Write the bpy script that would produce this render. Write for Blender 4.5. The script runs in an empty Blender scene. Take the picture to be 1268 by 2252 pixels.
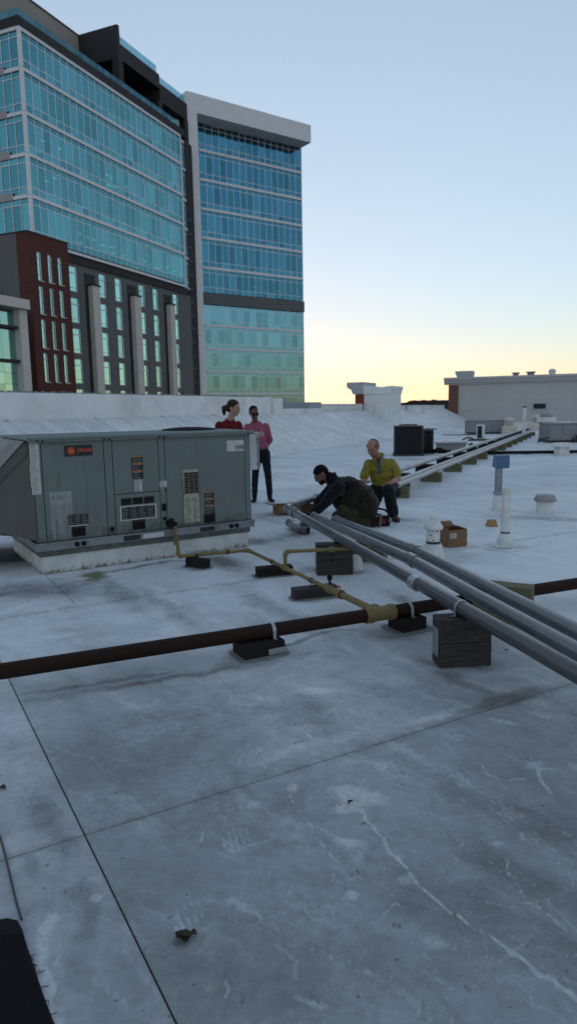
import bpy, bmesh, math, random
import numpy as np
from mathutils import Vector, Matrix, Euler, noise as mnoise
random.seed(7)
D = bpy.data
scene = bpy.context.scene
COL = scene.collection
R = math.radians

# ------------------------------------------------------------------ camera
F_PX, PITCH, ROLL, CAM_H = 1500.0, R(8.5), R(1.0), 1.5
FW = np.array([0, math.cos(PITCH), -math.sin(PITCH)])
UP = np.array([0, math.sin(PITCH), math.cos(PITCH)])
RT = np.array([1.0, 0, 0])
EYE = np.array([0, 0, CAM_H])
cx = RT * math.cos(ROLL) - UP * math.sin(ROLL)
cy = RT * math.sin(ROLL) + UP * math.cos(ROLL)
cam_d = D.cameras.new('camera')
cam = D.objects.new('camera', cam_d)
COL.objects.link(cam)
M = Matrix.Identity(4)
for i in range(3):
    M[i][0] = cx[i]; M[i][1] = cy[i]; M[i][2] = -FW[i]; M[i][3] = EYE[i]
cam.matrix_world = M
cam_d.sensor_fit = 'VERTICAL'; cam_d.sensor_height = 36.0
cam_d.lens = F_PX / 2252.0 * 36.0
cam_d.clip_start = 0.05; cam_d.clip_end = 6000
cam_d.dof.use_dof = True
cam_d.dof.focus_distance = 3.2
cam_d.dof.aperture_fstop = cam_d.lens / 1000.0 / 0.0055
scene.camera = cam

# ------------------------------------------------------------------ world, sun, exposure
SUN_AZ, SUN_EL = R(-3.0), R(0.5)           # azimuth clockwise from +Y (the way the camera looks)
w = D.worlds.new('World'); scene.world = w; w.use_nodes = True
wn = w.node_tree.nodes; wl = w.node_tree.links
wn.clear()
sky = wn.new('ShaderNodeTexSky'); sky.sky_type = 'NISHITA'; sky.sun_disc = False
sky.sun_elevation = SUN_EL; sky.sun_rotation = SUN_AZ
sky.altitude = 200; sky.air_density = 1.0; sky.dust_density = 0.15; sky.ozone_density = 2.8
hsv = wn.new('ShaderNodeHueSaturation'); hsv.inputs['Saturation'].default_value = 0.87
hsv.inputs['Hue'].default_value = 0.493
gam = wn.new('ShaderNodeGamma'); gam.inputs[1].default_value = 0.50   # the phone compresses the dusk sky's range
bg = wn.new('ShaderNodeBackground'); bg.inputs['Strength'].default_value = 0.15
wo = wn.new('ShaderNodeOutputWorld')
wl.new(sky.outputs[0], hsv.inputs['Color']); wl.new(hsv.outputs[0], gam.inputs[0]); wl.new(gam.outputs[0], bg.inputs['Color']); wl.new(bg.outputs[0], wo.inputs['Surface'])
sun_d = D.lights.new('sun', 'SUN'); sun_d.energy = 0.25; sun_d.angle = R(0.6); sun_d.color = (1.0, 0.78, 0.5)
sun = D.objects.new('sun', sun_d); COL.objects.link(sun)
sd = Vector((math.sin(SUN_AZ) * math.cos(SUN_EL), math.cos(SUN_AZ) * math.cos(SUN_EL), math.sin(SUN_EL)))
sun.rotation_euler = sd.to_track_quat('Z', 'Y').to_euler()
scene.view_settings.view_transform = 'Standard'
scene.view_settings.look = 'None'
scene.view_settings.exposure = 2.43
scene.view_settings.gamma = 1.0
scene.render.engine = 'CYCLES'

# ------------------------------------------------------------------ photo pixel -> place helpers
def ray(x, y):
    dx, dy = x - 634.0, y - 1126.0
    r = dx * math.cos(ROLL) - dy * math.sin(ROLL)
    s = dx * math.sin(ROLL) + dy * math.cos(ROLL)
    return RT * r - UP * s + FW * F_PX
def gp(x, y, z=0.0):
    d = ray(x, y); return Vector(EYE + d * ((z - CAM_H) / d[2]))
def aty(x, y, Y):
    d = ray(x, y); return Vector(EYE + d * (Y / d[1]))
def az(deg):
    return Vector((math.sin(R(deg)), math.cos(R(deg)), 0))

# ------------------------------------------------------------------ materials
MATS = {}
class NT:
    def __init__(s, name):
        s.m = D.materials.new(name); s.m.use_nodes = True
        s.t = s.m.node_tree; s.t.nodes.clear()
        s.out = s.t.nodes.new('ShaderNodeOutputMaterial')
    def n(s, typ, ins=None, **kw):
        nd = s.t.nodes.new(typ)
        for k, v in kw.items(): setattr(nd, k, v)
        if ins:
            for k, v in ins.items(): s.set(nd.inputs[k], v)
        return nd
    def set(s, sock, v):
        if isinstance(v, bpy.types.NodeSocket): s.t.links.new(v, sock)
        else:
            if sock.type == 'RGBA' and len(v) == 3: v = (*v, 1)
            sock.default_value = v
    def coord(s, kind='Object'): return s.n('ShaderNodeTexCoord').outputs[kind]
    def mapping(s, vec, loc=(0,0,0), rot=(0,0,0), scale=(1,1,1)):
        return s.n('ShaderNodeMapping', {'Vector': vec, 'Location': loc, 'Rotation': rot, 'Scale': scale}).outputs[0]
    def aniso(s, vec, deg, sx, sy, loc=(0, 0, 0)):      # stretch along a rotated axis: sx, sy are feature lengths
        return s.n('ShaderNodeMapping', {'Vector': vec, 'Location': loc, 'Rotation': (0, 0, R(deg)), 'Scale': (sx, sy, 1)}, vector_type='TEXTURE').outputs[0]
    def noise(s, vec, scale, detail=4, rough=0.55, dist=0.0):
        return s.n('ShaderNodeTexNoise', {'Vector': vec, 'Scale': scale, 'Detail': detail, 'Roughness': rough, 'Distortion': dist}).outputs['Fac']
    def ramp(s, fac, lo, hi, a=0.0, b=1.0):
        return s.n('ShaderNodeMapRange', {'Value': fac, 'From Min': lo, 'From Max': hi, 'To Min': a, 'To Max': b}).outputs['Result']
    def math(s, op, a, b=0.0, c=0.0):
        nd = s.n('ShaderNodeMath', operation=op)
        s.set(nd.inputs[0], a); s.set(nd.inputs[1], b); s.set(nd.inputs[2], c)
        return nd.outputs[0]
    def mix(s, fac, a, b, blend='MIX'):
        nd = s.n('ShaderNodeMix', data_type='RGBA', blend_type=blend)
        s.set(nd.inputs[0], fac); s.set(nd.inputs[6], a); s.set(nd.inputs[7], b)
        return nd.outputs[2]
    def bsdf(s, **kw):
        nd = s.n('ShaderNodeBsdfPrincipled')
        for k, v in kw.items(): s.set(nd.inputs[k.replace('_', ' ')], v)
        s.t.links.new(nd.outputs[0], s.out.inputs[0])
        return nd
    def bump(s, h, strength=0.2, dist=0.01):
        return s.n('ShaderNodeBump', {'Height': h, 'Strength': strength, 'Distance': dist}).outputs[0]

def simple(name, col, rough=0.6, metal=0.0, var=0.15, scale=8.0, dirt=None, dirt_amt=0.4, bump=0.1, bscale=60, spec=0.5, stretch=(1,1,1)):
    if name in MATS: return MATS[name]
    t = NT(name); v = t.mapping(t.coord(), scale=stretch)
    n1 = t.noise(v, scale, 5, 0.6)
    c = t.mix(t.ramp(n1, 0.3, 0.7), tuple(x * (1 - var) for x in col), tuple(min(1, x * (1 + var)) for x in col))
    if dirt is not None:
        n2 = t.noise(v, scale * 0.6, 7, 0.65, 0.4)
        c = t.mix(t.ramp(n2, 0.48, 0.72, 0, dirt_amt), c, dirt)
    n3 = t.noise(v, bscale, 3, 0.6)
    t.bsdf(Base_Color=c, Roughness=t.ramp(n1, 0.3, 0.7, max(0.05, rough - 0.08), min(1, rough + 0.08)), Metallic=metal,
           Specular_IOR_Level=spec, Normal=t.bump(n3, bump, 0.01))
    MATS[name] = t.m; return t.m

def emit(name, col, strength):
    t = NT(name); e = t.n('ShaderNodeEmission', {'Color': col, 'Strength': strength})
    t.t.links.new(e.outputs[0], t.out.inputs[0]); MATS[name] = t.m; return t.m

def glass_mat(name, tint, inner, trans=0.22, rough=0.03):
    """reflective tinted curtain-wall glass: a tinted mirror coat over a see-through tinted pane"""
    t = NT(name)
    oi = t.n('ShaderNodeObjectInfo').outputs['Random']
    k = t.ramp(oi, 0, 1, 0.74, 1.16)
    gcol = t.mix(1.0, tint, t.n('ShaderNodeCombineColor', {0: k, 1: k, 2: k}).outputs[0], 'MULTIPLY')
    v = t.coord()
    nb = t.bump(t.noise(v, 0.7, 2), 0.02, 0.05)
    gl = t.n('ShaderNodeBsdfGlossy', {'Color': gcol, 'Roughness': rough, 'Normal': nb})
    tr = t.n('ShaderNodeBsdfTransparent', {'Color': inner})
    mx = t.n('ShaderNodeMixShader', {0: trans, 1: gl.outputs[0], 2: tr.outputs[0]})
    t.t.links.new(mx.outputs[0], t.out.inputs[0]); MATS[name] = t.m; return t.m

def wood_mat(name, col, dark, rot=(0,0,0)):
    t = NT(name); v0 = t.coord()
    v = t.mapping(v0, scale=(1.6, 16, 16))
    g1 = t.noise(v, 3.0, 6, 0.65, 1.2)
    g2 = t.noise(t.mapping(v0, scale=(3, 60, 60)), 2.0, 4, 0.6)
    c = t.mix(t.ramp(g1, 0.25, 0.75), dark, col)
    c = t.mix(t.ramp(g2, 0.45, 0.75, 0, 0.45), c, tuple(x * 0.4 for x in dark))
    blot = t.noise(v0, 9, 5, 0.6)
    c = t.mix(t.ramp(blot, 0.5, 0.75, 0, 0.5), c, dark)
    t.bsdf(Base_Color=c, Roughness=0.85, Specular_IOR_Level=0.25, Normal=t.bump(g1, 0.3, 0.005))
    MATS[name] = t.m; return t.m

def roof_mat(name='roof_membrane', gain=1.0, t_chalk=0.5):
    t = NT(name); v = t.coord()
    oi = t.n('ShaderNodeObjectInfo').outputs['Random']
    sep = t.n('ShaderNodeSeparateXYZ', {0: v})
    X, Y = sep.outputs[0], sep.outputs[1]
    warp = t.n('ShaderNodeTexNoise', {'Vector': v, 'Scale': 1.3, 'Detail': 5, 'Roughness': 0.6}).outputs['Color']
    wv = t.n('ShaderNodeVectorMath', {0: warp, 1: (0.5, 0.5, 0.5)}, operation='SUBTRACT').outputs[0]
    wv = t.n('ShaderNodeVectorMath', {0: wv, 3: 0.55}, operation='SCALE').outputs[0]
    vw = t.n('ShaderNodeVectorMath', {0: v, 1: wv}, operation='ADD').outputs[0]
    # big tonal fields
    big = t.noise(vw, 0.55, 8, 0.6)
    far = t.ramp(Y, 2.5, 5.2)                       # older dirtier sheet in front; brightening with distance also painted into the colour
    clean_bright = t.mix(t.ramp(big, 0.32, 0.66), (0.66, 0.69, 0.72), (0.83, 0.855, 0.88))
    dirty_dim = t.mix(t.ramp(big, 0.32, 0.68), (0.275, 0.288, 0.305), (0.54, 0.56, 0.58))
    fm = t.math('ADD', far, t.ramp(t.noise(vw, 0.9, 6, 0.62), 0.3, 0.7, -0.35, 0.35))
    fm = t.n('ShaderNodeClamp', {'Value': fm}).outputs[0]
    c = t.mix(fm, dirty_dim, clean_bright)
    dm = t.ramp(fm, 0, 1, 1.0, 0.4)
    # each sheet a little different
    k = t.ramp(oi, 0, 1, 0.9 * gain, 1.08 * gain)
    c = t.mix(1.0, c, t.n('ShaderNodeCombineColor', {0: k, 1: k, 2: k}).outputs[0], 'MULTIPLY')
    # water-run dirt streaks along the fall of the roof
    vs = t.aniso(vw, 29.2, 0.45, 2.8)
    st = t.noise(vs, 1.5, 8, 0.62, 0.3)
    c = t.mix(t.math('MULTIPLY', dm, t.ramp(st, 0.5, 0.72, 0, 0.6)), c, (0.17, 0.165, 0.15))
    vs2 = t.aniso(vw, -40, 1.25, 0.2)
    st2 = t.noise(vs2, 1.1, 8, 0.66, 0.6)
    c = t.mix(t.ramp(st2, 0.56, 0.7, 0, 0.45), c, (0.82, 0.84, 0.86))
    # scrubbed clean blotches and scuffs
    b1 = t.noise(vw, 2.6, 6, 0.7); b2 = t.noise(v, 0.8, 3, 0.5)
    sc = t.math('MULTIPLY', t.ramp(b1, 0.57, 0.64), t.ramp(b2, 0.45, 0.6))
    c = t.mix(t.math('MULTIPLY', sc, 0.4), c, (0.86, 0.88, 0.9))
    # thin crusty veins where water dried
    vor = t.n('ShaderNodeTexVoronoi', {'Vector': t.aniso(vw, -42, 1.7, 0.42), 'Scale': 1.1}, feature='DISTANCE_TO_EDGE').outputs['Distance']
    vein = t.math('MULTIPLY', t.ramp(vor, 0.001, 0.006, 1, 0), t.ramp(t.noise(v, 2.1, 5), 0.47, 0.6))
    c = t.mix(t.math('MULTIPLY', vein, 0.38), c, (0.8, 0.81, 0.79))
    for ang_, sc_, lo_, am_ in ((-8, 3.0, 0.60, 0.35), (52, 4.0, 0.62, 0.3), (20, 9.0, 0.60, 0.25)):
        vv2 = t.aniso(vw, ang_, 2.0, 0.17)
        f_ = t.math('MULTIPLY', t.ramp(t.noise(vv2, sc_, 7, 0.7), lo_, lo_ + 0.07), t.ramp(t.noise(v, 1.9, 3, 0.5), 0.46, 0.62))
        c = t.mix(t.math('MULTIPLY', f_, am_), c, (0.85, 0.87, 0.89))
    mo = t.noise(v, 24, 7, 0.75)
    c = t.mix(t.math('MULTIPLY', dm, t.ramp(mo, 0.35, 0.7, 0, 0.34)), c, (0.16, 0.165, 0.165))
    # grit and dark flecks
    fl = t.noise(v, 42, 2, 0.5)
    c = t.mix(t.ramp(fl, 0.70, 0.76, 0, 0.75), c, (0.07, 0.07, 0.065))
    gr = t.noise(v, 190, 3, 0.7)
    c = t.mix(t.math('MULTIPLY', dm, t.ramp(gr, 0.3, 0.7, 0, 0.24)), c, (0.12, 0.12, 0.115))
    ms = t.noise(vw, 7.0, 8, 0.72)
    c = t.mix(t.math('MULTIPLY', dm, t.ramp(ms, 0.45, 0.75, 0, 0.42)), c, (0.15, 0.15, 0.145))
    sq = t.n('ShaderNodeVectorMath', {0: v, 1: (-math.sin(R(29.2)), math.cos(R(29.2)), 0)}, operation='DOT_PRODUCT').outputs['Value']
    for q_ in (2.34, 5.35):
        dd_ = t.math('ABSOLUTE', t.math('SUBTRACT', sq, q_))
        f_ = t.math('MULTIPLY', t.ramp(dd_, 0.0, 0.07, 1, 0), t.ramp(t.noise(v, 9, 5, 0.7), 0.4, 0.65))
        c = t.mix(t.math('MULTIPLY', f_, 0.55), c, (0.14, 0.14, 0.135))
    # stains with shapes of their own
    crisp = t.noise(vw, 11.0, 9, 0.78, 0.6)
    fine = t.noise(v, 38.0, 5, 0.7)
    brk = t.math('ADD', t.math('MULTIPLY', t.math('SUBTRACT', crisp, 0.5), 0.75), t.math('MULTIPLY', t.math('SUBTRACT', fine, 0.5), 0.45))
    grime = t.n('ShaderNodeAttribute', attribute_name='grime').outputs['Fac']
    chalk = t.n('ShaderNodeAttribute', attribute_name='chalk').outputs['Fac']
    algae = t.n('ShaderNodeAttribute', attribute_name='algae').outputs['Fac']
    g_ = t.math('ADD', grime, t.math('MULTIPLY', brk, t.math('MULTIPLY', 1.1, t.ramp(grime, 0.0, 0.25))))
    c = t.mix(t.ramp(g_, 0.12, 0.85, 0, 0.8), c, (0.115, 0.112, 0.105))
    k_ = t.math('ADD', chalk, t.math('MULTIPLY', brk, t.math('MULTIPLY', 0.9, t.ramp(chalk, 0.0, 0.2))))
    c = t.mix(t.math('MULTIPLY', t.ramp(k_, 0.22, 0.62, 0, t_chalk), t.ramp(fine, 0.32, 0.62, 0.35, 1.0)), c, (0.82, 0.84, 0.86))
    a_ = t.math('ADD', algae, t.math('MULTIPLY', brk, t.ramp(algae, 0.0, 0.2)))
    c = t.mix(t.ramp(a_, 0.25, 0.7, 0, 0.85), c, (0.13, 0.135, 0.05))
    # a few marks further off
    def stain(c, px, py, rx, ry, col, amt, rotdeg=0.0, lo=0.28, hi=0.62):
        q = gp(px, py)
        m = t.aniso(vw, rotdeg, rx, ry, (q.x, q.y, 0))
        m = t.n('ShaderNodeVectorMath', {0: m, 1: (1, 1, 0)}, operation='MULTIPLY').outputs[0]
        dd = t.n('ShaderNodeVectorMath', {0: m}, operation='LENGTH').outputs['Value']
        f = t.math('MULTIPLY', t.ramp(dd, 0.35, 1.0, 1, 0), t.ramp(t.noise(v, 6.5, 6, 0.7), lo, hi))
        return t.mix(t.math('MULTIPLY', f, amt), c, col)
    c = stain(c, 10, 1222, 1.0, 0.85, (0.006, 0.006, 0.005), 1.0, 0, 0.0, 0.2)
    c = stain(c, 660, 1176, 0.3, 0.22, (0.12, 0.118, 0.115), 0.85)
    c = stain(c, 700, 1130, 0.8, 0.5, (0.2, 0.2, 0.2), 0.7)
    c = stain(c, 860, 1145, 0.5, 0.3, (0.18, 0.18, 0.18), 0.8)
    c = stain(c, 1180, 1140, 1.1, 0.25, (0.22, 0.22, 0.22), 0.7, -20)
    c = stain(c, 1114, 1203, 0.25, 0.2, (0.2, 0.2, 0.2), 0.8)
    c = stain(c, 900, 1010, 0.9, 0.5, (0.15, 0.15, 0.15), 0.8)
    rg = t.ramp(big, 0.3, 0.7, 0.58, 0.74)
    rg = t.math('ADD', rg, t.ramp(ms, 0.3, 0.7, -0.06, 0.08))
    h = t.math('ADD', t.math('MULTIPLY', t.noise(v, 120, 4, 0.65), 0.25), t.math('MULTIPLY', t.noise(vw, 3.0, 6, 0.6), 1.0))
    t.bsdf(Base_Color=c, Roughness=rg, Specular_IOR_Level=0.3, Normal=t.bump(h, 0.35, 0.012))
    MATS['roof'] = t.m; return t.m

def slope_mat():
    t = NT('slope_membrane'); v = t.coord()
    vs = t.aniso(v, -26, 2.9, 0.45)
    a = t.noise(vs, 1.2, 8, 0.65, 0.2); b = t.noise(v, 1.5, 7, 0.65, 0.4)
    c = t.mix(t.ramp(b, 0.35, 0.65), (0.56, 0.57, 0.58), (0.74, 0.75, 0.75))
    c = t.mix(t.ramp(a, 0.45, 0.7, 0, 0.55), c, (0.34, 0.35, 0.36))
    sp = t.noise(vs, 4.5, 6, 0.7)
    c = t.mix(t.ramp(sp, 0.58, 0.68, 0, 0.6), c, (0.82, 0.83, 0.83))
    t.bsdf(Base_Color=c, Roughness=0.5, Normal=t.bump(t.noise(vs, 3, 6, 0.6), 0.35, 0.03))
    MATS['slope'] = t.m; return t.m

def curb_mat():
    t = NT('curb_paint'); v = t.coord()
    z = t.n('ShaderNodeSeparateXYZ', {0: v}).outputs[2]
    n = t.noise(v, 22, 7, 0.75); n2 = t.noise(v, 5, 6, 0.65)
    c = t.mix(t.ramp(n2, 0.35, 0.65), (0.50, 0.50, 0.48), (0.66, 0.66, 0.64))
    low = t.math('ADD', t.ramp(z, 0.0, 0.12, 0.22, -0.2), n)      # splash-back mould sits low on the curb
    c = t.mix(t.ramp(low, 0.56, 0.74, 0, 0.9), c, (0.10, 0.105, 0.05))
    c = t.mix(t.ramp(t.noise(v, 70, 3, 0.6), 0.66, 0.72, 0, 0.7), c, (0.05, 0.05, 0.045))
    t.bsdf(Base_Color=c, Roughness=0.75, Normal=t.bump(n, 0.3, 0.008))
    MATS['curb'] = t.m; return t.m

def unit_mat(name, col):
    t = NT(name); v = t.coord()
    n = t.noise(v, 3.0, 7, 0.65); n2 = t.noise(t.mapping(v, scale=(9, 9, 0.7)), 2.0, 6, 0.6); n3 = t.noise(v, 90, 3)
    z = t.n('ShaderNodeSeparateXYZ', {0: v}).outputs[2]
    c = t.mix(t.ramp(n, 0.3, 0.7), tuple(x * 0.88 for x in col), tuple(x * 1.1 for x in col))
    c = t.mix(t.ramp(n2, 0.52, 0.75, 0, 0.35), c, tuple(x * 0.6 for x in col))
    gr = t.math('ADD', t.ramp(z, 0.30, 0.45, 0.3, 0.0), t.noise(v, 14, 6, 0.7))   # grime at the foot of the panels
    c = t.mix(t.ramp(gr, 0.62, 0.85, 0, 0.8), c, (0.07, 0.065, 0.045))
    t.bsdf(Base_Color=c, Roughness=t.ramp(n, 0.3, 0.7, 0.42, 0.6), Specular_IOR_Level=0.45, Normal=t.bump(n3, 0.05, 0.004))
    MATS[name] = t.m; return t.m

def siding_mat(name, col, line):
    t = NT(name); v = t.coord()
    z = t.n('ShaderNodeSeparateXYZ', {0: v}).outputs[2]
    n = t.noise(v, 0.6, 5)
    c = t.mix(t.ramp(n, 0.3, 0.7), tuple(x * 0.93 for x in col), tuple(x * 1.05 for x in col))
    f = t.math('FRACT', t.math('MULTIPLY', z, line))
    t.bsdf(Base_Color=c, Roughness=0.8, Normal=t.bump(f, 0.5, 0.03))
    MATS[name] = t.m; return t.m

def brick_mat(name, a, b, mortar):
    t = NT(name); v = t.coord()
    vv = t.mapping(v, rot=(R(90), 0, 0))
    br = t.n('ShaderNodeTexBrick', {'Vector': vv, 'Color1': a, 'Color2': b, 'Mortar': mortar, 'Scale': 3.0, 'Mortar Size': 0.012, 'Brick Width': 0.6, 'Row Height': 0.22})
    c = t.mix(t.ramp(t.noise(v, 1.5, 6), 0.3, 0.7, 0, 0.35), br.outputs[0], tuple(x * 0.6 for x in a))
    t.bsdf(Base_Color=c, Roughness=0.85, Specular_IOR_Level=0.2)
    MATS[name] = t.m; return t.m

def cloth(name, col, scale=260, fold=14):
    t = NT(name); v = t.coord()
    n = t.noise(v, fold, 4, 0.6, 0.4); w_ = t.noise(v, scale, 2)
    c = t.mix(t.ramp(n, 0.3, 0.7), tuple(x * 0.72 for x in col), tuple(x * 1.15 for x in col))
    h = t.math('ADD', n, t.math('MULTIPLY', w_, 0.15))
    t.bsdf(Base_Color=c, Roughness=0.9, Specular_IOR_Level=0.15, Sheen_Weight=0.1, Normal=t.bump(h, 0.8, 0.03))
    MATS[name] = t.m; return t.m

def skin(name, col):
    t = NT(name); v = t.coord(); n = t.noise(v, 30, 4)
    c = t.mix(t.ramp(n, 0.3, 0.7), tuple(x * 0.9 for x in col), tuple(x * 1.08 for x in col))
    t.bsdf(Base_Color=c, Roughness=0.55, Subsurface_Weight=0.05, Specular_IOR_Level=0.35, Normal=t.bump(n, 0.1, 0.004))
    MATS[name] = t.m; return t.m

def conduit_mat(name, col, metal, rough, spec=0.5):
    t = NT(name); v = t.coord()
    n = t.noise(v, 7, 7, 0.65, 0.5); n2 = t.noise(v, 2.2, 4)
    c = t.mix(t.ramp(n, 0.35, 0.68), tuple(x * 0.8 for x in col), col)
    c = t.mix(t.ramp(n2, 0.5, 0.72, 0, 0.2), c, tuple(min(1, x * 1.5) for x in col))
    t.bsdf(Base_Color=c, Metallic=metal, Specular_IOR_Level=spec, Roughness=t.ramp(n, 0.3, 0.7, rough - 0.04, rough + 0.08), Normal=t.bump(t.noise(v, 60, 3), 0.03, 0.003))
    MATS[name] = t.m; return t.m

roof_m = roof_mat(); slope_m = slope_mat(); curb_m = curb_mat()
unit_m = unit_mat('unit_paint', (0.145, 0.182, 0.175))
hood_m = unit_mat('hood_paint', (0.105, 0.105, 0.095))
rail_m = simple('galvanised_rail', (0.27, 0.29, 0.31), 0.45, 0.5, 0.15, 6, (0.1, 0.09, 0.07), 0.5)
seam_m = simple('roof_underlay', (0.035, 0.035, 0.033), 0.9)
white_m = simple('white_membrane_wall', (0.74, 0.75, 0.75), 0.55, 0, 0.08, 1.2, (0.36, 0.35, 0.32), 0.4, 0.1, 8)
gravelcap_m = simple('gravel_ledge', (0.20, 0.19, 0.18), 0.9, 0, 0.5, 18, (0.55, 0.55, 0.55), 0.8, 0.5, 20)
black_m = simple('black_plastic', (0.006, 0.006, 0.007), 0.75, spec=0.25)
dark_m = simple('dark_metal', (0.03, 0.032, 0.036), 0.5, 0.3, 0.2, 5)
gal_m = conduit_mat('galvanised', (0.42, 0.44, 0.46), 0.75, 0.38)
pvc_m = conduit_mat('grey_conduit', (0.16, 0.17, 0.185), 0.2, 0.27)
oldpvc_m = conduit_mat('weathered_conduit', (0.085, 0.088, 0.095), 0.25, 0.28)
farpipe_m = conduit_mat('light_conduit', (0.42, 0.43, 0.44), 0.35, 0.42)
iron_m = conduit_mat('rust_black_pipe', (0.027, 0.012, 0.008), 0.0, 0.75, 0.2)
gas_m = conduit_mat('yellow_gas_paint', (0.215, 0.168, 0.066), 0.0, 0.6, 0.3)
rust_m = simple('rust', (0.12, 0.04, 0.015), 0.8, 0, 0.4, 30)
oldwood_m = wood_mat('weathered_timber', (0.085, 0.078, 0.072), (0.026, 0.023, 0.021))
tarwood_m = wood_mat('dark_timber', (0.03, 0.026, 0.022), (0.007, 0.006, 0.006))
greenwood_m = wood_mat('treated_timber', (0.20, 0.185, 0.105), (0.11, 0.105, 0.06))
cardboard_m = simple('cardboard', (0.23, 0.125, 0.06), 0.9, 0, 0.1, 5, (0.13, 0.07, 0.035), 0.5)
paper_m = simple('paper_label', (0.55, 0.56, 0.56), 0.6, 0, 0.08, 30, (0.35, 0.34, 0.3), 0.5)
ink_m = simple('label_ink', (0.02, 0.02, 0.022), 0.6)
greyink_m = simple('grey_print', (0.17, 0.18, 0.18), 0.6)
orange_m = simple('orange_print', (0.5, 0.16, 0.02), 0.6)
red_m = simple('red_print', (0.55, 0.07, 0.03), 0.5)
fade_m = simple('faded_patch', (0.30, 0.325, 0.33), 0.7, 0, 0.2, 12, (0.22, 0.24, 0.22), 0.8, stretch=(12, 1, 0.6))
ventwhite_m = simple('white_vent', (0.70, 0.70, 0.68), 0.6, 0, 0.1, 10, (0.3, 0.29, 0.26), 0.55)
greypaint_m = simple('grey_unit_paint', (0.23, 0.24, 0.25), 0.6, 0, 0.15, 3, (0.12, 0.11, 0.1), 0.4)

# ------------------------------------------------------------------ mesh helpers
class MB:
    def __init__(s): s.v = []; s.f = []
    def add(s, vs, fs):
        o = len(s.v); s.v += [Vector(x) for x in vs]; s.f += [tuple(i + o for i in f) for f in fs]; return s
    def box(s, x0, x1, y0, y1, z0, z1, mat=None):
        vs = [Vector((x, y, z)) for x in (x0, x1) for y in (y0, y1) for z in (z0, z1)]
        if mat is not None: vs = [mat @ p for p in vs]
        return s.add(vs, [(0,1,3,2),(4,6,7,5),(0,4,5,1),(2,3,7,6),(0,2,6,4),(1,5,7,3)])
    def prism(s, poly, d):                       # poly: list of 3d points (planar), d: extrusion vector
        n = len(poly); d = Vector(d); P = [Vector(p) for p in poly]
        vs = P + [p + d for p in P]
        return s.add(vs, [tuple(range(n))[::-1], tuple(range(n, 2 * n))] + [(i, (i + 1) % n, n + (i + 1) % n, n + i) for i in range(n)])
    def lathe(s, prof, c=(0,0,0), axis=(0,0,1), seg=24, cap=True):
        ax = Vector(axis).normalized(); a = ax.orthogonal().normalized(); b = ax.cross(a); c = Vector(c)
        vs = []; fs = []
        for (r, h) in prof:
            for k in range(seg):
                t_ = 2 * math.pi * k / seg
                vs.append(c + ax * h + (a * math.cos(t_) + b * math.sin(t_)) * r)
        for i in range(len(prof) - 1):
            for k in range(seg):
                k2 = (k + 1) % seg
                fs.append((i * seg + k, i * seg + k2, (i + 1) * seg + k2, (i + 1) * seg + k))
        if cap:
            fs.append(tuple(range(seg))[::-1]); fs.append(tuple((len(prof) - 1) * seg + k for k in range(seg)))
        return s.add(vs, fs)
    def tube(s, pts, r, seg=14, cap=True):
        P = [Vector(p) for p in pts]; n = len(P)
        rs = r if isinstance(r, (list, tuple)) else [r] * n
        vs = []; fs = []; prev = None
        for i in range(n):
            d = (P[min(i + 1, n - 1)] - P[max(i - 1, 0)]).normalized()
            if prev is None: a = d.orthogonal().normalized()
            else: a = (prev - d * prev.dot(d)).normalized()
            prev = a; b = d.cross(a)
            for k in range(seg):
                t_ = 2 * math.pi * k / seg
                vs.append(P[i] + (a * math.cos(t_) + b * math.sin(t_)) * rs[i])
        for i in range(n - 1):
            for k in range(seg):
                k2 = (k + 1) % seg
                fs.append((i * seg + k, i * seg + k2, (i + 1) * seg + k2, (i + 1) * seg + k))
        if cap: fs.append(tuple(range(seg))[::-1]); fs.append(tuple((n - 1) * seg + k for k in range(seg)))
        return s.add(vs, fs)
    def mesh(s, name):
        me = D.meshes.new(name); me.from_pydata([tuple(v) for v in s.v], [], s.f)
        bm = bmesh.new(); bm.from_mesh(me); bmesh.ops.recalc_face_normals(bm, faces=bm.faces); bm.to_mesh(me); bm.free()
        return me
    def build(s, name, mat, parent=None, smooth=False, bevel=0.0):
        return link(s.mesh(name), name, mat, parent, smooth, bevel)

def link(me, name, mat, parent=None, smooth=False, bevel=0.0, shared=False):
    o = D.objects.new(name, me); COL.objects.link(o)
    if mat is not None and not shared: me.materials.clear(); me.materials.append(mat)
    if parent is not None: o.parent = parent
    if smooth:
        me.shade_smooth()
        try: me.set_sharp_from_angle(angle=R(40))
        except Exception: pass
    if bevel:
        b = o.modifiers.new('bevel', 'BEVEL'); b.width = bevel; b.segments = 2; b.limit_method = 'ANGLE'
    return o

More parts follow.
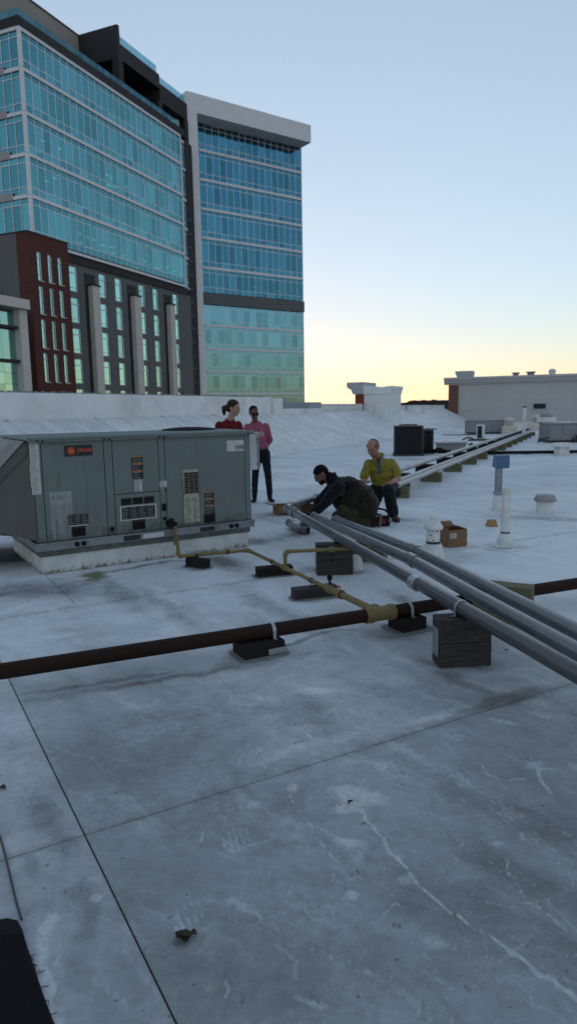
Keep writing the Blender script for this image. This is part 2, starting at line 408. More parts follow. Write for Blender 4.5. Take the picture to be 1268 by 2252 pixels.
def tag(o, label=None, cat=None, group=None, kind=None):
    if label: o['label'] = label
    if cat: o['category'] = cat
    if group: o['group'] = group
    if kind: o['kind'] = kind
    return o
def empty(name, loc=(0,0,0), rz=0.0):
    o = D.objects.new(name, None); COL.objects.link(o); o.location = loc; o.rotation_euler = (0, 0, rz)
    o.empty_display_size = 0.1; return o
def thing(name, label, cat, loc=(0,0,0), rz=0.0, group=None):
    return tag(empty(name, loc, rz), label, cat, group)
def copy_tree(o, parent=None):
    c = o.copy(); COL.objects.link(c)
    if parent is not None: c.parent = parent
    for ch in list(o.children): copy_tree(ch, c)
    return c
def box(name, mat, parent, x0, x1, y0, y1, z0, z1, bevel=0.0):
    return MB().box(x0, x1, y0, y1, z0, z1).build(name, mat, parent, bevel=bevel)
def arc(p0, p1, p2, n=7):
    """rounded corner path p0 -> p1 (corner) -> p2"""
    p0, p1, p2 = Vector(p0), Vector(p1), Vector(p2)
    return [(p0 * (1 - t) ** 2 + p1 * 2 * t * (1 - t) + p2 * t * t) for t in [i / n for i in range(n + 1)]]
def text_mesh(txt, size, mat, parent, matrix, name='lettering', shear=0.0, extrude=0.0006, align='CENTER', bold=0.0):
    cu = D.curves.new('txt', 'FONT'); cu.body = txt; cu.size = size; cu.shear = shear; cu.extrude = extrude
    cu.align_x = align; cu.align_y = 'CENTER'; cu.offset = bold
    ob = D.objects.new('txt', cu); COL.objects.link(ob)
    dg = bpy.context.evaluated_depsgraph_get(); dg.update()
    me = D.meshes.new_from_object(ob.evaluated_get(dg))
    D.objects.remove(ob)
    o = link(me, name, mat, parent); o.matrix_local = matrix
    return o
def front_mat(x, y, z):            # text standing in the local x-z plane facing -y
    return Matrix.Translation((x, y, z)) @ Euler((R(90), 0, 0)).to_matrix().to_4x4()
#@@STRUCT
# ================================================================== STRUCTURE
GZ = -12.0
ground_m = simple('city_ground', (0.09, 0.09, 0.085), 0.9, 0, 0.3, 0.02, bump=0.0)
tag(box('ground', ground_m, None, -3000, 3000, -600, 5000, GZ - 0.5, GZ), kind='structure')

# roof deck of this building: a dark underlay slab carrying welded membrane sheets with open seams between them
deck = tag(box('roof_deck', seam_m, None, -34, 70, -14, 60.2, GZ + 0.02, -0.006), kind='structure')
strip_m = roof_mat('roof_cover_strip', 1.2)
EP, EQ = az(60.8), az(-30.4)
def pq(p, q, z=0.0): 
    v = EP * p + EQ * q; return Vector((v.x, v.y, z))
rng = np.random.default_rng(5)
def vnoise(x, y, seed=0):
    xi = np.floor(x).astype(np.int64); yi = np.floor(y).astype(np.int64); fx = x - xi; fy = y - yi
    def h(a, b):
        n = (a * 374761393 + b * 668265263 + seed * 69069) & 0xffffffff
        n = ((n ^ (n >> 13)) * 1274126177) & 0xffffffff
        return ((n ^ (n >> 16)) & 0xffff) / 65535.0
    ux = fx * fx * (3 - 2 * fx); uy = fy * fy * (3 - 2 * fy)
    return (h(xi, yi) * (1 - ux) + h(xi + 1, yi) * ux) * (1 - uy) + (h(xi, yi + 1) * (1 - ux) + h(xi + 1, yi + 1) * ux) * uy
def fbm(x, y, seed=0, o=4):
    t = 0; a = 0.5; k = 0
    for i in range(o): t = t + a * vnoise(x * 2 ** i, y * 2 ** i, seed + i); k += a; a *= 0.55
    return t / k
def ell(X, Y, px, py, rx, ry, deg):
    q = gp(px, py); c_, s_ = math.cos(R(deg)), math.sin(R(deg)); dx, dy = X - q.x, Y - q.y
    return np.sqrt(((dx * c_ + dy * s_) / rx) ** 2 + ((-dx * s_ + dy * c_) / ry) ** 2)
def stroke(X, Y, pts, w):
    """soft line along ground points; w half width"""
    best = np.full(X.shape, 9.0)
    for a, b in zip(pts[:-1], pts[1:]):
        ax, ay, bx, by = a[0], a[1], b[0], b[1]
        m = (X > min(ax, bx) - 0.12) & (X < max(ax, bx) + 0.12) & (Y > min(ay, by) - 0.12) & (Y < max(ay, by) + 0.12)
        if not m.any(): continue
        L2 = (bx - ax) ** 2 + (by - ay) ** 2 + 1e-9
        t = np.clip(((X[m] - ax) * (bx - ax) + (Y[m] - ay) * (by - ay)) / L2, 0, 1)
        best[m] = np.minimum(best[m], np.hypot(X[m] - ax - t * (bx - ax), Y[m] - ay - t * (by - ay)))
    return np.clip(1.5 - best / w, 0, 1)
FALL = 30.0
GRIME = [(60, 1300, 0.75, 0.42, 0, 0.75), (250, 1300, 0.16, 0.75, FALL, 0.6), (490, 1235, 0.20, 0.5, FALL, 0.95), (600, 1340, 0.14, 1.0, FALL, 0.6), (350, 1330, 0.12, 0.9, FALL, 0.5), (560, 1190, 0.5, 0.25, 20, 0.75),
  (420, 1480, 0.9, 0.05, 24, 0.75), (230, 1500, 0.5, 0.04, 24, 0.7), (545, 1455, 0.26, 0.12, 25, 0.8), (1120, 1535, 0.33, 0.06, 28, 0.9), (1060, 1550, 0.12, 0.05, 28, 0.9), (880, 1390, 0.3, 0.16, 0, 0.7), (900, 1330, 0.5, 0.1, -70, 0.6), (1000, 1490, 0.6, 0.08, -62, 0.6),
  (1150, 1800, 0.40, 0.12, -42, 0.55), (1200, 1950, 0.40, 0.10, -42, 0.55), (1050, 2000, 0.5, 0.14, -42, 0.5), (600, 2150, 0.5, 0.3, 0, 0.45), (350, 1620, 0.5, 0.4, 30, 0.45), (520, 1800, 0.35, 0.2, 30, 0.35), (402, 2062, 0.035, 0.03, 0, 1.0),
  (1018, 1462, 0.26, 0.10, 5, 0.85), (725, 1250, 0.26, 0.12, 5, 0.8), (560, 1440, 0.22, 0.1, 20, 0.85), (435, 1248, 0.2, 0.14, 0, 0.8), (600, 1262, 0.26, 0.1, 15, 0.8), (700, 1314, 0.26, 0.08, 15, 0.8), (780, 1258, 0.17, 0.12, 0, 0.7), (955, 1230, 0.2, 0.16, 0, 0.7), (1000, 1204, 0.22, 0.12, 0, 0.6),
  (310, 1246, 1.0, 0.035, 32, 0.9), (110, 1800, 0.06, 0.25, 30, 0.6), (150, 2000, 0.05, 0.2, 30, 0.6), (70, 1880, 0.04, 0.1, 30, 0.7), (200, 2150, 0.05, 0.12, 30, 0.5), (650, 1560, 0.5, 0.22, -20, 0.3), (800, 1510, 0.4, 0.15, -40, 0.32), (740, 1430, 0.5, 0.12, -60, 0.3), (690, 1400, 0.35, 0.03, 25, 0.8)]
CHALK = [(690, 1640, 0.34, 0.06, 30, 0.5), (600, 1672, 0.22, 0.03, 30, 0.45), (760, 1620, 0.2, 0.05, 30, 0.45), (700, 1525, 0.16, 0.03, 5, 0.8), (640, 1530, 0.1, 0.02, -20, 0.5), (770, 1420, 0.05, 0.2, 10, 0.6), (800, 1745, 0.12, 0.045, -12, 0.9), (770, 1765, 0.09, 0.04, 10, 0.8), (772, 1842, 0.07, 0.035, -8, 0.9), (636, 1735, 0.03, 0.02, 0, 0.7), (930, 1925, 0.035, 0.035, 0, 0.75), (796, 1965, 0.03, 0.025, 20, 0.7), (960, 2052, 0.05, 0.03, 0, 0.6), (1190, 1570, 0.14, 0.04, -25, 0.6), (1085, 1590, 0.10, 0.03, -20, 0.55), (1150, 1680, 0.06, 0.03, 20, 0.6), (840, 1680, 0.06, 0.06, -40, 0.5), (870, 1840, 0.03, 0.02, 0, 0.6), (815, 1530, 0.05, 0.02, 0, 0.6), (790, 1565, 0.04, 0.05, 0, 0.5), (570, 1540, 0.04, 0.12, 30, 0.6), (1100, 1480, 0.25, 0.05, 28, 0.5), (960, 1570, 0.25, 0.03, 28, 0.6),
  (500, 1310, 0.28, 0.03, 12, 0.6), (320, 1405, 0.28, 0.03, 8, 0.6), (470, 1392, 0.16, 0.025, 8, 0.6), (170, 1392, 0.3, 0.035, 10, 0.6), (230, 1360, 0.3, 0.02, 12, 0.5), (300, 1285, 0.25, 0.1, 25, 0.4), (430, 1290, 0.3, 0.1, 20, 0.4), (800, 1400, 0.15, 0.12, 0, 0.4), (120, 2190, 0.02, 0.14, 30, 0.95), (95, 2080, 0.025, 0.12, 30, 0.9), (60, 1870, 0.06, 0.08, 30, 0.7), (175, 1985, 0.03, 0.02, 0, 0.7), (200, 1775, 0.08, 0.05, 0, 0.4), (40, 1600, 0.12, 0.2, 30, 0.4), (230, 2150, 0.08, 0.12, 30, 0.35), (1250, 1680, 0.06, 0.04, 0, 0.6), (1110, 1870, 0.03, 0.02, 0, 0.5), (620, 1850, 0.25, 0.1, -40, 0.28), (700, 2000, 0.3, 0.1, -40, 0.26), (900, 1700, 0.3, 0.1, -40, 0.28)]
def pl(*pp): return [gp(x, y) for x, y in pp]
STROKES = [(pl((752, 1735), (775, 1768), (800, 1795), (845, 1845), (862, 1880), (905, 1925), (935, 1960), (975, 1992), (1020, 2025), (1062, 2052), (1110, 2085), (1150, 2112), (1205, 2155), (1290, 2205)), 0.0065, 0.9, 0.010),
  (pl((636, 1745), (660, 1790), (690, 1830), (722, 1870), (740, 1900)), 0.0035, 0.7, 0.010), (pl((900, 1668), (960, 1690), (1010, 1712), (1060, 1740), (1085, 1760), (1120, 1792)), 0.004, 0.6, 0.012), (pl((1108, 1890), (1130, 1935), (1160, 1975), (1200, 2010), (1250, 2050)), 0.004, 0.6, 0.012), (pl((1180, 1690), (1190, 1720), (1210, 1745)), 0.008, 0.9, 0.006), (pl((1180, 1690), (1212, 1690), (1222, 1694)), 0.005, 0.8, 0.004),
  (pl((1060, 1680), (1072, 1705), (1110, 1716), (1150, 1712)), 0.006, 0.7, 0.006), (pl((545, 1990), (600, 2040), (680, 2080), (760, 2130)), 0.003, 0.5, 0.014), (pl((640, 1960), (690, 2020), (760, 2050)), 0.003, 0.5, 0.014), (pl((1000, 2090), (1050, 2130), (1110, 2170)), 0.003, 0.5, 0.012), (pl((530, 1700), (545, 1670), (570, 1650), (600, 1640)), 0.004, 0.6, 0.012), (pl((715, 1740), (740, 1720), (770, 1700), (800, 1705)), 0.003, 0.5, 0.012), (pl((430, 1735), (447, 1715)), 0.006, 0.6, 0.003), (pl((442, 1850), (446, 1830)), 0.006, 0.6, 0.003), (pl((650, 1600), (690, 1625), (740, 1632), (790, 1622)), 0.008, 0.6, 0.01), (pl((735, 1600), (750, 1570), (770, 1560)), 0.004, 0.6, 0.006)]
for k in range(30):
    px_, py_ = rng.uniform(560, 1250), rng.uniform(1640, 2150); d0 = gp(1290, 2205) - gp(752, 1735); d0.normalize()
    p = gp(px_, py_); pts = [p.copy()]; ang = rng.normal(0, 0.35)
    for j in range(int(rng.uniform(3, 10))):
        ang += rng.normal(0, 0.25); dd = Vector((d0.x * math.cos(ang) - d0.y * math.sin(ang), d0.x * math.sin(ang) + d0.y * math.cos(ang), 0)); p = p + dd * 0.05; pts.append(p.copy())
    STROKES.append((pts, 0.0025, rng.uniform(0.35, 0.6), 0.014))
for k in range(110):       # short rubbed scuffs
    px_, py_ = rng.uniform(-60, 1300), rng.uniform(1400, 2230); p = gp(px_, py_); a = rng.uniform(0, 6.28) if rng.random() < 0.4 else R(-42) + rng.normal(0, 0.3); L = rng.uniform(0.02, 0.12); b = a + rng.normal(0, 0.5)
    STROKES.append(([p, p + Vector((math.cos(a), math.sin(a), 0)) * L, p + Vector((math.cos(a), math.sin(a), 0)) * L + Vector((math.cos(b), math.sin(b), 0)) * L * 0.6], rng.uniform(0.003, 0.010), rng.uniform(0.25, 0.5), 0.006))
DARK = [(pl((655, 2080), (700, 2062), (760, 2040)), 0.0025, 0.6), (pl((720, 1580), (742, 1562), (760, 1590)), 0.002, 0.5), (pl((635, 1640), (655, 1632), (672, 1628)), 0.004, 0.8), (pl((745, 1770), (765, 1765), (778, 1758), (800, 1772)), 0.004, 0.8), (pl((855, 1376), (880, 1372), (905, 1360)), 0.01, 0.7), (pl((315, 1441), (340, 1440), (372, 1432)), 0.004, 0.8), (pl((120, 1330), (155, 1300), (175, 1318)), 0.003, 0.4), (pl((875, 1695), (900, 1705)), 0.003, 0.6), (pl((1000, 1770), (1012, 1778)), 0.004, 0.6), (pl((530, 2205), (536, 2200)), 0.006, 1.0)]
for k in range(40):
    px_, py_ = rng.uniform(-60, 1300), rng.uniform(1400, 2230); p = gp(px_, py_); a = rng.uniform(0, 6.28); DARK.append(([p, p + Vector((math.cos(a), math.sin(a), 0)) * rng.uniform(0.006, 0.03)], rng.uniform(0.0015, 0.004), rng.uniform(0.4, 1.0)))
for k in range(26):        # drag marks running with the conduits
    px_, py_ = rng.uniform(800, 1260), rng.uniform(1330, 1520); p = gp(px_, py_); a = R(-74) + rng.normal(0, 0.12); DARK.append(([p, p + Vector((math.cos(a), math.sin(a), 0)) * rng.uniform(0.1, 0.5)], rng.uniform(0.002, 0.005), rng.uniform(0.2, 0.45)))
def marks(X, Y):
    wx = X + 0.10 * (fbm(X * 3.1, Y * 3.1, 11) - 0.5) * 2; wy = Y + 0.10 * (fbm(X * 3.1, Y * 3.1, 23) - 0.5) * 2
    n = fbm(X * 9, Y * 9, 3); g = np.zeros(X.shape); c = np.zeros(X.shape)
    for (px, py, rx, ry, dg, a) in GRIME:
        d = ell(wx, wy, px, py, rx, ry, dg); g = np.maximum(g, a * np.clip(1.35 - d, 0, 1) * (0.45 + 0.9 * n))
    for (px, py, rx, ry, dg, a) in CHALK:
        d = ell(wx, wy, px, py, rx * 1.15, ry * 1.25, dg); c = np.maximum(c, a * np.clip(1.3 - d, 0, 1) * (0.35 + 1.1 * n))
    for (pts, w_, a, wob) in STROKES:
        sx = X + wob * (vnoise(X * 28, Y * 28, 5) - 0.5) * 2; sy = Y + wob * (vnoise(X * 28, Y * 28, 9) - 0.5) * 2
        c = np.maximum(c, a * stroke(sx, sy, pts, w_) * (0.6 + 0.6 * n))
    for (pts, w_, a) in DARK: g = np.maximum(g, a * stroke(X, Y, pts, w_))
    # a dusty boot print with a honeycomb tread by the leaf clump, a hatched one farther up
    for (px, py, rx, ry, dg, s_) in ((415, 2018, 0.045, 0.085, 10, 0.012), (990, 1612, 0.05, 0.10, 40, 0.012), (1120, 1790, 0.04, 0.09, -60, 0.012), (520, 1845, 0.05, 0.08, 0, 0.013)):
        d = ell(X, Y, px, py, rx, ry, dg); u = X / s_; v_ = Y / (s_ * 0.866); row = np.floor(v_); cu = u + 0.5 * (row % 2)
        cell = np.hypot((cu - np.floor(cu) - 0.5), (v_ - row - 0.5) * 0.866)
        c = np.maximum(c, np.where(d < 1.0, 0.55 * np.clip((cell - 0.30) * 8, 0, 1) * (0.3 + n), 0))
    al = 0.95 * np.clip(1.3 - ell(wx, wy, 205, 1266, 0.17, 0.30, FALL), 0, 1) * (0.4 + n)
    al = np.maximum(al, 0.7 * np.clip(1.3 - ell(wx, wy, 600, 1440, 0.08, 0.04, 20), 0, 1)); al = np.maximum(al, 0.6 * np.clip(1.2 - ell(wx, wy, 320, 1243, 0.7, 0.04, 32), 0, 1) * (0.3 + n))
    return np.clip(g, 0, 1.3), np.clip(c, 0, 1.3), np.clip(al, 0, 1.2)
def sheet(p0, p1, q0, q1, gap=0.004, fine=None):
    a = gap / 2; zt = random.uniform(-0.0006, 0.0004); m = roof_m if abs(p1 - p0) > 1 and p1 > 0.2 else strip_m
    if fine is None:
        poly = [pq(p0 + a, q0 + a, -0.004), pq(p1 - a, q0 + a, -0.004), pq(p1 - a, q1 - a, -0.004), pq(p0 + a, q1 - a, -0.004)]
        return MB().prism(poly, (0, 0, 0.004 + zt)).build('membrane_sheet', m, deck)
    fp0, fp1, fq0, fq1, st = fine
    def axis(lo, hi, f0, f1):
        f0, f1 = max(lo, f0), min(hi, f1); n = max(2, int((f1 - f0) / st))
        ax = list(np.linspace(f0, f1, n + 1))
        if f0 - lo > 1e-6: ax = [lo] + ax
        if hi - f1 > 1e-6: ax = ax + [hi]
        return np.array(ax)
    P_, Q_ = axis(p0 + a, p1 - a, fp0, fp1), axis(q0 + a, q1 - a, fq0, fq1)
    PP, QQ = np.meshgrid(P_, Q_, indexing='ij')
    X = EP.x * PP + EQ.x * QQ; Y = EP.y * PP + EQ.y * QQ; n1, n2 = X.shape
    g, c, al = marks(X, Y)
    # slight lift along the lap edges and gentle waviness of the loose-laid sheet
    Z = np.full(X.shape, zt) + 0.0012 * (fbm(X * 1.7, Y * 1.7, 31) - 0.5)
    Z = np.minimum(Z, 0.0008)
    co = np.stack([X, Y, Z], -1).reshape(-1, 3)
    I = np.arange(n1 * n2).reshape(n1, n2)
    F = np.stack([I[:-1, :-1], I[1:, :-1], I[1:, 1:], I[:-1, 1:]], -1).reshape(-1, 4)
    rim = np.concatenate([I[:, 0], I[-1, 1:], I[::-1, -1][1:], I[0, ::-1][1:-1]])
    lo_ = co[rim].copy(); lo_[:, 2] = -0.0058; k = np.arange(len(rim)); b0 = n1 * n2
    S_ = np.stack([rim, b0 + k, b0 + (k + 1) % len(rim), np.roll(rim, -1)], -1)
    co = np.concatenate([co, lo_]); F = np.concatenate([F, S_])
    me = D.meshes.new('membrane_sheet'); me.vertices.add(len(co)); me.vertices.foreach_set('co', co.astype(np.float32).ravel())
    me.loops.add(F.size); me.loops.foreach_set('vertex_index', F.astype(np.int32).ravel())
    me.polygons.add(len(F)); me.polygons.foreach_set('loop_start', (np.arange(len(F)) * 4).astype(np.int32)); me.update(calc_edges=True); me.validate()
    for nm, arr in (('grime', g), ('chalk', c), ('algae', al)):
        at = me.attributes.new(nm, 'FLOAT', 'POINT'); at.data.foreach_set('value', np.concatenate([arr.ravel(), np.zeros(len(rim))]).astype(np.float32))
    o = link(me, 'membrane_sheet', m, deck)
    return o
_sv = lambda p: np.linalg.solve(np.array([[EP.x, EQ.x], [EP.y, EQ.y]]), np.array([p.x, p.y]))
SEAM_P = float(np.mean([_sv(gp(x, y))[0] for x, y in ((20, 1490), (190, 1835), (380, 2252))]))
SQ = float(_sv(gp(190, 1835))[1]); SQ2 = float(_sv(gp(330, 1310))[1])
QS = [SQ - 9.15, SQ - 6.1, SQ - 3.05, SQ, SQ2] + [SQ2 + 3.05 * k for k in range(1, 19)]
for i in range(len(QS) - 1):
    q0, q1 = QS[i], QS[i + 1]
    if q1 < 7:
        cuts = [-24, SEAM_P - 0.39, SEAM_P, 13.1, 30]
    else:
        off = (i % 3) * 3.3
        cuts = [-24, -2.1 + off, 13.2 + off, 28.4 + off, 66]
    for a, b in zip(cuts[:-1], cuts[1:]):
        fn = None
        if 1 <= i <= 5: fn = (-3.4, 4.4, 1.0, 9.0, 0.011 if i <= 3 else 0.02)
        if fn and (b < -3.4 or a > 4.4 or q1 < 1.0): fn = None
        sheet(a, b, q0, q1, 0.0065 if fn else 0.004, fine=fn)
# small welded patches seen in front of the unit
def patch(pix, h=0.003, m=None):
    poly = [gp(*p) for p in pix]; poly = [Vector((p.x, p.y, 0.001)) for p in poly]
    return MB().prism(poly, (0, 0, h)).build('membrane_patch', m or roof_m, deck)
patch([(125, 1337), (165, 1328), (193, 1337), (140, 1347)])
patch([(900, 1232), (950, 1220), (1035, 1228), (985, 1246)])
patch([(1060, 1208), (1115, 1185), (1190, 1197), (1120, 1215)])
patch([(1020, 1142), (1050, 1138), (1072, 1142), (1040, 1147)])
patch([(1150, 1136), (1190, 1126), (1250, 1133), (1210, 1143)])

# sloped roof at the left, running to the far wall
SB = gp(585, 1005); SU, SN = az(26), Vector((-math.cos(R(26)), math.sin(R(26)), 0))
SLW, SLH = 2.8, 1.42
def sp(t, off, z): 
    v = SB + SU * t + SN * off; return Vector((v.x, v.y, z))
def slope_obj():
    mb = MB(); T = [-16 + i * 1.1 for i in range(50)]; O = [-0.15, 0.0, 0.25, 0.7, 1.2, 1.7, 2.2, 2.6, 2.9]
    T = [t for t in T if t < 37.6]
    vs = []
    for t in T:
        for o in O:
            z = 0.006 if o < 0 else 0.006 + SLH * min(1, max(0, (o - 0.05) / (SLW - 0.05))) * 1.0
            z += 0.0 * mnoise.noise(Vector((t * 0.7, o * 1.3, 0.3)))* (1 if 0 < o < 2.7 else 0)
            vs.append(sp(t, o, max(z, 0.005)))
    n = len(O)
    fs = [(i * n + j, i * n + j + 1, (i + 1) * n + j + 1, (i + 1) * n + j) for i in range(len(T) - 1) for j in range(n - 1)]
    mb.add(vs, fs)
    # closed body below
    b0, b1 = T[0], T[-1]
    mb.prism([sp(b1, 0.0, 0.0), sp(b1, 2.9, 0.0), sp(b1, 2.9, SLH), sp(b1, SLW, SLH)], SU * 0.05)
    o = mb.build('sloped_roof', slope_m, None, smooth=True)
    return tag(o, kind='structure')
slope = slope_obj()
seamrib_m = simple('slope_rib', (0.5, 0.51, 0.51), 0.6)
for k in range(17):
    t = -14 + k * 3.05
    m = MB().prism([sp(t - 0.06, 0.1, 0.0345), sp(t + 0.06, 0.1, 0.0345), sp(t + 0.06, 2.75, SLH - 0.015), sp(t - 0.06, 2.75, SLH - 0.015)], (0, 0, 0.004))
    m.build('membrane_lap', slope_m, slope)

def par_wall(name, label, t0, t1, o0, o1, z0, z1, m=white_m, cat='wall', cap=None):
    e = thing(name, label, cat, sp(t0, o0, z0), R(90 - 26))
    L, W_ = t1 - t0, o1 - o0
    box('wall', m, e, 0, L, 0, W_, 0, z1 - z0, bevel=0.02)
    if cap: box('coping', cap, e, -0.04, L + 0.04, -0.05, W_ + 0.05, z1 - z0 + 0.001, z1 - z0 + 0.06, bevel=0.01)
    return e, L, W_, z1 - z0
e, L, W_, h = par_wall('parapet_wall', 'long white parapet wall with gravel ledge on top of the sloped roof', -15, 5.8, 2.75, 3.25, 1.36, 2.03)
box('gravel_ledge', gravelcap_m, e, 0.02, L - 0.3, 0.12, 2.2, h - 0.05, h + 0.015)
mb = MB()
for k in range(900):
    x, y, s_ = random.uniform(0.1, L - 0.4), random.uniform(0.08, 0.6), random.uniform(0.015, 0.05)
    mb.lathe([(s_ * 0.5, 0), (s_, s_ * 0.5), (s_ * 0.5, s_)], (x, y, h + 0.005), (random.uniform(-.4,.4), random.uniform(-.4,.4), 1), 6)
tag(mb.build('gravel', gravelcap_m, e), kind='stuff')
par_wall('parapet_pier', 'short white end pier where the long parapet wall stops', 5.82, 6.6, 2.62, 3.4, 1.28, 1.98)
par_wall('low_parapet', 'low white curb wall beside the end pier above the slope', 6.62, 11.0, 2.62, 2.95, 1.22, 1.56)
e, L, W_, h = par_wall('roof_hatch', 'grey blue box hatch behind the low white curb wall', 10.2, 11.6, 2.97, 5.4, 1.2, 1.86, simple('greyblue_sheet', (0.30, 0.33, 0.37), 0.6))
par_wall('parapet_wall', 'white parapet stretch between the roof hatch and the cornice tower', 11.65, 17.5, 3.0, 3.3, 1.3, 1.72, cap=white_m)
par_wall('parapet_wall', 'white parapet stretch behind the cornice tower towards the tan building', 20.6, 36.5, 2.75, 3.1, 1.3, 1.62, cap=white_m)
par_wall('roof_curb', 'small white raised curb on the slope beyond the cornice tower', 25.5, 28.5, 2.2, 2.7, 1.1, 1.62, cap=white_m)
# rear flat strips so that nothing is open behind the parapet
tag(MB().prism([sp(-15, 3.25, 1.3), sp(37, 3.25, 1.3), sp(37, 9, 1.3), sp(-15, 9, 1.3)], (0, 0, -13.2)).build('lower_roof', gravelcap_m), kind='structure')

# cornice tower (back of the shop-front pilaster)
cornice_m = simple('cornice_grey', (0.40, 0.42, 0.44), 0.7, 0, 0.08, 2)
brickred_m = brick_mat('red_brick', (0.22, 0.05, 0.04), (0.27, 0.07, 0.05), (0.2, 0.12, 0.1))
e = thing('cornice_tower', 'white sheeted parapet tower with flared cornice and a red brick side', 'tower', sp(18, 1.3, 0.6), R(90 - 26))
z0 = 0.6
box('wall', white_m, e, 0, 2.2, 0.22, 1.75, 0, 1.95)
for y in (0.75, 1.2): box('sheet_joint', white_m, e, -0.02, -0.0005, y - 0.012, y + 0.012, 0.02, 1.85)
def cornice_prof(y0, y1, z0_, z1_, fl):
    return [(y0, z0_), (y1, z0_), (y1, z1_), (y0 - fl, z1_), (y0 - fl, z1_ - 0.12), (y0 - fl * 0.5, z1_ - 0.25)]
pf = [(0.2, 1.72), (1.78, 1.72), (1.78, 2.22), (1.2, 2.14), (0.65, 2.11), (0.10, 2.16), (0.10, 2.04), (0.17, 1.9)]
MB().prism([(-0.06, y, z) for y, z in pf], (2.3, 0, 0)).build('cornice', white_m, e)
box('wall', simple('pale_blue_sheet', (0.42, 0.47, 0.52), 0.6), e, 0.1, 2.2, 1.76, 2.35, -0.1, 1.08)
box('brick_panel', brickred_m, e, 0.08, 2.2, 1.76, 2.33, 1.09, 1.72)
pf = [(1.79, 1.73), (2.4, 1.73), (2.5, 1.85), (2.5, 1.98), (2.62, 2.02), (2.8, 2.16), (2.8, 2.42), (1.79, 2.42)]
MB().prism([(-0.04, y, z) for y, z in pf], (2.3, 0, 0)).build('cornice', cornice_m, e)

# ------------------------------------------------------------------ towers
TS = 1.254
t1glass = glass_mat('teal_glass', (0.15, 0.43, 0.49), (0.2, 0.55, 0.6))
t2glass = glass_mat('deep_teal_glass', (0.085, 0.30, 0.42), (0.15, 0.45, 0.55))
t2low = glass_mat('pale_teal_glass', (0.20, 0.48, 0.60), (0.2, 0.5, 0.55), 0.15)
rail_glass = glass_mat('railing_glass', (0.22, 0.42, 0.5), (0.6, 0.8, 0.84), 0.7)
mull_m = simple('pale_mullion', (0.84, 0.86, 0.88), 0.5, 0, 0.06, 0.5, bump=0)
span_m = simple('white_spandrel', (0.80, 0.80, 0.82), 0.55, 0, 0.06, 0.5, bump=0)
core_m = simple('dim_interior', (0.04, 0.06, 0.065), 0.9, 0, 0.4, 0.3, bump=0)
char_m = simple('charcoal_panel', (0.125, 0.13, 0.13), 0.7, 0, 0.12, 0.5, bump=0)
darkbrown_m = simple('dark_bronze_panel', (0.022, 0.019, 0.02), 0.7, 0, 0.15, 0.5, bump=0)
maroon_m = brick_mat('maroon_brick', (0.135, 0.05, 0.04), (0.115, 0.042, 0.034), (0.10, 0.05, 0.045))
beige_m = simple('beige_precast', (0.62, 0.57, 0.52), 0.75, 0, 0.06, 0.6, bump=0)
tan_m = siding_mat('tan_siding', (0.36, 0.33, 0.29), 2.2)
lamp_m = emit('office_ceiling_light', (1.0, 0.62, 0.28), 2.4)
brownpanel_m = simple('brown_panel', (0.40, 0.37, 0.35), 0.7, bump=0)

class Tower:
    def __init__(s, name, label, azd, corner_px, Y):
        s.c = aty(*corner_px, Y); s.az = azd
        s.u = az(azd); s.nrm = Vector((s.u.y, -s.u.x, 0))
        s.e = thing(name, label, 'building', (s.c.x, s.c.y, GZ), R(90 - azd))
    def loc(s, px, py, off=0.0):            # pixel on the facade plane pushed out by off -> (local x, world z)
        d = Vector(ray(px, py)); p = Vector((s.c.x, s.c.y, 0)) + s.nrm * off
        k = (p.x * s.nrm.x + p.y * s.nrm.y) / (d.x * s.nrm.x + d.y * s.nrm.y)
        q = Vector(EYE) + d * k
        return ((q.x - s.c.x) * s.u.x + (q.y - s.c.y) * s.u.y, q.z)
    def box(s, name, m, x0, x1, y0, y1, z0, z1, parent=None, bevel=0.0):
        return box(name, m, parent or s.e, x0, x1, y0, y1, z0 - GZ, z1 - GZ, bevel)

class PanePool:
    """the first `limit` panes are objects sharing mesh data, the rest one joined part"""
    def __init__(s, tower, mat, limit=298): s.t = tower; s.mat = mat; s.n = 0; s.limit = limit; s.meshes = {}; s.rest = MB()
    def add(s, x, y, z, w_, h_, side=False):
        z -= GZ; th = 0.03
        tilt = (random.gauss(0, 0.0035), random.gauss(0, 0.003)); y += 0.004
        if s.n >= s.limit:
            if side: s.rest.box(y, y + th, x - w_ / 2, x + w_ / 2, z - h_ / 2, z + h_ / 2)
            else: s.rest.box(x - w_ / 2, x + w_ / 2, y, y + th, z - h_ / 2, z + h_ / 2)
            return
        key = (round(w_, 3), round(h_, 3))
        if key not in s.meshes:
            me = MB().box(-w_ / 2, w_ / 2, 0, th, -h_ / 2, h_ / 2).mesh('pane'); me.materials.append(s.mat); s.meshes[key] = me
        o = D.objects.new('pane', s.meshes[key]); COL.objects.link(o); o.parent = s.t.e
        if side: o.location = (y + th, x, z); o.rotation_euler = (tilt[0], 0, R(-90) + tilt[1])
        else: o.location = (x, y, z); o.rotation_euler = (tilt[0], 0, tilt[1])
        s.n += 1
    def done(s):
        if s.rest.v: tag(s.rest.build('transom_panes', s.mat, s.t.e), kind='stuff')

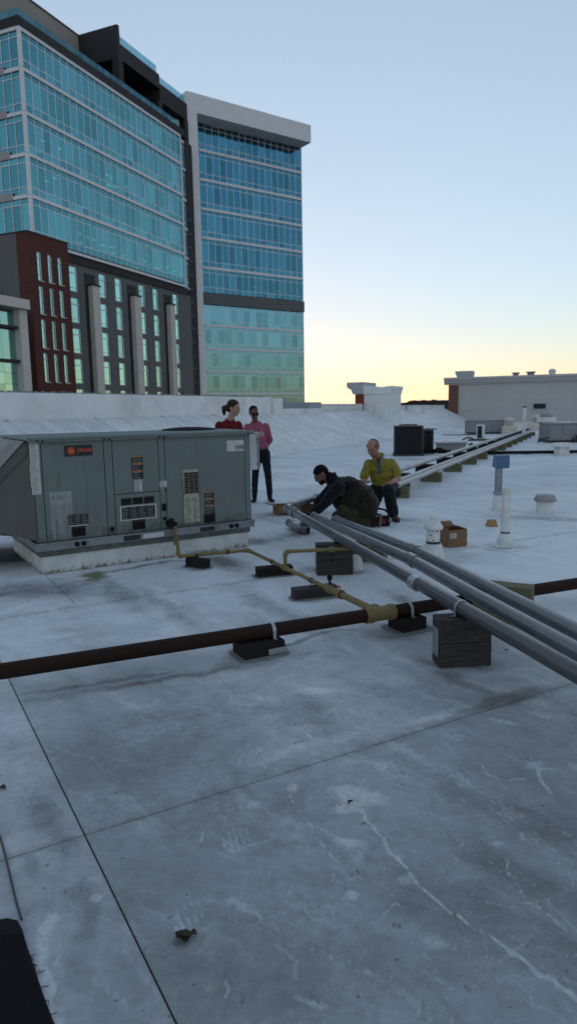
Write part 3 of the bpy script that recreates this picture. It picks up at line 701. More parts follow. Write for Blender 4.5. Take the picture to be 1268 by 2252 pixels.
def curtain(tw, pool, x0, x1, ncol, zs, bh, y=0.0, tr=0.62, sl=0.82, side=False, order=('main', 'sill', 'tran'), bands=True, slim=None):
    """glazed storeys between the band levels zs (top to bottom); returns pane requests by row"""
    cw = (x1 - x0) / ncol; mb = MB(); req = {'main': [], 'sill': [], 'tran': []}
    mw = 0.045
    def bar(a0, a1, z0, z1, d0=-0.022, d1=0.0):
        if side: mb.box(y + d0, y + d1, a0, a1, z0 - GZ, z1 - GZ)
        else: mb.box(a0, a1, y + d0, y + d1, z0 - GZ, z1 - GZ)
    for i in range(len(zs) - 1):
        zt, zb = zs[i] - bh / 2, zs[i + 1] + bh / 2
        for k in range(ncol + 1):
            bar(x0 + k * cw - mw, x0 + k * cw + mw, zb, zt)
        bar(x0, x1, zt - tr - 0.04, zt - tr + 0.04, -0.018); bar(x0, x1, zb + sl - 0.04, zb + sl + 0.04, -0.018)
        for k in range(ncol):
            xc = x0 + (k + 0.5) * cw
            req['main'].append((xc, (zt - tr + zb + sl) / 2, cw - 0.05, zt - tr - zb - sl - 0.04))
            req['sill'].append((xc, zb + sl / 2, cw - 0.05, sl - 0.04))
            req['tran'].append((xc, zt - tr / 2, cw - 0.05, tr - 0.04))
    mb.build('mullion_grid', mull_m, tw.e)
    return [(xc, y, z, w_, h_, side) for r in order for (xc, z, w_, h_) in req[r]]

# ---- left tower (glass box over a dark base)
def uz(z): return 1.5 + (z - 1.5) * TS
t1 = Tower('office_tower', 'teal glass office block on dark window base with bronze roof terrace', 23, (41, 58), 63 * TS)
W1 = 25.4 * TS
zs1 = [uz(z) for z in (33.80, 30.65, 27.15, 23.80, 20.38, 16.75)]
bh = 0.36
for z in zs1[:-1]:
    t1.box('spandrel', span_m, -0.12, W1 + 0.1, -0.14, 0.3, z - bh / 2, z + bh / 2)
    t1.box('spandrel', span_m, -0.14, 0.3, 0.31, 9.0, z - bh / 2, z + bh / 2)
t1.box('spandrel', span_m, -0.12, W1 + 0.1, -0.14, 0.5, zs1[-1] - 0.3, zs1[-1] - 0.0)
for i in range(5):
    t1.box('corner_post', span_m, -0.17, 0.16, -0.17, 0.16, zs1[i + 1] + bh / 2 + .002, zs1[i] - bh / 2 - .002)
    t1.box('corner_post', span_m, W1 - 0.08, W1 + 0.12, -0.16, 0.2, zs1[i + 1] + bh / 2 + .002, zs1[i] - bh / 2 - .002)
pool = PanePool(t1, t1glass)
rq = curtain(t1, pool, 0.16, W1 - 0.08, 26, zs1, bh)
rqs = curtain(t1, pool, 0.16, 5.06, 4, zs1, bh, side=True)
main = [r for r in rq[:130]] + [r for r in rqs[:20]]
for r in main + rqs[20:] + rq[130:]: pool.add(*r)
t1.box('core', core_m, 1.3, W1 - 0.3, 1.6, 24, GZ, zs1[0] - 0.1)
for z in zs1[1:]:
    t1.box('floor_slab', core_m, 0.25, W1 - 0.2, 0.31, 1.59, z - 0.2, z + 0.16)
    t1.box('floor_slab', core_m, 0.31, 1.29, 1.6, 9.0, z - 0.2, z + 0.16)
t1.box('side_wall', brownpanel_m, -0.1, 1.2, 9.02, 26, GZ, zs1[0])
for z in zs1[1:-1]:
    t1.box('brown_panel', brownpanel_m, -0.148, -0.1415, 2.3, 9.0, z - 0.2, z + 0.6)
lights = [(95,310),(130,327),(88,334),(102,398),(120,392),(236,385),(245,392),(240,408),(252,412),(278,411),(176,514),(194,522),(208,528),(178,534),(226,540),(246,543),(248,556),(272,563),(300,580),(318,575),(346,590),(368,588),(384,596),(300,590),(330,583)]
for (px, py) in lights:
    x, z = t1.loc(px, py, -0.9)
    t1.box('ceiling_light', lamp_m, x - random.uniform(0.16, 0.3), x + random.uniform(0.16, 0.3), 0.75, 1.0, z - 0.07, z + 0.07)
# glazed return at the right end and the dark joint to the next tower
xa, xb = W1 + 0.14, W1 + 1.9
zr = [z - 0.25 for z in zs1]
for z in zr: t1.box('spandrel', span_m, xa, xb + 0.05, 0.35, 0.8, z - 0.15, z + 0.15)
for r in curtain(t1, pool, xa, xb, 2, zr, 0.3, y=0.5, order=('main', 'sill', 'tran')): pool.add(*r)
pool.done()
t1.box('joint_wall', darkbrown_m, xa, xb + 3.0, 0.82, 5, GZ, zr[0] + 0.3)
t1.box('joint_wall', darkbrown_m, xb + 0.06, xb + 2.0, 0.3, 0.81, GZ, zr[0] + 0.2)
for k in range(14):
    z = 4 + k * 2.05
    t1.box('louvre', char_m, xb + 0.1, xb + 0.9, 0.22, 0.29, z, z + 0.22)
# dark soffit strip and charcoal base wall
zsoff = zs1[-1] - 0.3
t1.box('soffit', darkbrown_m, 4.4 * TS, W1 + 1.2, 0.12, 1.5, zsoff - 0.95, zsoff - 0.002)
zb1 = zsoff - 0.96
bx0, bx1 = 4.3 * TS, 27.4 * TS
WIN = [(4.76,6.02),(9.15,10.37),(11.79,12.96),(15.99,17.25),(18.71,19.91),(22.91,24.2)]
ROW = [(13.12,15.5),(10.2,12.57),(7.31,9.71),(4.42,6.81),(1.5,3.9)]
base_y = 0.3
xs = sorted(set([bx0] + [v * TS for w_ in WIN for v in w_] + [bx1]))
zrows = [zb1] + [uz(v) for r in ROW for v in (r[1], r[0])] + [GZ]
# wall built as real strips round the window openings
for i in range(len(xs) - 1):
    x0, x1 = xs[i], xs[i + 1]
    iswin = any(abs(x0 - a * TS) < 1e-6 for a, b in WIN)
    if not iswin: t1.box('charcoal_panel', char_m, x0 + 0.012, x1 - 0.012, base_y, base_y + 0.6, GZ, zb1)
    else:
        for j in range(0, len(zrows) - 1, 2):
            t1.box('charcoal_panel', char_m, x0 - 0.011, x1 + 0.011, base_y + 0.004, base_y + 0.6, zrows[j + 1] , zrows[j])
t1.box('wall', darkbrown_m, bx0, bx1, base_y + 0.61, base_y + 1.2, GZ, zb1)
g_base = glass_mat('green_glass', (0.42, 0.78, 0.74), (0.2, 0.4, 0.4), 0.1)
def window(tw, x0, x1, z0, z1, y, fr=0.07, bar=0.74, m=g_base, lower=None):
    o = tw.box('window', m, x0, x1, y, y + 0.04, z0, z1)
    o.rotation_euler = (0, 0, random.gauss(0, 0.0008))
    mb = MB()
    def b(a, c, d, f): mb.box(a, c, y - 0.08, y - 0.003, d - GZ, f - GZ)
    b(x0, x0 + fr, z0 + fr, z1 - fr); b(x1 - fr, x1, z0 + fr, z1 - fr); b(x0, x1, z1 - fr, z1); b(x0, x1, z0, z0 + fr)
    if bar: b(x0 + fr, x1 - fr, z0 + (z1 - z0) * bar - 0.06, z0 + (z1 - z0) * bar + 0.06)
    if lower: b(x0 + fr, x1 - fr, z0 + (z1 - z0) * lower - 0.025, z0 + (z1 - z0) * lower + 0.025)
    mb.build('frame', mull_m, o)
    return o
for (a, b) in WIN:
    for (c, d) in ROW:
        window(t1, a * TS + 0.02, b * TS - 0.02, uz(c) + 0.02, uz(d) - 0.02, base_y + 0.22, lower=0.16)
for (a, b) in ((7.32, 8.45), (14.27, 15.45), (21.3, 22.32)):
    t1.box('pier_shade', darkbrown_m, (a - 0.42) * TS, b * TS, base_y - 0.06, base_y - 0.004, GZ, uz(15.08))  # flat dark sheet standing for the shade beside and above each pier
    t1.box('pier', beige_m, a * TS, b * TS - 0.03, base_y - 0.75, base_y - 0.065, GZ, uz(13.95))
    t1.box('pier_cap', darkbrown_m, a * TS - 0.1, b * TS + 0.12, base_y - 0.85, base_y - 0.066, uz(13.95) + 0.002, uz(14.1))
# maroon brick block
OFF = 1.25
rx0, rz1 = t1.loc(60, 512, OFF); rx1, _ = t1.loc(149, 540, OFF)
rz1 = t1.loc(148, 536, OFF)[1]
RW = []
for (p0, p1) in (((81, 552), (91, 554)), ((105, 559), (114, 561)), ((127, 565), (136, 567))):
    RW.append((t1.loc(*p0, OFF)[0], t1.loc(*p1, OFF)[0]))
RR = [(t1.loc(81, 552, OFF)[1], t1.loc(90, 617, OFF)[1]), (t1.loc(89, 628, OFF)[1], t1.loc(96, 691, OFF)[1]),
      (t1.loc(94, 702, OFF)[1], t1.loc(102, 766, OFF)[1]), (t1.loc(100, 776, OFF)[1], t1.loc(107, 840, OFF)[1])]
ys = -OFF
rw = thing('brick_annex', 'maroon brick block with twelve slot windows at the foot of the glass tower', 'building', t1.e.location, t1.e.rotation_euler.z)
class Sub(Tower):
    def __init__(s, base, e): s.c = base.c; s.az = base.az; s.u = base.u; s.nrm = base.nrm; s.e = e
ra = Sub(t1, rw)
xs = [rx0] + [v for w_ in RW for v in w_] + [rx1]
zr_ = [rz1] + [v for r in RR for v in r] + [GZ]
for i in range(len(xs) - 1):
    if i % 2 == 0: ra.box('brick_wall', maroon_m, xs[i], xs[i + 1], ys, ys + 0.5, GZ, rz1)
    else:
        for j in range(0, len(zr_) - 1, 2): ra.box('brick_wall', maroon_m, xs[i], xs[i + 1], ys + 0.001, ys + 0.5, zr_[j + 1], zr_[j])
ra.box('brick_wall', maroon_m, rx0 + 0.003, rx0 + 0.8, ys + 0.501, ys + 1.6, GZ, rz1 - 0.003)
ra.box('grey_wall', char_m, rx0 + 0.01, rx1, ys + 1.605, ys + 18, GZ, rz1 - 0.01)
ra.box('coping', darkbrown_m, rx0 - 0.05, rx1 + 0.05, ys - 0.06, ys + 18, rz1 + 0.001, rz1 + 0.12)
for (a, b) in RW:
    for (zt, zb) in RR:
        o = window(ra, a + 0.015, b - 0.015, zb + 0.015, zt - 0.015, ys + 0.2, fr=0.05, bar=0.8, lower=0.2)
        ra.box('sill', beige_m, a - 0.02, b + 0.12, ys - 0.12, ys - 0.002, zb - 0.1, zb - 0.005, parent=None)
# beige building in front of it
OFF = 3.9; ys = -OFF
be = thing('beige_building', 'beige framed building with dark window bands beside the maroon brick block', 'building', t1.e.location, t1.e.rotation_euler.z)
bb = Sub(t1, be)
sx1, sz1 = bb.loc(66, 660, OFF); _, sz0 = bb.loc(66, 681, OFF)
sx0 = sx1 - 9
bb.box('roof_slab', beige_m, sx0, sx1, ys, ys + 7, sz0, sz1, bevel=0.02)
cx0, cx1 = bb.loc(43, 690, OFF - 0.5)[0], bb.loc(60, 690, OFF - 0.5)[0]
bb.box('column', beige_m, cx0, cx1, ys + 0.5, ys + 1.4, GZ, sz0 - 0.002, bevel=0.02)
bb.box('wall', char_m, sx0, cx1 + 0.1, ys + 1.42, ys + 6.9, GZ, sz0 - 0.003)
wy = ys + 1.3
bands = [(bb.loc(0, 684, OFF - 1.3)[1], bb.loc(0, 713, OFF - 1.3)[1]), (bb.loc(0, 723, OFF - 1.3)[1], bb.loc(0, 788, OFF - 1.3)[1]), (bb.loc(0, 793, OFF - 1.3)[1], bb.loc(0, 870, OFF - 1.3)[1])]
wx1 = bb.loc(32, 700, OFF - 1.3)[0]
for bi, (zt, zb) in enumerate(bands):
    for k in range(5):
        xr = wx1 - k * 0.95
        if bi < 2: bb.box('window', g_base, xr - 0.92, xr, wy, wy + 0.06, zb, zt)
        else:
            hh = (zt - zb) / 3
            for j in range(3): bb.box('window', g_base, xr - 0.92, xr, wy, wy + 0.06, zb + j * hh + 0.03, zb + (j + 1) * hh)
    bb.box('window_beam', darkbrown_m, sx0, cx0 + 0.2, wy - 0.5, wy + 0.1, zb - 0.34, zb - 0.04)
mb = MB()
for k in range(6): mb.tube([(sx1 - 1.6 - k * 1.5, ys + 2.0, sz1 - GZ), (sx1 - 1.6 - k * 1.5, ys + 2.0, sz1 - GZ + 1.1)], 0.03, 6)
mb.tube([(sx1 - 1.6, ys + 2.0, sz1 - GZ + 1.1), (sx0, ys + 2.0, sz1 - GZ + 1.1)], 0.03, 6)
mb.tube([(sx1 - 1.6, ys + 2.0, sz1 - GZ + 0.55), (sx0, ys + 2.0, sz1 - GZ + 0.55)], 0.02, 6)
mb.build('railing', dark_m, be)
# roof terrace
zt1 = zs1[0] + bh / 2
t1.box('parapet', darkbrown_m, -0.2, W1 + 1.2, -0.2, 0.6, zt1 + 0.002, zt1 + 0.95)
t1.box('parapet', darkbrown_m, -0.2, 0.6, 0.61, 20, zt1 + 0.002, zt1 + 0.95)
t1.box('terrace_floor', darkbrown_m, 0.61, W1, 0.61, 24, zt1, zt1 + 0.4)
for k in range(24):
    x0 = 0.1 + k * (W1 - 0.2) / 24
    t1.box('railing_panel', rail_glass, x0 + 0.04, x0 + (W1 - 0.2) / 24 - 0.04, 0.25, 0.28, zt1 + 0.97, zt1 + 1.95)
for k in range(6): t1.box('railing_panel', rail_glass, 0.25, 0.28, 0.3 + k * 1.3, 1.55 + k * 1.3, zt1 + 0.97, zt1 + 1.95)
ph = thing('penthouse', 'dark bronze open roof pavilion with columns on the glass tower terrace', 'pavilion', t1.e.location, t1.e.rotation_euler.z)
pp = Sub(t1, ph); PO = -1.25; py_ = 1.25
px0, pz_top = pp.loc(262, 57, PO); _, pz_a = pp.loc(265, 97, PO); _, pz_b = pp.loc(265, 130, PO)
px1, pz_c = pp.loc(350, 166, PO); _, pz_d = pp.loc(352, 208, PO); px2, pz_e = pp.loc(405, 228, PO); _, pz_f = pp.loc(405, 262, PO)
zf = zt1 + 0.41
pp.box('side_wall', darkbrown_m, px0 - 0.5, px0 + 0.0, py_, py_ + 13, pz_b + 0.0, pz_top)
pp.box('fascia', darkbrown_m, px0 + 0.001, px1, py_, py_ + 1.2, pz_b, pz_a)
pp.box('fascia', darkbrown_m, px1 + 0.001, px2 + 0.8, py_, py_ + 1.2, pz_f + 0.1, pz_c - 1.0)
pp.box('roof_slab', darkbrown_m, px0, px1, py_ + 1.21, py_ + 12, pz_b + 0.6, pz_a)
pp.box('roof_slab', darkbrown_m, px1 + 0.01, px2 + 0.8, py_ + 1.21, py_ + 12, pz_f + 0.6, pz_c - 1.0)
for x in (px0 - 0.5, px1 - 0.4, px2): pp.box('column', darkbrown_m, x, x + 1.0, py_ + 0.003, py_ + 1.0, zf, (pz_b if x < px1 - 1 else pz_f + 0.1) - 0.002)
pp.box('back_wall', darkbrown_m, px0 - 0.5, px2 + 0.8, py_ + 6, py_ + 6.4, zf, pz_f)
pp.box('beam', darkbrown_m, px0 - 4.5, px0 - 0.52, py_ + 3, py_ + 4, zf, pz_b - 0.6)
for k in range(8):
    x0 = px0 + 0.3 + k * (px1 - px0 - 0.5) / 8
    pp.box('railing_panel', rail_glass, x0, x0 + (px1 - px0 - 0.5) / 8 - 0.06, py_ + 0.3, py_ + 0.33, pz_a + 0.002, pz_a + 1.15)
for k in range(8):
    x0 = px1 + 0.2 + k * (px2 - px1 + 0.4) / 8
    pp.box('railing_panel', rail_glass, x0, x0 + (px2 - px1 + 0.4) / 8 - 0.06, py_ + 0.3, py_ + 0.33, pz_c - 0.998, pz_c + 0.1)
sd_ = thing('roof_plant_house', 'tan horizontally sided plant house rising behind the roof terrace', 'building', t1.e.location, t1.e.rotation_euler.z)
ss = Sub(t1, sd_)
hx1, hz1 = ss.loc(166, 75, -7.5)
ss.box('siding_wall', tan_m, -2.0, hx1 + 3, 7.5, 22, zf, hz1)
ss.box('coping', dark_m, -2.1, hx1 + 3.1, 7.4, 22.1, hz1 + 0.002, hz1 + 0.18)

# ---- second tower with white portal frame
t2 = Tower('portal_tower', 'blue glass tower set in a white portal frame with charcoal belt', 55, (435, 300), 94 * TS)
W2 = 16.4 * TS
zU = [uz(z) for z in (38.3, 34.92, 31.35, 27.75, 24.12, 20.36, 17.05)]
zL = [uz(z) for z in (15.74, 12.93, 9.9, 6.9, 3.9, 0.9, -2.1)]
pool2 = PanePool(t2, t2glass)
r1 = curtain(t2, pool2, 0.0, W2, 16, zU, 0.42, tr=0.55, sl=0.8)
r2 = curtain(t2, pool2, 0.0, W2, 16, zL, 0.36, tr=0.5, sl=0.65)
pool2.limit = 190; pool3 = PanePool(t2, t2low, 108)
for r in r1: pool2.add(*r)
for r in r2: pool3.add(*r)
pool2.done(); pool3.done()
for z in zU[1:-1]: t2.box('spandrel', span_m, 0.0, W2 + 0.05, -0.15, 0.3, z - 0.21, z + 0.21)
for z in zL[1:]: t2.box('spandrel', span_m, 0.0, W2 + 0.05, -0.15, 0.3, z - 0.18, z + 0.18)
for z in zU[1:] + zL: t2.box('floor_slab', core_m, 0.05, W2 - 0.05, 0.31, 1.9, z - 0.2, z + 0.2)
t2.box('belt', char_m, -0.05, W2 + 0.12, -0.35, 0.3, zL[0] - 0.1, zU[-1] + 0.1)
t2.box('corner_post', mull_m, W2 + 0.001, W2 + 0.12, -0.05, 0.1, GZ, zU[0])
t2.box('core', core_m, 0.0, W2 - 0.6, 1.91, 18, GZ, zU[0])
t2.box('side_wall', char_m, W2 - 0.59, W2 + 0.0, 0.31, 18, GZ, zU[0])
fz0, fz1 = uz(38.2), uz(40.45)
frame_m = simple('white_portal', (0.80, 0.80, 0.81), 0.6, 0, 0.05, 0.4, bump=0)
fx0, fx1, fx2 = -2.75 * TS, -1.36 * TS, 16.34 * TS
t2.box('portal_column', frame_m, fx0, fx1, -2.5 * TS, 3, GZ, fz0 - 0.001)
t2.box('portal_beam', frame_m, fx0, fx2, -2.5 * TS - 0.002, 2.0, fz0, fz1)
t2.box('soffit', char_m, fx1, W2 + 0.1, -0.02, 0.3, zU[0], fz0 - 0.003)
t2.box('side_wall', char_m, fx1, -0.01, 0.0, 5, GZ, fz0 - 0.003)
for (px, py) in [(475,298),(533,318),(586,349),(560,470),(610,490),(475,618),(480,640),(488,632),(560,632),(586,640),(470,630),(610,640)]:
    x, z = t2.loc(px, py, -0.9)
    t2.box('ceiling_light', lamp_m, x - 0.22, x + 0.22, 0.8, 1.05, z - 0.07, z + 0.07)

# ------------------------------------------------------------------ far tan building on this roof
fc = aty(985, 905, 58.4); fb_az = 113
fb = thing('tan_building', 'long grey tan building with heavy cornice and brick end beyond the roof', 'building', (fc.x, fc.y, GZ), R(90 - fb_az))
fu = az(fb_az); fn = Vector((fu.y, -fu.x, 0))
def floc(px, py):
    d = Vector(ray(px, py)); k = (fc.x * fn.x + fc.y * fn.y) / (d.x * fn.x + d.y * fn.y)
    q = Vector(EYE) + d * k; return ((q.x - fc.x) * fu.x + (q.y - fc.y) * fu.y, q.z)
far_m = simple('grey_tan_wall', (0.46, 0.45, 0.44), 0.8, 0, 0.05, 0.5, bump=0)
farbrick_m = brick_mat('brown_brick', (0.18, 0.095, 0.075), (0.16, 0.085, 0.065), (0.15, 0.10, 0.08))
bxr = floc(1007, 850)[0]; fzt = floc(1007, 846)[1]; fct = floc(990, 831)[1]
FBW = 26.0
box('brick_wall', farbrick_m, fb, 0, bxr, -0.12, 9, 0, fzt - GZ)
zrow = [GZ, floc(1100, 938)[1], floc(1100, 903)[1], floc(1100, 880)[1], fzt]
npan = 14; pw = (FBW - bxr) / npan
for r_ in range(4):
    for k in range(npan):
        if r_ == 2 and k == 6: pass
        box('wall_panel', far_m, fb, bxr + k * pw + 0.004, bxr + (k + 1) * pw - 0.004, 0, 0.3, zrow[r_] - GZ + 0.004, zrow[r_ + 1] - GZ - 0.004)
box('wall', greypaint_m, fb, bxr, FBW, 0.02, 9, 0, fzt - GZ - 0.01)
pf = [(0.3, 0), (-0.12, 0), (-0.16, 0.12), (-0.3, 0.2), (-0.34, 0.42), (-0.5, 0.5), (-0.5, 0.72), (0.3, 0.72)]
ch = fct - fzt
MB().prism([(-0.35, y, fzt - GZ + 0.002 + z * ch / 0.72) for y, z in pf], (FBW + 0.5, 0, 0)).build('cornice', far_m, fb)
box('roof', far_m, fb, 0, FBW, 0.31, 9, fzt - GZ + 0.003, fct - GZ - 0.15)
wx, wz = floc(1172, 888); wx2, wz2 = floc(1199, 899)
box('window', simple('dark_blue_window', (0.02, 0.03, 0.06), 0.7, spec=0.2), fb, wx, wx2, -0.05, -0.006, wz2 - GZ, wz - GZ)
mb = MB()
for a, b, c_, d_ in ((wx - .1, wx2 + .1, wz, wz + .1), (wx - .1, wx2 + .1, wz2 - .1, wz2), (wx - .1, wx, wz2, wz), (wx2, wx2 + .1, wz2, wz)): mb.box(a, b, -0.09, -0.004, c_ - GZ, d_ - GZ)
mb.build('window_frame', far_m, fb)
for (pa, pb, pc, nm, lb, mt) in (((998, 816), (1036, 832), 1.4, 'roof_block', 'tapered grey block standing on the cornice end of the tan building', cornice_m),):
    x0, z1_ = floc(*pa); x1 = floc(*pb)[0]
    o = thing(nm, lb, 'roof block', fb.location, fb.rotation_euler.z)
    MB().prism([(x0 + 0.25, 0.4, fct - 0.15 - GZ), (x1 - 0.1, 0.4, fct - 0.15 - GZ), (x1, 0.4, z1_ - GZ - 0.1), (x1, 0.4, z1_ - GZ), (x0, 0.4, z1_ - GZ), (x0, 0.4, z1_ - GZ - 0.15)], (0, 1.4, 0)).build('block', mt, o)
for (xa_, xb_, yt, lb) in ((1122, 1138, 820, 'flat grey vent box on the tan building roof, nearer its brick end'), (1154, 1174, 818, 'flat grey vent box on the tan building roof, nearer the white vent'),):
    x0, z1_ = floc(xa_, yt); x1 = floc(xb_, yt)[0]
    o = thing('roof_vent', lb, 'vent', fb.location, fb.rotation_euler.z)
    box('housing', greypaint_m, o, x0 + 0.1, x1 - 0.1, 0.8, 1.8, fct - 0.15 - GZ, z1_ - GZ - 0.02); box('lid', greypaint_m, o, x0, x1, 0.7, 1.9, z1_ - GZ - 0.018, z1_ - GZ + 0.06)
x0, z1_ = floc(1203, 811); x1 = floc(1221, 811)[0]
o = thing('roof_vent', 'white domed vent on top of the tan building', 'vent', fb.location, fb.rotation_euler.z)
r_ = (x1 - x0) / 2
MB().lathe([(r_ * 0.8, fct - 0.15 - GZ), (r_ * 0.8, z1_ - GZ - 0.25), (r_, z1_ - GZ - 0.22), (r_ * 0.9, z1_ - GZ - 0.05), (r_ * 0.4, z1_ - GZ + 0.04)], ((x0 + x1) / 2, 1.2, 0), seg=16).build('cap', ventwhite_m, o, smooth=True)
# distant low roofs / trees line beyond the parapet
db_m = simple('far_dark_roof', (0.06, 0.05, 0.045), 0.9, bump=0)
p0, p1 = aty(868, 886, 95), aty(1010, 880, 80)
db = thing('distant_building', 'low dark brown building on the horizon between tower and tan building', 'building', (p0.x, p0.y, GZ), math.atan2(p1.y - p0.y, p1.x - p0.x))
Ld = (p1.xy - p0.xy).length
box('wall', db_m, db, 0, Ld, 0, 12, 0, p0.z - GZ)
MB().prism([(2.2, 0.5, p0.z - GZ), (Ld, 0.5, p0.z - GZ), (Ld, 0.5, p1.z - GZ), (3.2, 0.5, p0.z - GZ + 0.25)], (0, 10, 0)).build('roof', db_m, db)
for k in range(3):
    box('roof_vent', db_m, db, 1.0 + k * 2.6, 1.4 + k * 2.6, 2, 2.5, p0.z - GZ, p0.z - GZ + 0.3)
# ================================================================== ROOFTOP OBJECTS
# ------------------------------------------------------------------ packaged rooftop unit
RL, RR_ = gp(94, 1265), gp(545, 1203)
rdir = (RR_ - RL).normalized(); RZ = math.atan2(rdir.y, rdir.x)
rtu = thing('rooftop_unit', 'large grey green rooftop air conditioning unit with hood, stickers and white curb', 'air conditioner', (RL.x, RL.y, 0), RZ)
RM = Matrix.Translation((RL.x, RL.y, 0)) @ Matrix.Rotation(RZ, 4, 'Z')
def rl(x, y, z): return RM @ Vector((x, y, z))
def rpix(px, py, y=0.0):                 # pixel on the unit's front plane (pushed back by y) -> local x, z
    n = Vector((rdir.y, -rdir.x, 0)); p = Vector((RL.x, RL.y, 0)) - n * y; d = Vector(ray(px, py))
    k = (p.x * n.x + p.y * n.y) / (d.x * n.x + d.y * n.y); q = Vector(EYE) + d * k
    return ((q - Vector((RL.x, RL.y, 0))).dot(rdir), q.z)
DEP = 1.42
box('curb', curb_m, rtu, 0.0, 2.215, 0.0, DEP - 0.05, 0.0, 0.185, bevel=0.008)
box('curb_flashing', unit_m, rtu, -0.015, 2.235, -0.012, DEP - 0.04, 0.172, 0.226, bevel=0.002)
rail = box('base_rail', rail_m, rtu, -0.045, 2.28, -0.035, DEP, 0.228, 0.305, bevel=0.004)
box('rail_lip', rail_m, rail, -0.05, 2.285, -0.045, -0.036, 0.292, 0.307)
for x in (0.33, 0.395, 1.99, 2.055):
    MB().lathe([(0.024, 0), (0.024, 0.012)], (x, -0.0365, 0.265), (0, -1, 0), 16).build('lifting_hole', black_m, rail)
for x in (0.79, 1.62):
    box('fork_pocket', dark_m, rail, x, x + 0.17, -0.0375, -0.036, 0.238, 0.288)
box('rail_label', paper_m, rail, 0.985, 1.21, -0.0485, -0.046, 0.243, 0.29)
box('cabinet', dark_m, rtu, 0.0, 2.24, 0.012, DEP - 0.02, 0.306, 1.262)
PZ0, PZ1 = 0.31, 1.258
def panel(x0, x1, z0, z1, name='panel', y=0.0): return box(name, unit_m, rtu, x0 + 0.003, x1 - 0.003, y - 0.012, 0.011, z0, z1, bevel=0.004)
panel(-0.02, 0.062, PZ0, PZ1, 'corner_post'); p1 = panel(0.062, 0.645, PZ0, PZ1); s1 = panel(0.645, 0.728, PZ0, PZ1, 'panel_strip')
p2 = panel(0.728, 1.2, 0.709, PZ1); p3 = panel(0.728, 1.2, PZ0, 0.703); s2 = panel(1.2, 1.268, PZ0, PZ1, 'panel_strip')
p4 = panel(1.268, 2.19, PZ0, PZ1); panel(2.19, 2.26, PZ0, PZ1, 'corner_post')
box('side_panel', unit_m, rtu, 2.241, 2.262, 0.013, DEP - 0.02, PZ0, PZ1, bevel=0.004)
box('side_panel', hood_m, rtu, -0.021, -0.001, 0.013, DEP - 0.02, PZ0, PZ1, bevel=0.004)
# lid with a turned down lip
MB().prism([(-0.06, -0.045, 1.262), (-0.06, DEP + 0.03, 1.262), (-0.06, DEP + 0.03, 1.284), (-0.06, DEP / 2, 1.296), (-0.06, -0.045, 1.290)], (2.36, 0, 0)).build('lid', unit_m, rtu, bevel=0.006)
box('lid_lip', unit_m, rtu, -0.055, 2.292, -0.04, -0.026, 1.243, 1.2615, bevel=0.003)
for x in (0.03, 0.075, 0.648, 0.70, 1.205, 1.26, 2.225):
    MB().lathe([(0.009, 0), (0.009, 0.006), (0.005, 0.008)], (x, -0.0405, 1.254), (0, -1, 0), 10).build('screw', black_m, rtu)
# condenser fan guard on the lid
fg = MB()
for r_ in (0.10, 0.17, 0.24, 0.30): 
    fg.tube([(1.86 + r_ * math.cos(a), 0.7 + r_ * math.sin(a), 1.295 + 0.03 * (1 - (r_ / 0.36) ** 2)) for a in [k * math.pi / 16 for k in range(33)]], 0.005, 6, False)
for k in range(8):
    a = k * math.pi / 8
    fg.tube([(1.86 + r_ * math.cos(a), 0.7 + r_ * math.sin(a), 1.295 + 0.03 * (1 - (r_ / 0.36) ** 2)) for r_ in [-.3, -.2, -.1, 0, .1, .2, .3]], 0.005, 6, False)
fgo = fg.build('fan_guard', black_m, rtu)
MB().lathe([(0.30, 1.285), (0.30, 1.30), (0.27, 1.312), (0.1, 1.325), (0.02, 1.326)], (1.86, 0.7, 0), seg=32).build('fan_shroud', black_m, fgo, smooth=True)
# fresh-air hood on the left end
pf = [(-0.022, 1.235), (-0.10, 1.235), (-0.10, 1.17), (-0.022, 0.96)]
hood = MB().prism([(-0.022, 0.02, 0.36), (-0.022, 0.02, 1.24), (-0.085, 0.02, 1.24), (-0.60, 0.02, 0.70), (-0.60, 0.02, 0.46)], (0, DEP - 0.06, 0)).build('hood', hood_m, rtu, bevel=0.006)
MB().prism([(-0.087, 0.005, 1.252), (-0.075, 0.005, 1.26), (-0.632, 0.005, 0.68), (-0.62, 0.005, 0.67)], (0, DEP - 0.03, 0)).build('hood_top', hood_m, hood)
MB().prism([(-0.022, -0.012, 0.33), (-0.022, -0.012, 1.02), (-0.045, -0.012, 1.13), (-0.56, -0.012, 0.64), (-0.56, -0.012, 0.45), (-0.30, -0.012, 0.43)], (0, 0.03, 0)).build('hood_cheek', hood_m, hood, bevel=0.003)
for k in range(6): box('drip_edge' if k == 0 else 'hood_filter', dark_m, hood, -0.59 + k * 0.09, -0.51 + k * 0.09, 0.1, DEP - 0.1, 0.44, 0.452)
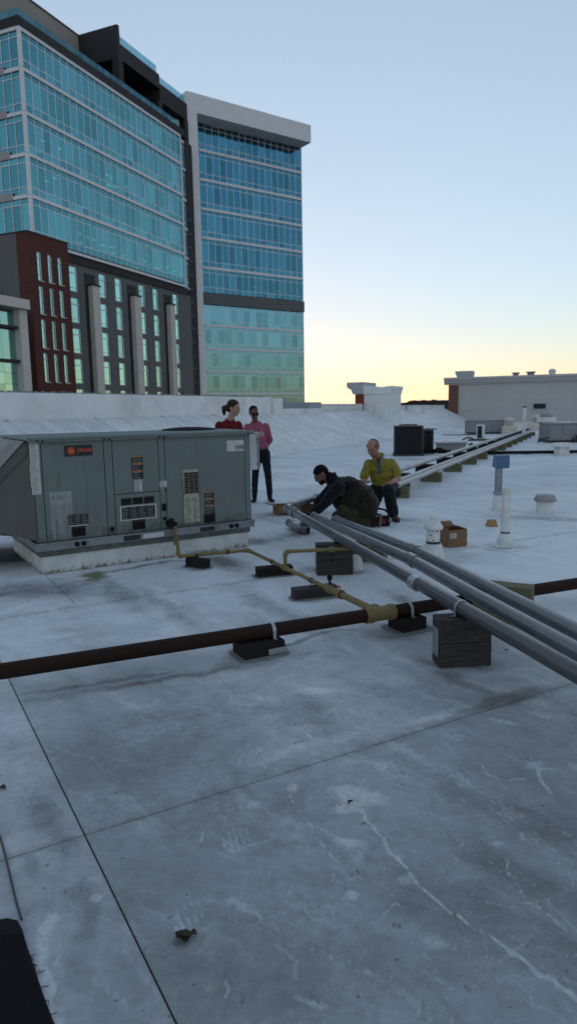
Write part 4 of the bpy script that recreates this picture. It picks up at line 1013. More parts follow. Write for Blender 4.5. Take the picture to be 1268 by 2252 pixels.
# handles, louvres, plates
def handle(parent, px0, py0, px1, py1):
    x0, z1 = rpix(px0, py0); x1, z0 = rpix(px1, py1)
    h_ = box('handle', black_m, parent, x0, x1, -0.022, -0.0125, z0, z1, bevel=0.006)
    box('handle_recess', ink_m, h_, x0 + 0.012, x1 - 0.012, -0.0265, -0.0225, z1 - 0.022, z1 - 0.008, bevel=0.002)
handle(p1, 157, 1158, 188, 1177); handle(p3, 290, 1144, 319, 1162); handle(p4, 447, 1130, 472, 1147)
for k in range(3):
    for j in range(5):
        x0 = 0.79 + k * 0.118; z = 0.60 + j * 0.0135
        MB().prism([(x0, -0.0125, z), (x0, -0.022, z - 0.002), (x0, -0.022, z + 0.001), (x0, -0.0125, z + 0.008)], (0.105, 0, 0)).build('louvre', black_m, p3)
MB().lathe([(0.022, 0), (0.022, 0.008)], (0.685, -0.0125, 0.37), (0, -1, 0), 16).build('knockout', black_m, s1)
MB().lathe([(0.019, 0), (0.019, 0.008)], (1.235, -0.0125, 0.42), (0, -1, 0), 16).build('knockout', black_m, s2)
box('service_port', black_m, s2, 1.212, 1.258, -0.024, -0.0125, 0.50, 0.575, bevel=0.004)
box('rust_spot', rust_m, s1, 0.66, 0.71, -0.0135, -0.0125, 0.325, 0.342)
def sticker(parent, px0, py0, px1, py1, base, print_m, rows, cols=1, hdr=None, name='label', y=-0.0125, th=0.0012):
    x0, z1 = rpix(px0, py0); x1, z0 = rpix(px1, py1)
    o = box(name, base, parent, x0, x1, y - th, y, z0, z1)
    if rows:
        mb = MB(); H = z1 - z0; Wd = x1 - x0
        for c_ in range(cols):
            for r_ in range(rows):
                zc = z0 + H * (r_ + 0.5) / rows
                a = x0 + Wd * (c_ + 0.08) / cols; b = x0 + Wd * (c_ + random.uniform(0.6, 0.94)) / cols
                mb.box(a, b, y - th - 0.0006, y - th - 0.0001, zc - H / rows * 0.16, zc + H / rows * 0.16)
        mb.build('printed_lines', print_m, o)
    if hdr:
        for f in hdr[1]:
            box('stripe', hdr[0], o, x0 + 0.004, x1 - 0.004, y - th - 0.0012, y - th - 0.0007, z0 + (z1 - z0) * f - 0.005, z0 + (z1 - z0) * f + 0.005)
    return o
# maker's plate
x0, z1 = rpix(140, 980); x1, z0 = rpix(203, 1001)
pl = box('nameplate', ink_m, p1, x0, x1, -0.0165, -0.0125, z0, z1, bevel=0.001)
zc = (z0 + z1) / 2
MB().lathe([(0.036, 0), (0.036, 0.0012)], (x0 + 0.062, -0.0166, zc), (0, -1, 0), 28).build('emblem', red_m, pl)
MB().lathe([(0.027, 0.0), (0.029, 0.0006), (0.027, 0.0006)], (x0 + 0.062, -0.0179, zc), (0, -1, 0), 28, False).build('emblem_ring', ink_m, pl)
MB().lathe([(0.014, 0), (0.014, 0.0006)], (x0 + 0.062, -0.0179, zc), (0, -1, 0), 20).build('emblem_core', orange_m, pl)
text_mesh('TRANE', 0.043, simple('orange_red_letters', (0.6, 0.1, 0.03), 0.5), pl, front_mat(x0 + 0.182, -0.0175, zc), shear=0.3, bold=0.001)
# stickers
sticker(rtu, 63, 972, 87, 1021, paper_m, greyink_m, 14); sticker(rtu, 65, 1022, 90, 1071, paper_m, greyink_m, 14); sticker(rtu, 70, 1072, 91, 1087, paper_m, greyink_m, 5)
fx0, fz1 = rpix(108, 1083); fx1, fz0 = rpix(163, 1185)
fp = box('faded_patch', fade_m, p1, fx0, fx1, -0.0133, -0.0125, fz1 - 0.12, fz1)
mb = MB()
for k in range(26):
    a = fx0 + (fx1 - fx0) * (k + random.uniform(0, 0.5)) / 26; l_ = random.uniform(0.1, 0.42)
    mb.box(a, a + random.uniform(0.003, 0.008), -0.0132, -0.0125, max(fz1 - 0.12 - l_, 0.33), fz1 - 0.1201)
mb.build('run_marks', fade_m, fp)
text_mesh('RTU 1', 0.055, simple('faint_marker', (0.12, 0.13, 0.14), 0.7), fp, front_mat((fx0 + fx1) / 2 - 0.01, -0.0142, fz1 - 0.055))
gx0, gz1 = rpix(119, 1030); gx1, gz0 = rpix(134, 1077)
MB().prism([(gx0, -0.0125, gz0), (gx1, -0.0125, gz0), (gx1 - 0.005, -0.0125, gz1), (gx0 + 0.04, -0.0125, gz1 + 0.0), (gx0 + 0.025, -0.0125, gz1 - 0.06)], (0, -0.0008, 0)).build('glue_stain', simple('glue_grime', (0.16, 0.17, 0.14), 0.8), p1)
sticker(p1, 148, 1132, 195, 1155, ink_m, greyink_m, 6, 3, (paper_m, (0.08,)))
sticker(p2, 287, 1003, 315, 1052, ink_m, greyink_m, 9, 1, (orange_m, (0.33, 0.66, 0.97)))
sticker(p2, 295, 1056, 312, 1080, paper_m, ink_m, 5)
sticker(p3, 263, 1114, 344, 1138, paper_m, ink_m, 0); sticker(p3, 266, 1116, 341, 1136, ink_m, greyink_m, 6, 4, y=-0.0139)
sticker(s2, 350, 1058, 366, 1071, paper_m, ink_m, 3); sticker(s2, 350, 1072, 366, 1087, ink_m, paper_m, 4)
sticker(p4, 448, 1081, 471, 1127, ink_m, greyink_m, 9, 1, (orange_m, (0.33, 0.66, 0.97)))
sticker(p4, 497, 969, 535, 991, paper_m, greyink_m, 0); sticker(p4, 516, 979, 534, 987, simple('grey_green_box', (0.2, 0.24, 0.2)), ink_m, 0, y=-0.0139)
sx, sz = rpix(526, 962)
MB().lathe([(0.021, 0), (0.021, 0.001)], (sx, -0.0125, sz), (0, -1, 0), 20).build('round_seal', simple('blue_seal', (0.05, 0.16, 0.33)), p4)
# plastic document sleeve, crumpled
dx0, dz1 = rpix(400, 1033); dx1, dz0 = rpix(438, 1146)
mb = MB(); nx, nz = 8, 20; vs = []
for j in range(nz + 1):
    t_ = j / nz; pinch = 0.012 * math.exp(-((t_ - 0.55) / 0.06) ** 2)
    for i in range(nx + 1):
        s_ = i / nx
        x = dx0 + pinch + (dx1 - dx0 - 2 * pinch) * s_
        vs.append((x, -0.016 - 0.010 * abs(mnoise.noise(Vector((s_ * 3, t_ * 7, 1.5)))) - 0.005 * math.sin(s_ * 3.14), dz0 + (dz1 - dz0) * t_))
mb.add(vs, [(j * (nx + 1) + i, j * (nx + 1) + i + 1, (j + 1) * (nx + 1) + i + 1, (j + 1) * (nx + 1) + i) for j in range(nz) for i in range(nx)])
doc = mb.build('document_sleeve', simple('sleeve_paper', (0.40, 0.40, 0.31), 0.45, 0, 0.25, 25), p4, smooth=True)
mb = MB()
for j in range(11, 19):
    for c_ in range(3):
        x = dx0 + (dx1 - dx0) * (0.06 + 0.31 * c_); z = dz0 + (dz1 - dz0) * (j + 0.1) / 20
        mb.box(x, x + (dx1 - dx0) * 0.27, -0.0335, -0.0328, z, z + (dz1 - dz0) * 0.042)
mb.build('printed_block', ink_m, doc)
mb = MB()
for j in range(1, 22):
    for c_ in range(2):
        x = dx0 + 0.01 + (dx1 - dx0) * (0.03 + 0.46 * c_); z = dz0 + (dz1 - dz0) * (j) / 44
        mb.box(x, x + (dx1 - dx0) * random.uniform(0.2, 0.4), -0.0335, -0.0328, z, z + 0.0035)
mb.build('printed_lines', greyink_m, doc)
# electrical disconnect on the right end
dc = box('disconnect_box', simple('grey_enclosure', (0.52, 0.55, 0.58), 0.5, 0.1), rtu, 2.272, 2.40, 0.06, 0.30, 0.85, 1.235, bevel=0.004)
box('door_edge', rail_m, dc, 2.39, 2.41, 0.05, 0.31, 0.845, 1.24, bevel=0.002)
for z in (0.90, 1.17): box('hinge', rail_m, dc, 2.378, 2.388, 0.045, 0.06, z, z + 0.03)
MB().tube([rl(2.295, 0.12, 0.85) - Vector((RL.x, RL.y, 0)) if False else (2.30, 0.14, 0.851), (2.30, 0.14, 0.31)], 0.021, 14).build('conduit', gal_m, rtu, smooth=True)
MB().lathe([(0.03, 0.80), (0.03, 0.85)], (2.30, 0.14, 0), seg=14).build('conduit_hub', black_m, rtu)
# gas valve on the front
gv = MB().tube([(1.27, -0.012, 0.375), (1.27, -0.075, 0.375)], 0.026, 14).build('gas_valve', black_m, rtu)
box('valve_body', black_m, gv, 1.235, 1.34, -0.10, -0.05, 0.335, 0.385, bevel=0.01)
MB().lathe([(0.022, 0), (0.026, 0.02), (0.026, 0.035)], (1.285, -0.075, 0.386), (0, 0, 1), 12).build('valve_knob', black_m, gv)

# ------------------------------------------------------------------ small parts for pipes
def pipe_part(parent, name, pts, r, m, seg=16): return MB().tube(pts, r, seg).build(name, m, parent, smooth=True)
def collar(parent, name, p, d, r, ln, m, seg=18):
    d = Vector(d).normalized(); p = Vector(p)
    return MB().lathe([(r * 0.93, -ln / 2), (r, -ln / 2 + 0.004), (r, ln / 2 - 0.004), (r * 0.93, ln / 2)], p, d, seg).build(name, m, parent, smooth=True)

# black gas main
BZ = 0.135
b0, b1 = gp(0, 1477, BZ), gp(1268, 1283, BZ); bd = (b1 - b0).normalized()
gm = thing('gas_main', 'rusty black steel gas pipe with yellow tee crossing the roof on low blocks', 'pipe', (0, 0, 0))
pipe_part(gm, 'pipe', [b0 - bd * 6, b0, b0 + (b1 - b0) * 0.5, b1, b1 + bd * 9], 0.0445, iron_m, 20)
tee_px = gp(833, 1347, BZ); tpos = b0 + bd * (tee_px - b0).dot(bd)
tee = pipe_part(gm, 'tee', [tpos - bd * 0.085, tpos + bd * 0.085], 0.049, gas_m, 20)
for s_ in (-0.085, 0.08): collar(tee, 'tee_collar', tpos + bd * s_, bd, 0.056, 0.04, gas_m)
collar(tee, 'union_nut', tpos - bd * 0.112, bd, 0.058, 0.022, gas_m, 8)
# yellow branch
GZ_ = 0.115
y_c = gp(545, 1210, GZ_); y_t = tpos; yd = (y_t - y_c).normalized()
gl = thing('gas_branch', 'yellow painted gas line with valve from the unit to the black main', 'pipe', (0, 0, 0))
v0 = rl(1.31, -0.075, 0.345); vb = rl(1.31, -0.075, 0.262)
jx = rl(1.365, -0.085, 0.262)
ylow = gp(392, 1224, GZ_)
jx_low = Vector((ylow.x, ylow.y, 0.24))
pipe_part(gl, 'riser', arc(v0 + Vector((0, 0, 0)), v0 + rl(1.33, -0.1, 0.35) - rl(1.31, -0.075, 0.345), vb, 6) + [rl(1.315, -0.08, 0.2)], 0.0165, gas_m)
pipe_part(gl, 'drip_leg', [rl(1.315, -0.08, 0.2), rl(1.315, -0.08, 0.145)], 0.018, gas_m)
pipe_part(gl, 'offset', [rl(1.315, -0.08, 0.232)] + arc(rl(1.33, -0.08, 0.236), Vector((ylow.x, ylow.y, 0.236)), Vector((ylow.x, ylow.y, 0.2)), 6), 0.0165, gas_m)
pipe_part(gl, 'drop', [Vector((ylow.x, ylow.y, 0.2)), Vector((ylow.x, ylow.y, GZ_ + 0.03))] , 0.0165, gas_m)
pipe_part(gl, 'elbow', arc(Vector((ylow.x, ylow.y, GZ_ + 0.04)), ylow, ylow + (y_c - ylow).normalized() * 0.04), 0.021, gas_m)
pipe_part(gl, 'run', [ylow, y_c], 0.0165, gas_m)
pipe_part(gl, 'elbow', arc(y_c - (y_c - ylow).normalized() * 0.045, y_c, y_c + yd * 0.045), 0.0225, gas_m)
pipe_part(gl, 'run', [y_c, y_c + (y_t - y_c) * 0.72], 0.0168, gas_m)
pipe_part(gl, 'run', [y_c + (y_t - y_c) * 0.72, y_t], 0.0245, gas_m)
for px_, r_, ln in ((540, 0.023, 0.035),):
    collar(gl, 'coupling', gp(px_ - 40, 1214, GZ_), (y_c - ylow), r_, ln, rust_m)
def on_branch(px, py):
    q = gp(px, py, GZ_); return y_c + yd * (q - y_c).dot(yd)
tb = on_branch(634, 1250)
collar(gl, 'tee', tb, yd, 0.026, 0.07, gas_m)
collar(gl, 'coupling', on_branch(694, 1278), yd, 0.0235, 0.03, rust_m); collar(gl, 'coupling', on_branch(602, 1236), yd, 0.0235, 0.02, rust_m)
vv_ = on_branch(742, 1297)
vl = collar(gl, 'ball_valve', vv_, yd, 0.033, 0.09, gas_m)
pipe_part(vl, 'valve_stem', [vv_, vv_ + Vector((0, 0, 0.10))], 0.011, dark_m); 
MB().lathe([(0.02, 0), (0.021, 0.04), (0.012, 0.045)], vv_ + Vector((0, 0, 0.075)), (0, 0, 1), 12).build('valve_cap', black_m, vl)
v2 = on_branch(752, 1302)
MB().lathe([(0.014, 0), (0.017, 0.012)], v2 + Vector((0.03, 0, 0.03)), (0.5, -0.2, 1), 10).build('test_plug', red_m, vl)
v3 = on_branch(766, 1308); collar(gl, 'union', v3, yd, 0.038, 0.035, gas_m, 8); collar(gl, 'union_nut', v3 + yd * 0.03, yd, 0.034, 0.03, rust_m, 8)
collar(gl, 'reducer', y_t - yd * 0.07, yd, 0.045, 0.06, gas_m)
# branch rising to the line that goes under the conduits
tb2 = Vector((tb.x, tb.y, 0.27)); far_e = gp(762, 1207, 0.265)
pipe_part(gl, 'riser', [tb, Vector((tb.x, tb.y, 0.24))], 0.0165, gas_m)
pipe_part(gl, 'elbow', arc(tb2 - Vector((0, 0, 0.045)), tb2, tb2 + (far_e - tb2).normalized() * 0.045), 0.022, gas_m)
pipe_part(gl, 'run', [tb2, far_e, far_e + (far_e - tb2).normalized() * 0.5], 0.0165, gas_m)
collar(gl, 'union', far_e - (far_e - tb2).normalized() * 0.14, far_e - tb2, 0.026, 0.05, gas_m, 8)

# ------------------------------------------------------------------ timber supports
def timber(name, label, cat, pos, rz, L, Wd, courses, m, group=None, plate=False, pad=None, strap=None, lean=0.0):
    """stack of sawn timbers: long axis local x, centre at pos"""
    e = thing(name, label, cat, (pos[0], pos[1], 0), rz, group)
    z = 0.0
    if pad:
        z = 0.006; mb = MB(); n = 14; px_, py_2 = L / 2 + pad, Wd / 2 + pad
        poly = []
        for k in range(4):
            sx_, sy_ = ((1, 1), (-1, 1), (-1, -1), (1, -1))[k]
            for j in range(4):
                a = math.pi / 2 * (k + j / 3); r_ = 0.05
                poly.append(Vector((sx_ * (px_ - r_) + r_ * math.cos(a), sy_ * (py_2 - r_) + r_ * math.sin(a), 0.0012)))
        mb.prism(poly, (0, 0, 0.005)).build('slip_pad', simple('grey_slip_pad', (0.20, 0.205, 0.2), 0.8), e)
    for i, h_ in enumerate(courses):
        o = box('timber', m, e, -L / 2 + random.uniform(-.004, .004), L / 2 + random.uniform(-.004, .004), -Wd / 2, Wd / 2, z + 0.0005, z + h_ - 0.0015, bevel=0.005)
        z += h_
    if plate:
        pl_ = box('nail_plate', gal_m, e, -L / 2 - 0.0065, -L / 2 - 0.005, -Wd * 0.42, Wd * 0.30, z * 0.22, z * 0.80)
        mb = MB()
        for a in range(4):
            for b in range(8): mb.lathe([(0.003, 0), (0.003, 0.0012)], (-L / 2 - 0.0066, -Wd * 0.35 + a * Wd * 0.19, z * 0.27 + b * z * 0.068), (-1, 0, 0), 6)
        mb.build('nail_heads', dark_m, pl_)
    return e, z
def strap_over(parent_e, c, d, r, zb, m=None, wd=0.018, side=None, name='pipe_strap'):
    """metal band over a pipe (centre c, axis d) down to height zb, built in the support's local space"""
    d = Vector(d).normalized(); c = Vector(c); s_ = d.cross(Vector((0, 0, 1))).normalized()
    inv = (Matrix.Translation(parent_e.location) @ Matrix.Rotation(parent_e.rotation_euler.z, 4, 'Z')).inverted()
    path = [c + s_ * (r + 0.03) + Vector((0, 0, zb - c.z + 0.003)), c + s_ * (r + 0.003) + Vector((0, 0, zb - c.z + 0.003))]
    path += [c + s_ * (r + 0.002) * math.cos(a) + Vector((0, 0, (r + 0.002) * math.sin(a))) for a in [k * math.pi / 12 for k in range(13)]]
    path += [c - s_ * (r + 0.003) + Vector((0, 0, zb - c.z + 0.003)), c - s_ * (r + 0.03) + Vector((0, 0, zb - c.z + 0.003))]
    mb = MB(); vs = []
    for i, p in enumerate(path):
        tdir = (path[min(i + 1, len(path) - 1)] - path[max(0, i - 1)]).normalized(); nn = d.cross(tdir).normalized()
        for a, b in ((-wd / 2, 0), (wd / 2, 0), (wd / 2, 0.002), (-wd / 2, 0.002)): vs.append(inv @ (p + d * a + nn * b))
    n = len(path); fs = [(i * 4 + k, i * 4 + (k + 1) % 4, i * 4 + 4 + (k + 1) % 4, i * 4 + 4 + k) for i in range(n - 1) for k in range(4)]
    fs += [(0, 1, 2, 3), tuple(4 * (n - 1) + k for k in (3, 2, 1, 0))]
    return mb.add(vs, fs).build(name, m or gal_m, parent_e)

ang_b = math.atan2(bd.y, bd.x)
def on_main(px, py):
    q = gp(px, py, BZ); return b0 + bd * (q - b0).dot(bd)
q = on_main(562, 1385)
e, z = timber('pipe_block', 'dark tarred timber block on a curled slip pad left of the yellow tee', 'pipe support', (q.x, q.y), ang_b + R(4), 0.27, 0.19, [0.085], tarwood_m, 'blocks under the black gas main', pad=0.035)
strap_over(e, q + bd * 0.09, bd, 0.0445, 0.092, wd=0.022)
MB().prism([(0.02, -0.10, 0.012), (0.145, -0.10, 0.012), (0.145, -0.10, 0.05), (0.02, -0.10, 0.05)], (0, -0.002, 0)).build('metal_skirt', gal_m, e)
MB().prism([(0.143, -0.10, 0.012), (0.143, 0.06, 0.012), (0.143, 0.06, 0.055), (0.143, -0.10, 0.05)], (0.002, 0, 0)).build('metal_skirt', gal_m, e)
q = on_main(889, 1337)
e, z = timber('pipe_block', 'dark tarred timber block on a curled slip pad right beside the yellow tee', 'pipe support', (q.x, q.y), ang_b + R(6), 0.20, 0.17, [0.085], tarwood_m, 'blocks under the black gas main', pad=0.05)
strap_over(e, q + bd * 0.01, bd, 0.0445, 0.092, wd=0.022)
for k, (px, py, lb, rzz, L_) in enumerate(((434, 1222, 'dark timber block under the yellow gas line beside the unit curb', RZ - R(68), 0.24), (606, 1238, 'dark timber block under the yellow gas line at its riser tee', RZ - R(16), 0.34), (700, 1281, 'grey timber block on a slip pad under the yellow gas valve', RZ - R(14), 0.36))):
    q = gp(px, py, GZ_) if k == 0 else on_branch(px, py)
    e, z = timber('pipe_block', lb, 'pipe support', (q.x, q.y), rzz, L_, 0.10, [0.085], tarwood_m if k < 2 else oldwood_m, 'blocks under the yellow gas line', pad=0.03)
    strap_over(e, Vector((q.x, q.y, GZ_)), yd if k else (y_c - ylow), 0.0185, 0.092, dark_m, 0.012)

# ------------------------------------------------------------------ grey conduits
CZ = 0.335; CR = 0.0445
c_az = Vector((gp(656, 1133, CZ) - gp(1268, 1481, CZ))).normalized(); c_az.z = 0; c_az.normalize()
P1b = gp(1268, 1481, CZ); P1e = gp(623, 1117, CZ)
K = P1b + c_az * (P1e - P1b).dot(c_az)
r_dir = az(24.3)
elb0, elb1 = K, K + r_dir * 0.02
cond1 = thing('conduit_run', 'weathered dark grey conduit bending at an elbow towards the far roof', 'conduit', (0, 0, 0))
P_start = P1b - c_az * 2.2
ea, eb = K - c_az * 0.14, K + r_dir * 0.14
pipe_part(cond1, 'conduit', [P_start, P1b, P1b + c_az * 1.5, K - c_az * 0.9], CR, oldpvc_m, 20)
pipe_part(cond1, 'conduit', [K - c_az * 0.9, ea], CR, pvc_m, 20)
pipe_part(cond1, 'elbow', arc(ea, K, eb, 10), CR + 0.004, pvc_m, 20)
far1 = K + r_dir * 34
pipe_part(cond1, 'conduit', [eb, K + r_dir * 1.0, K + r_dir * 3.2], CR, pvc_m, 20)
pipe_part(cond1, 'conduit', [K + r_dir * 3.2] + [K + r_dir * (3.2 + k * 3.05) for k in range(1, 11)], CR, farpipe_m, 16)
for p_, d_ in ((ea, c_az), (eb, r_dir), (K + r_dir * 1.0, r_dir)): collar(cond1, 'coupling', p_, d_, CR + 0.009, 0.09, pvc_m)
collar(cond1, 'compression_fitting', K - c_az * 0.42, c_az, CR + 0.016, 0.12, pvc_m, 12)
collar(cond1, 'coupling', gp(913, 1282, CZ) + Vector((0, 0, 0)), c_az, CR + 0.006, 0.085, gal_m)
for k in range(1, 11): collar(cond1, 'coupling', K + r_dir * (3.2 + k * 3.05 - 0.4), r_dir, CR + 0.008, 0.1, farpipe_m, 12)
def seg_conduit(name, label, e_px, e_z, m_px, group):
    e = thing(name, label, 'conduit', (0, 0, 0), 0, group)
    pts = [gp(*e_px, e_z)] + [gp(x, y, z) for x, y, z in m_px]
    d_ = (pts[-1] - pts[-2]).normalized(); d_.z = 0
    pts.append(pts[-1] + d_ * 2.4)
    pipe_part(e, 'conduit', pts[:2], CR, pvc_m, 20)
    pipe_part(e, 'conduit', pts[1:], CR, pvc_m, 20)
    d0 = (pts[1] - pts[0]).normalized()
    collar(e, 'coupling', pts[0] + d0 * 0.02, d0, CR + 0.009, 0.09, pvc_m)
    MB().lathe([(CR - 0.006, -0.002), (CR - 0.006, -0.0005)], pts[0] - d0 * 0.024, -d0, 20).build('open_bore', black_m, e)
    collar(e, 'coupling', pts[1], d_, CR + 0.008, 0.14, pvc_m)
    return e, pts
c2e, c2p = seg_conduit('conduit_run', 'middle smooth grey conduit whose end lies under the kneeling man', (690, 1136), 0.24, [(905, 1232, 0.32), (1268, 1434, CZ)], 'new grey conduits')
c3e, c3p = seg_conduit('conduit_run', 'smooth grey conduit ending open beside the boots of the kneeling man', (738, 1143), 0.24, [(912, 1210, 0.31), (1268, 1389, CZ)], 'new grey conduits')
# far pair
for k, (x_off, lb) in enumerate(((0.0, 'light grey conduit of the far pair on treated blocks, outer one'), (-0.17, 'light grey conduit of the far pair on treated blocks, inner one'))):
    s0 = gp(872, 1068, 0.235); s0 = s0 + Vector((r_dir.y, -r_dir.x, 0)) * x_off
    e = thing('conduit_run', lb, 'conduit', (0, 0, 0), 0, 'far conduit pair')
    L0 = 0.0 if k == 0 else 0.15
    pipe_part(e, 'conduit', [s0 + r_dir * (L0 + j * 3.05) for j in range(0, 10)], CR, farpipe_m, 16)
    for j in range(0, 10): collar(e, 'coupling', s0 + r_dir * (L0 + 0.05 + j * 3.05 * 0.98), r_dir, CR + 0.009, 0.11, farpipe_m, 14)
    MB().lathe([(CR - 0.008, 0), (CR - 0.008, 0.002)], s0 + r_dir * (L0 - 0.003), -r_dir, 16).build('open_bore', black_m, e)
    if k == 0: farpair0 = s0
RACK = math.atan2(r_dir.y, r_dir.x) - R(90)
side = Vector((r_dir.y, -r_dir.x, 0))
names_near = 'treated timber block under the far conduit pair, %s'
ords = ['first', 'second', 'third', 'fourth', 'fifth', 'sixth', 'seventh', 'eighth', 'ninth', 'tenth', 'eleventh', 'twelfth', 'thirteenth', 'fourteenth']
q0 = gp(875, 1096, 0)
first = None
ts_pair = [0.0, 2.65, 4.95, 7.1, 9.0, 11.1, 13.3, 15.2, 17.1, 19.2, 21.2, 23.3, 25.4]
a0 = (q0 - farpair0).dot(r_dir)
for i, t_ in enumerate(ts_pair):
    c_ = farpair0 + r_dir * (a0 + 0.12 + t_) - side * 0.085
    lb = 'pale green treated block under the conduit pair, %s counted from the yellow shirted man' % ords[i]
    if first is None:
        first, z = timber('support_block', lb, 'pipe support', (c_.x, c_.y), RACK, 0.42, 0.14, [0.095, 0.095], greenwood_m, 'treated blocks under the conduit pair')
    else:
        o = copy_tree(first); o.location = (c_.x, c_.y, 0); o['label'] = lb; o.rotation_euler.z = RACK + random.uniform(-0.08, 0.08)
first = None
for i in range(13):
    t_ = 5.2 + i * 2.15
    c_ = K + r_dir * t_
    lb = 'dark weathered block under the single far conduit, %s counted from the yellow shirted man' % ords[i]
    if first is None:
        first, z = timber('support_block', lb, 'pipe support', (c_.x, c_.y), RACK, 0.40, 0.15, [0.143, 0.143], tarwood_m, 'dark blocks under the single far conduit')
    else:
        o = copy_tree(first); o.location = (c_.x, c_.y, 0); o['label'] = lb; o.rotation_euler.z = RACK + random.uniform(-0.08, 0.08)
# near supports
pos = gp(1018, 1337, CZ); pos = P1b + c_az * (pos - P1b).dot(c_az)
ca_ = math.atan2(c_az.y, c_az.x)
e, z = timber('support_block', 'big weathered two course timber block with nail plate under the grey conduits', 'pipe support', (pos.x + 0.0, pos.y), R(6), 0.31, 0.14, [0.145, 0.143], oldwood_m, plate=True)
strap_over(e, Vector((pos.x, pos.y, CZ)), c_az, CR, z, gal_m, 0.022)
pos = P1b + c_az * (gp(738, 1183, CZ) - P1b).dot(c_az)
e, z = timber('support_block', 'weathered two course timber block with bolt hole beside the white dome vent', 'pipe support', (pos.x - 0.04, pos.y), R(4), 0.33, 0.14, [0.145, 0.143], oldwood_m, plate=True)
strap_over(e, Vector((pos.x, pos.y, CZ)), c_az, CR, z, gal_m, 0.022)
for dx_, dz_ in ((-0.02, 0.2), (-0.03, 0.14)): MB().lathe([(0.012, 0), (0.012, 0.001)], (dx_, -0.0705, dz_), (0, -1, 0), 12).build('bolt_hole', black_m, e)
pos = (c2p[2] * 0.52 + c2p[1] * 0.48 + c3p[2] * 0.52 + c3p[1] * 0.48) / 2
p_a = gp(1100, 1372, 0)
e, z = timber('support_block', 'pale green treated timber block under the two smooth conduits by the black pipe', 'pipe support', (p_a.x + 0.02, p_a.y + 0.08), R(-28), 0.42, 0.14, [0.135, 0.135], greenwood_m)
pos = (c2p[0] * 0.5 + c2p[1] * 0.5 + c3p[0] * 0.5 + c3p[1] * 0.5) / 2
e, z = timber('support_block', 'short pale green treated timber block behind the white dome vent under the conduits', 'pipe support', (pos.x + 0.05, pos.y), R(-25), 0.40, 0.14, [0.09, 0.09], greenwood_m)
pk = K + r_dir * 0.72
e, z = timber('support_block', 'tall brown timber block beside the cardboard box under the elbow', 'pipe support', (pk.x, pk.y), RACK, 0.16, 0.14, [0.143, 0.143], simple('brown_timber', (0.09, 0.05, 0.03), 0.85, 0, 0.3, 12))

# ------------------------------------------------------------------ loose elbow fitting in the man's hand
lc = gp(655, 1168, 0.05)
fit = thing('elbow_fitting', 'loose grey conduit elbow fitting lying by the reaching hand', 'fitting', (0, 0, 0))
pa, pb, pc = gp(641, 1155, 0.055), gp(650, 1165, 0.05), gp(676, 1167, 0.05)
pth = arc(pa + Vector((-0.03, 0.08, 0.02)), pb, pc, 8)
pipe_part(fit, 'body', pth, 0.047, pvc_m, 20)
dd = (pth[-1] - pth[-2]).normalized(); collar(fit, 'socket', pth[-1] - dd * 0.03, dd, 0.054, 0.07, pvc_m)
MB().lathe([(0.045, 0), (0.045, 0.0015)], pth[-1] + dd * 0.006, dd, 20).build('open_bore', black_m, fit)
dd = (pth[0] - pth[1]).normalized(); collar(fit, 'socket', pth[0] - dd * 0.02, dd, 0.054, 0.06, pvc_m)

# ------------------------------------------------------------------ cardboard boxes
def carton(name, label, pos, rz, L, Wd, H, flaps):
    e = thing(name, label, 'box', pos, rz); t_ = 0.005
    box('side', cardboard_m, e, -L / 2, L / 2, -Wd / 2, -Wd / 2 + t_, 0.003, H); box('side', cardboard_m, e, -L / 2, L / 2, Wd / 2 - t_, Wd / 2, 0.003, H)
    box('side', cardboard_m, e, -L / 2, -L / 2 + t_, -Wd / 2 + t_ + .0005, Wd / 2 - t_ - .0005, 0.003, H - 0.001); box('side', cardboard_m, e, L / 2 - t_, L / 2, -Wd / 2 + t_ + .0005, Wd / 2 - t_ - .0005, 0.003, H - 0.001)
    box('bottom', cardboard_m, e, -L / 2 + t_, L / 2 - t_, -Wd / 2 + t_, Wd / 2 - t_, 0.001, 0.006)
    for (s_, ang, ln) in flaps:
        a = R(ang)
        if s_ == 'f': o = [(-L / 2 + .01, -Wd / 2, H), (L / 2 - .01, -Wd / 2, H), (L / 2 - .02, -Wd / 2 - ln * math.cos(a), H + ln * math.sin(a)), (-L / 2 + .02, -Wd / 2 - ln * math.cos(a), H + ln * math.sin(a))]; nrm = (0, 0, t_ * .8)
        if s_ == 'b': o = [(-L / 2 + .01, Wd / 2, H), (L / 2 - .01, Wd / 2, H), (L / 2 - .02, Wd / 2 + ln * math.cos(a), H + ln * math.sin(a)), (-L / 2 + .02, Wd / 2 + ln * math.cos(a), H + ln * math.sin(a))]; nrm = (0, 0, t_ * .8)
        if s_ == 'l': o = [(-L / 2, -Wd / 2 + .01, H), (-L / 2, Wd / 2 - .01, H), (-L / 2 - ln * math.cos(a), Wd / 2 - .02, H + ln * math.sin(a)), (-L / 2 - ln * math.cos(a), -Wd / 2 + .02, H + ln * math.sin(a))]; nrm = (0, 0, t_ * .8)
        if s_ == 'r': o = [(L / 2, -Wd / 2 + .01, H), (L / 2, Wd / 2 - .01, H), (L / 2 + ln * math.cos(a), Wd / 2 - .02, H + ln * math.sin(a)), (L / 2 + ln * math.cos(a), -Wd / 2 + .02, H + ln * math.sin(a))]; nrm = (0, 0, t_ * .8)
        MB().prism(o, nrm).build('flap', cardboard_m, e)
    return e
bp = gp(634, 1133, 0)
carton('cardboard_box', 'open low cardboard box with splayed flap behind the conduit elbow', (bp.x + 0.02, bp.y + 0.16, 0), R(14), 0.44, 0.30, 0.135, [('l', 12, 0.14), ('f', -80, 0.1)])
bp = gp(1004, 1204, 0)
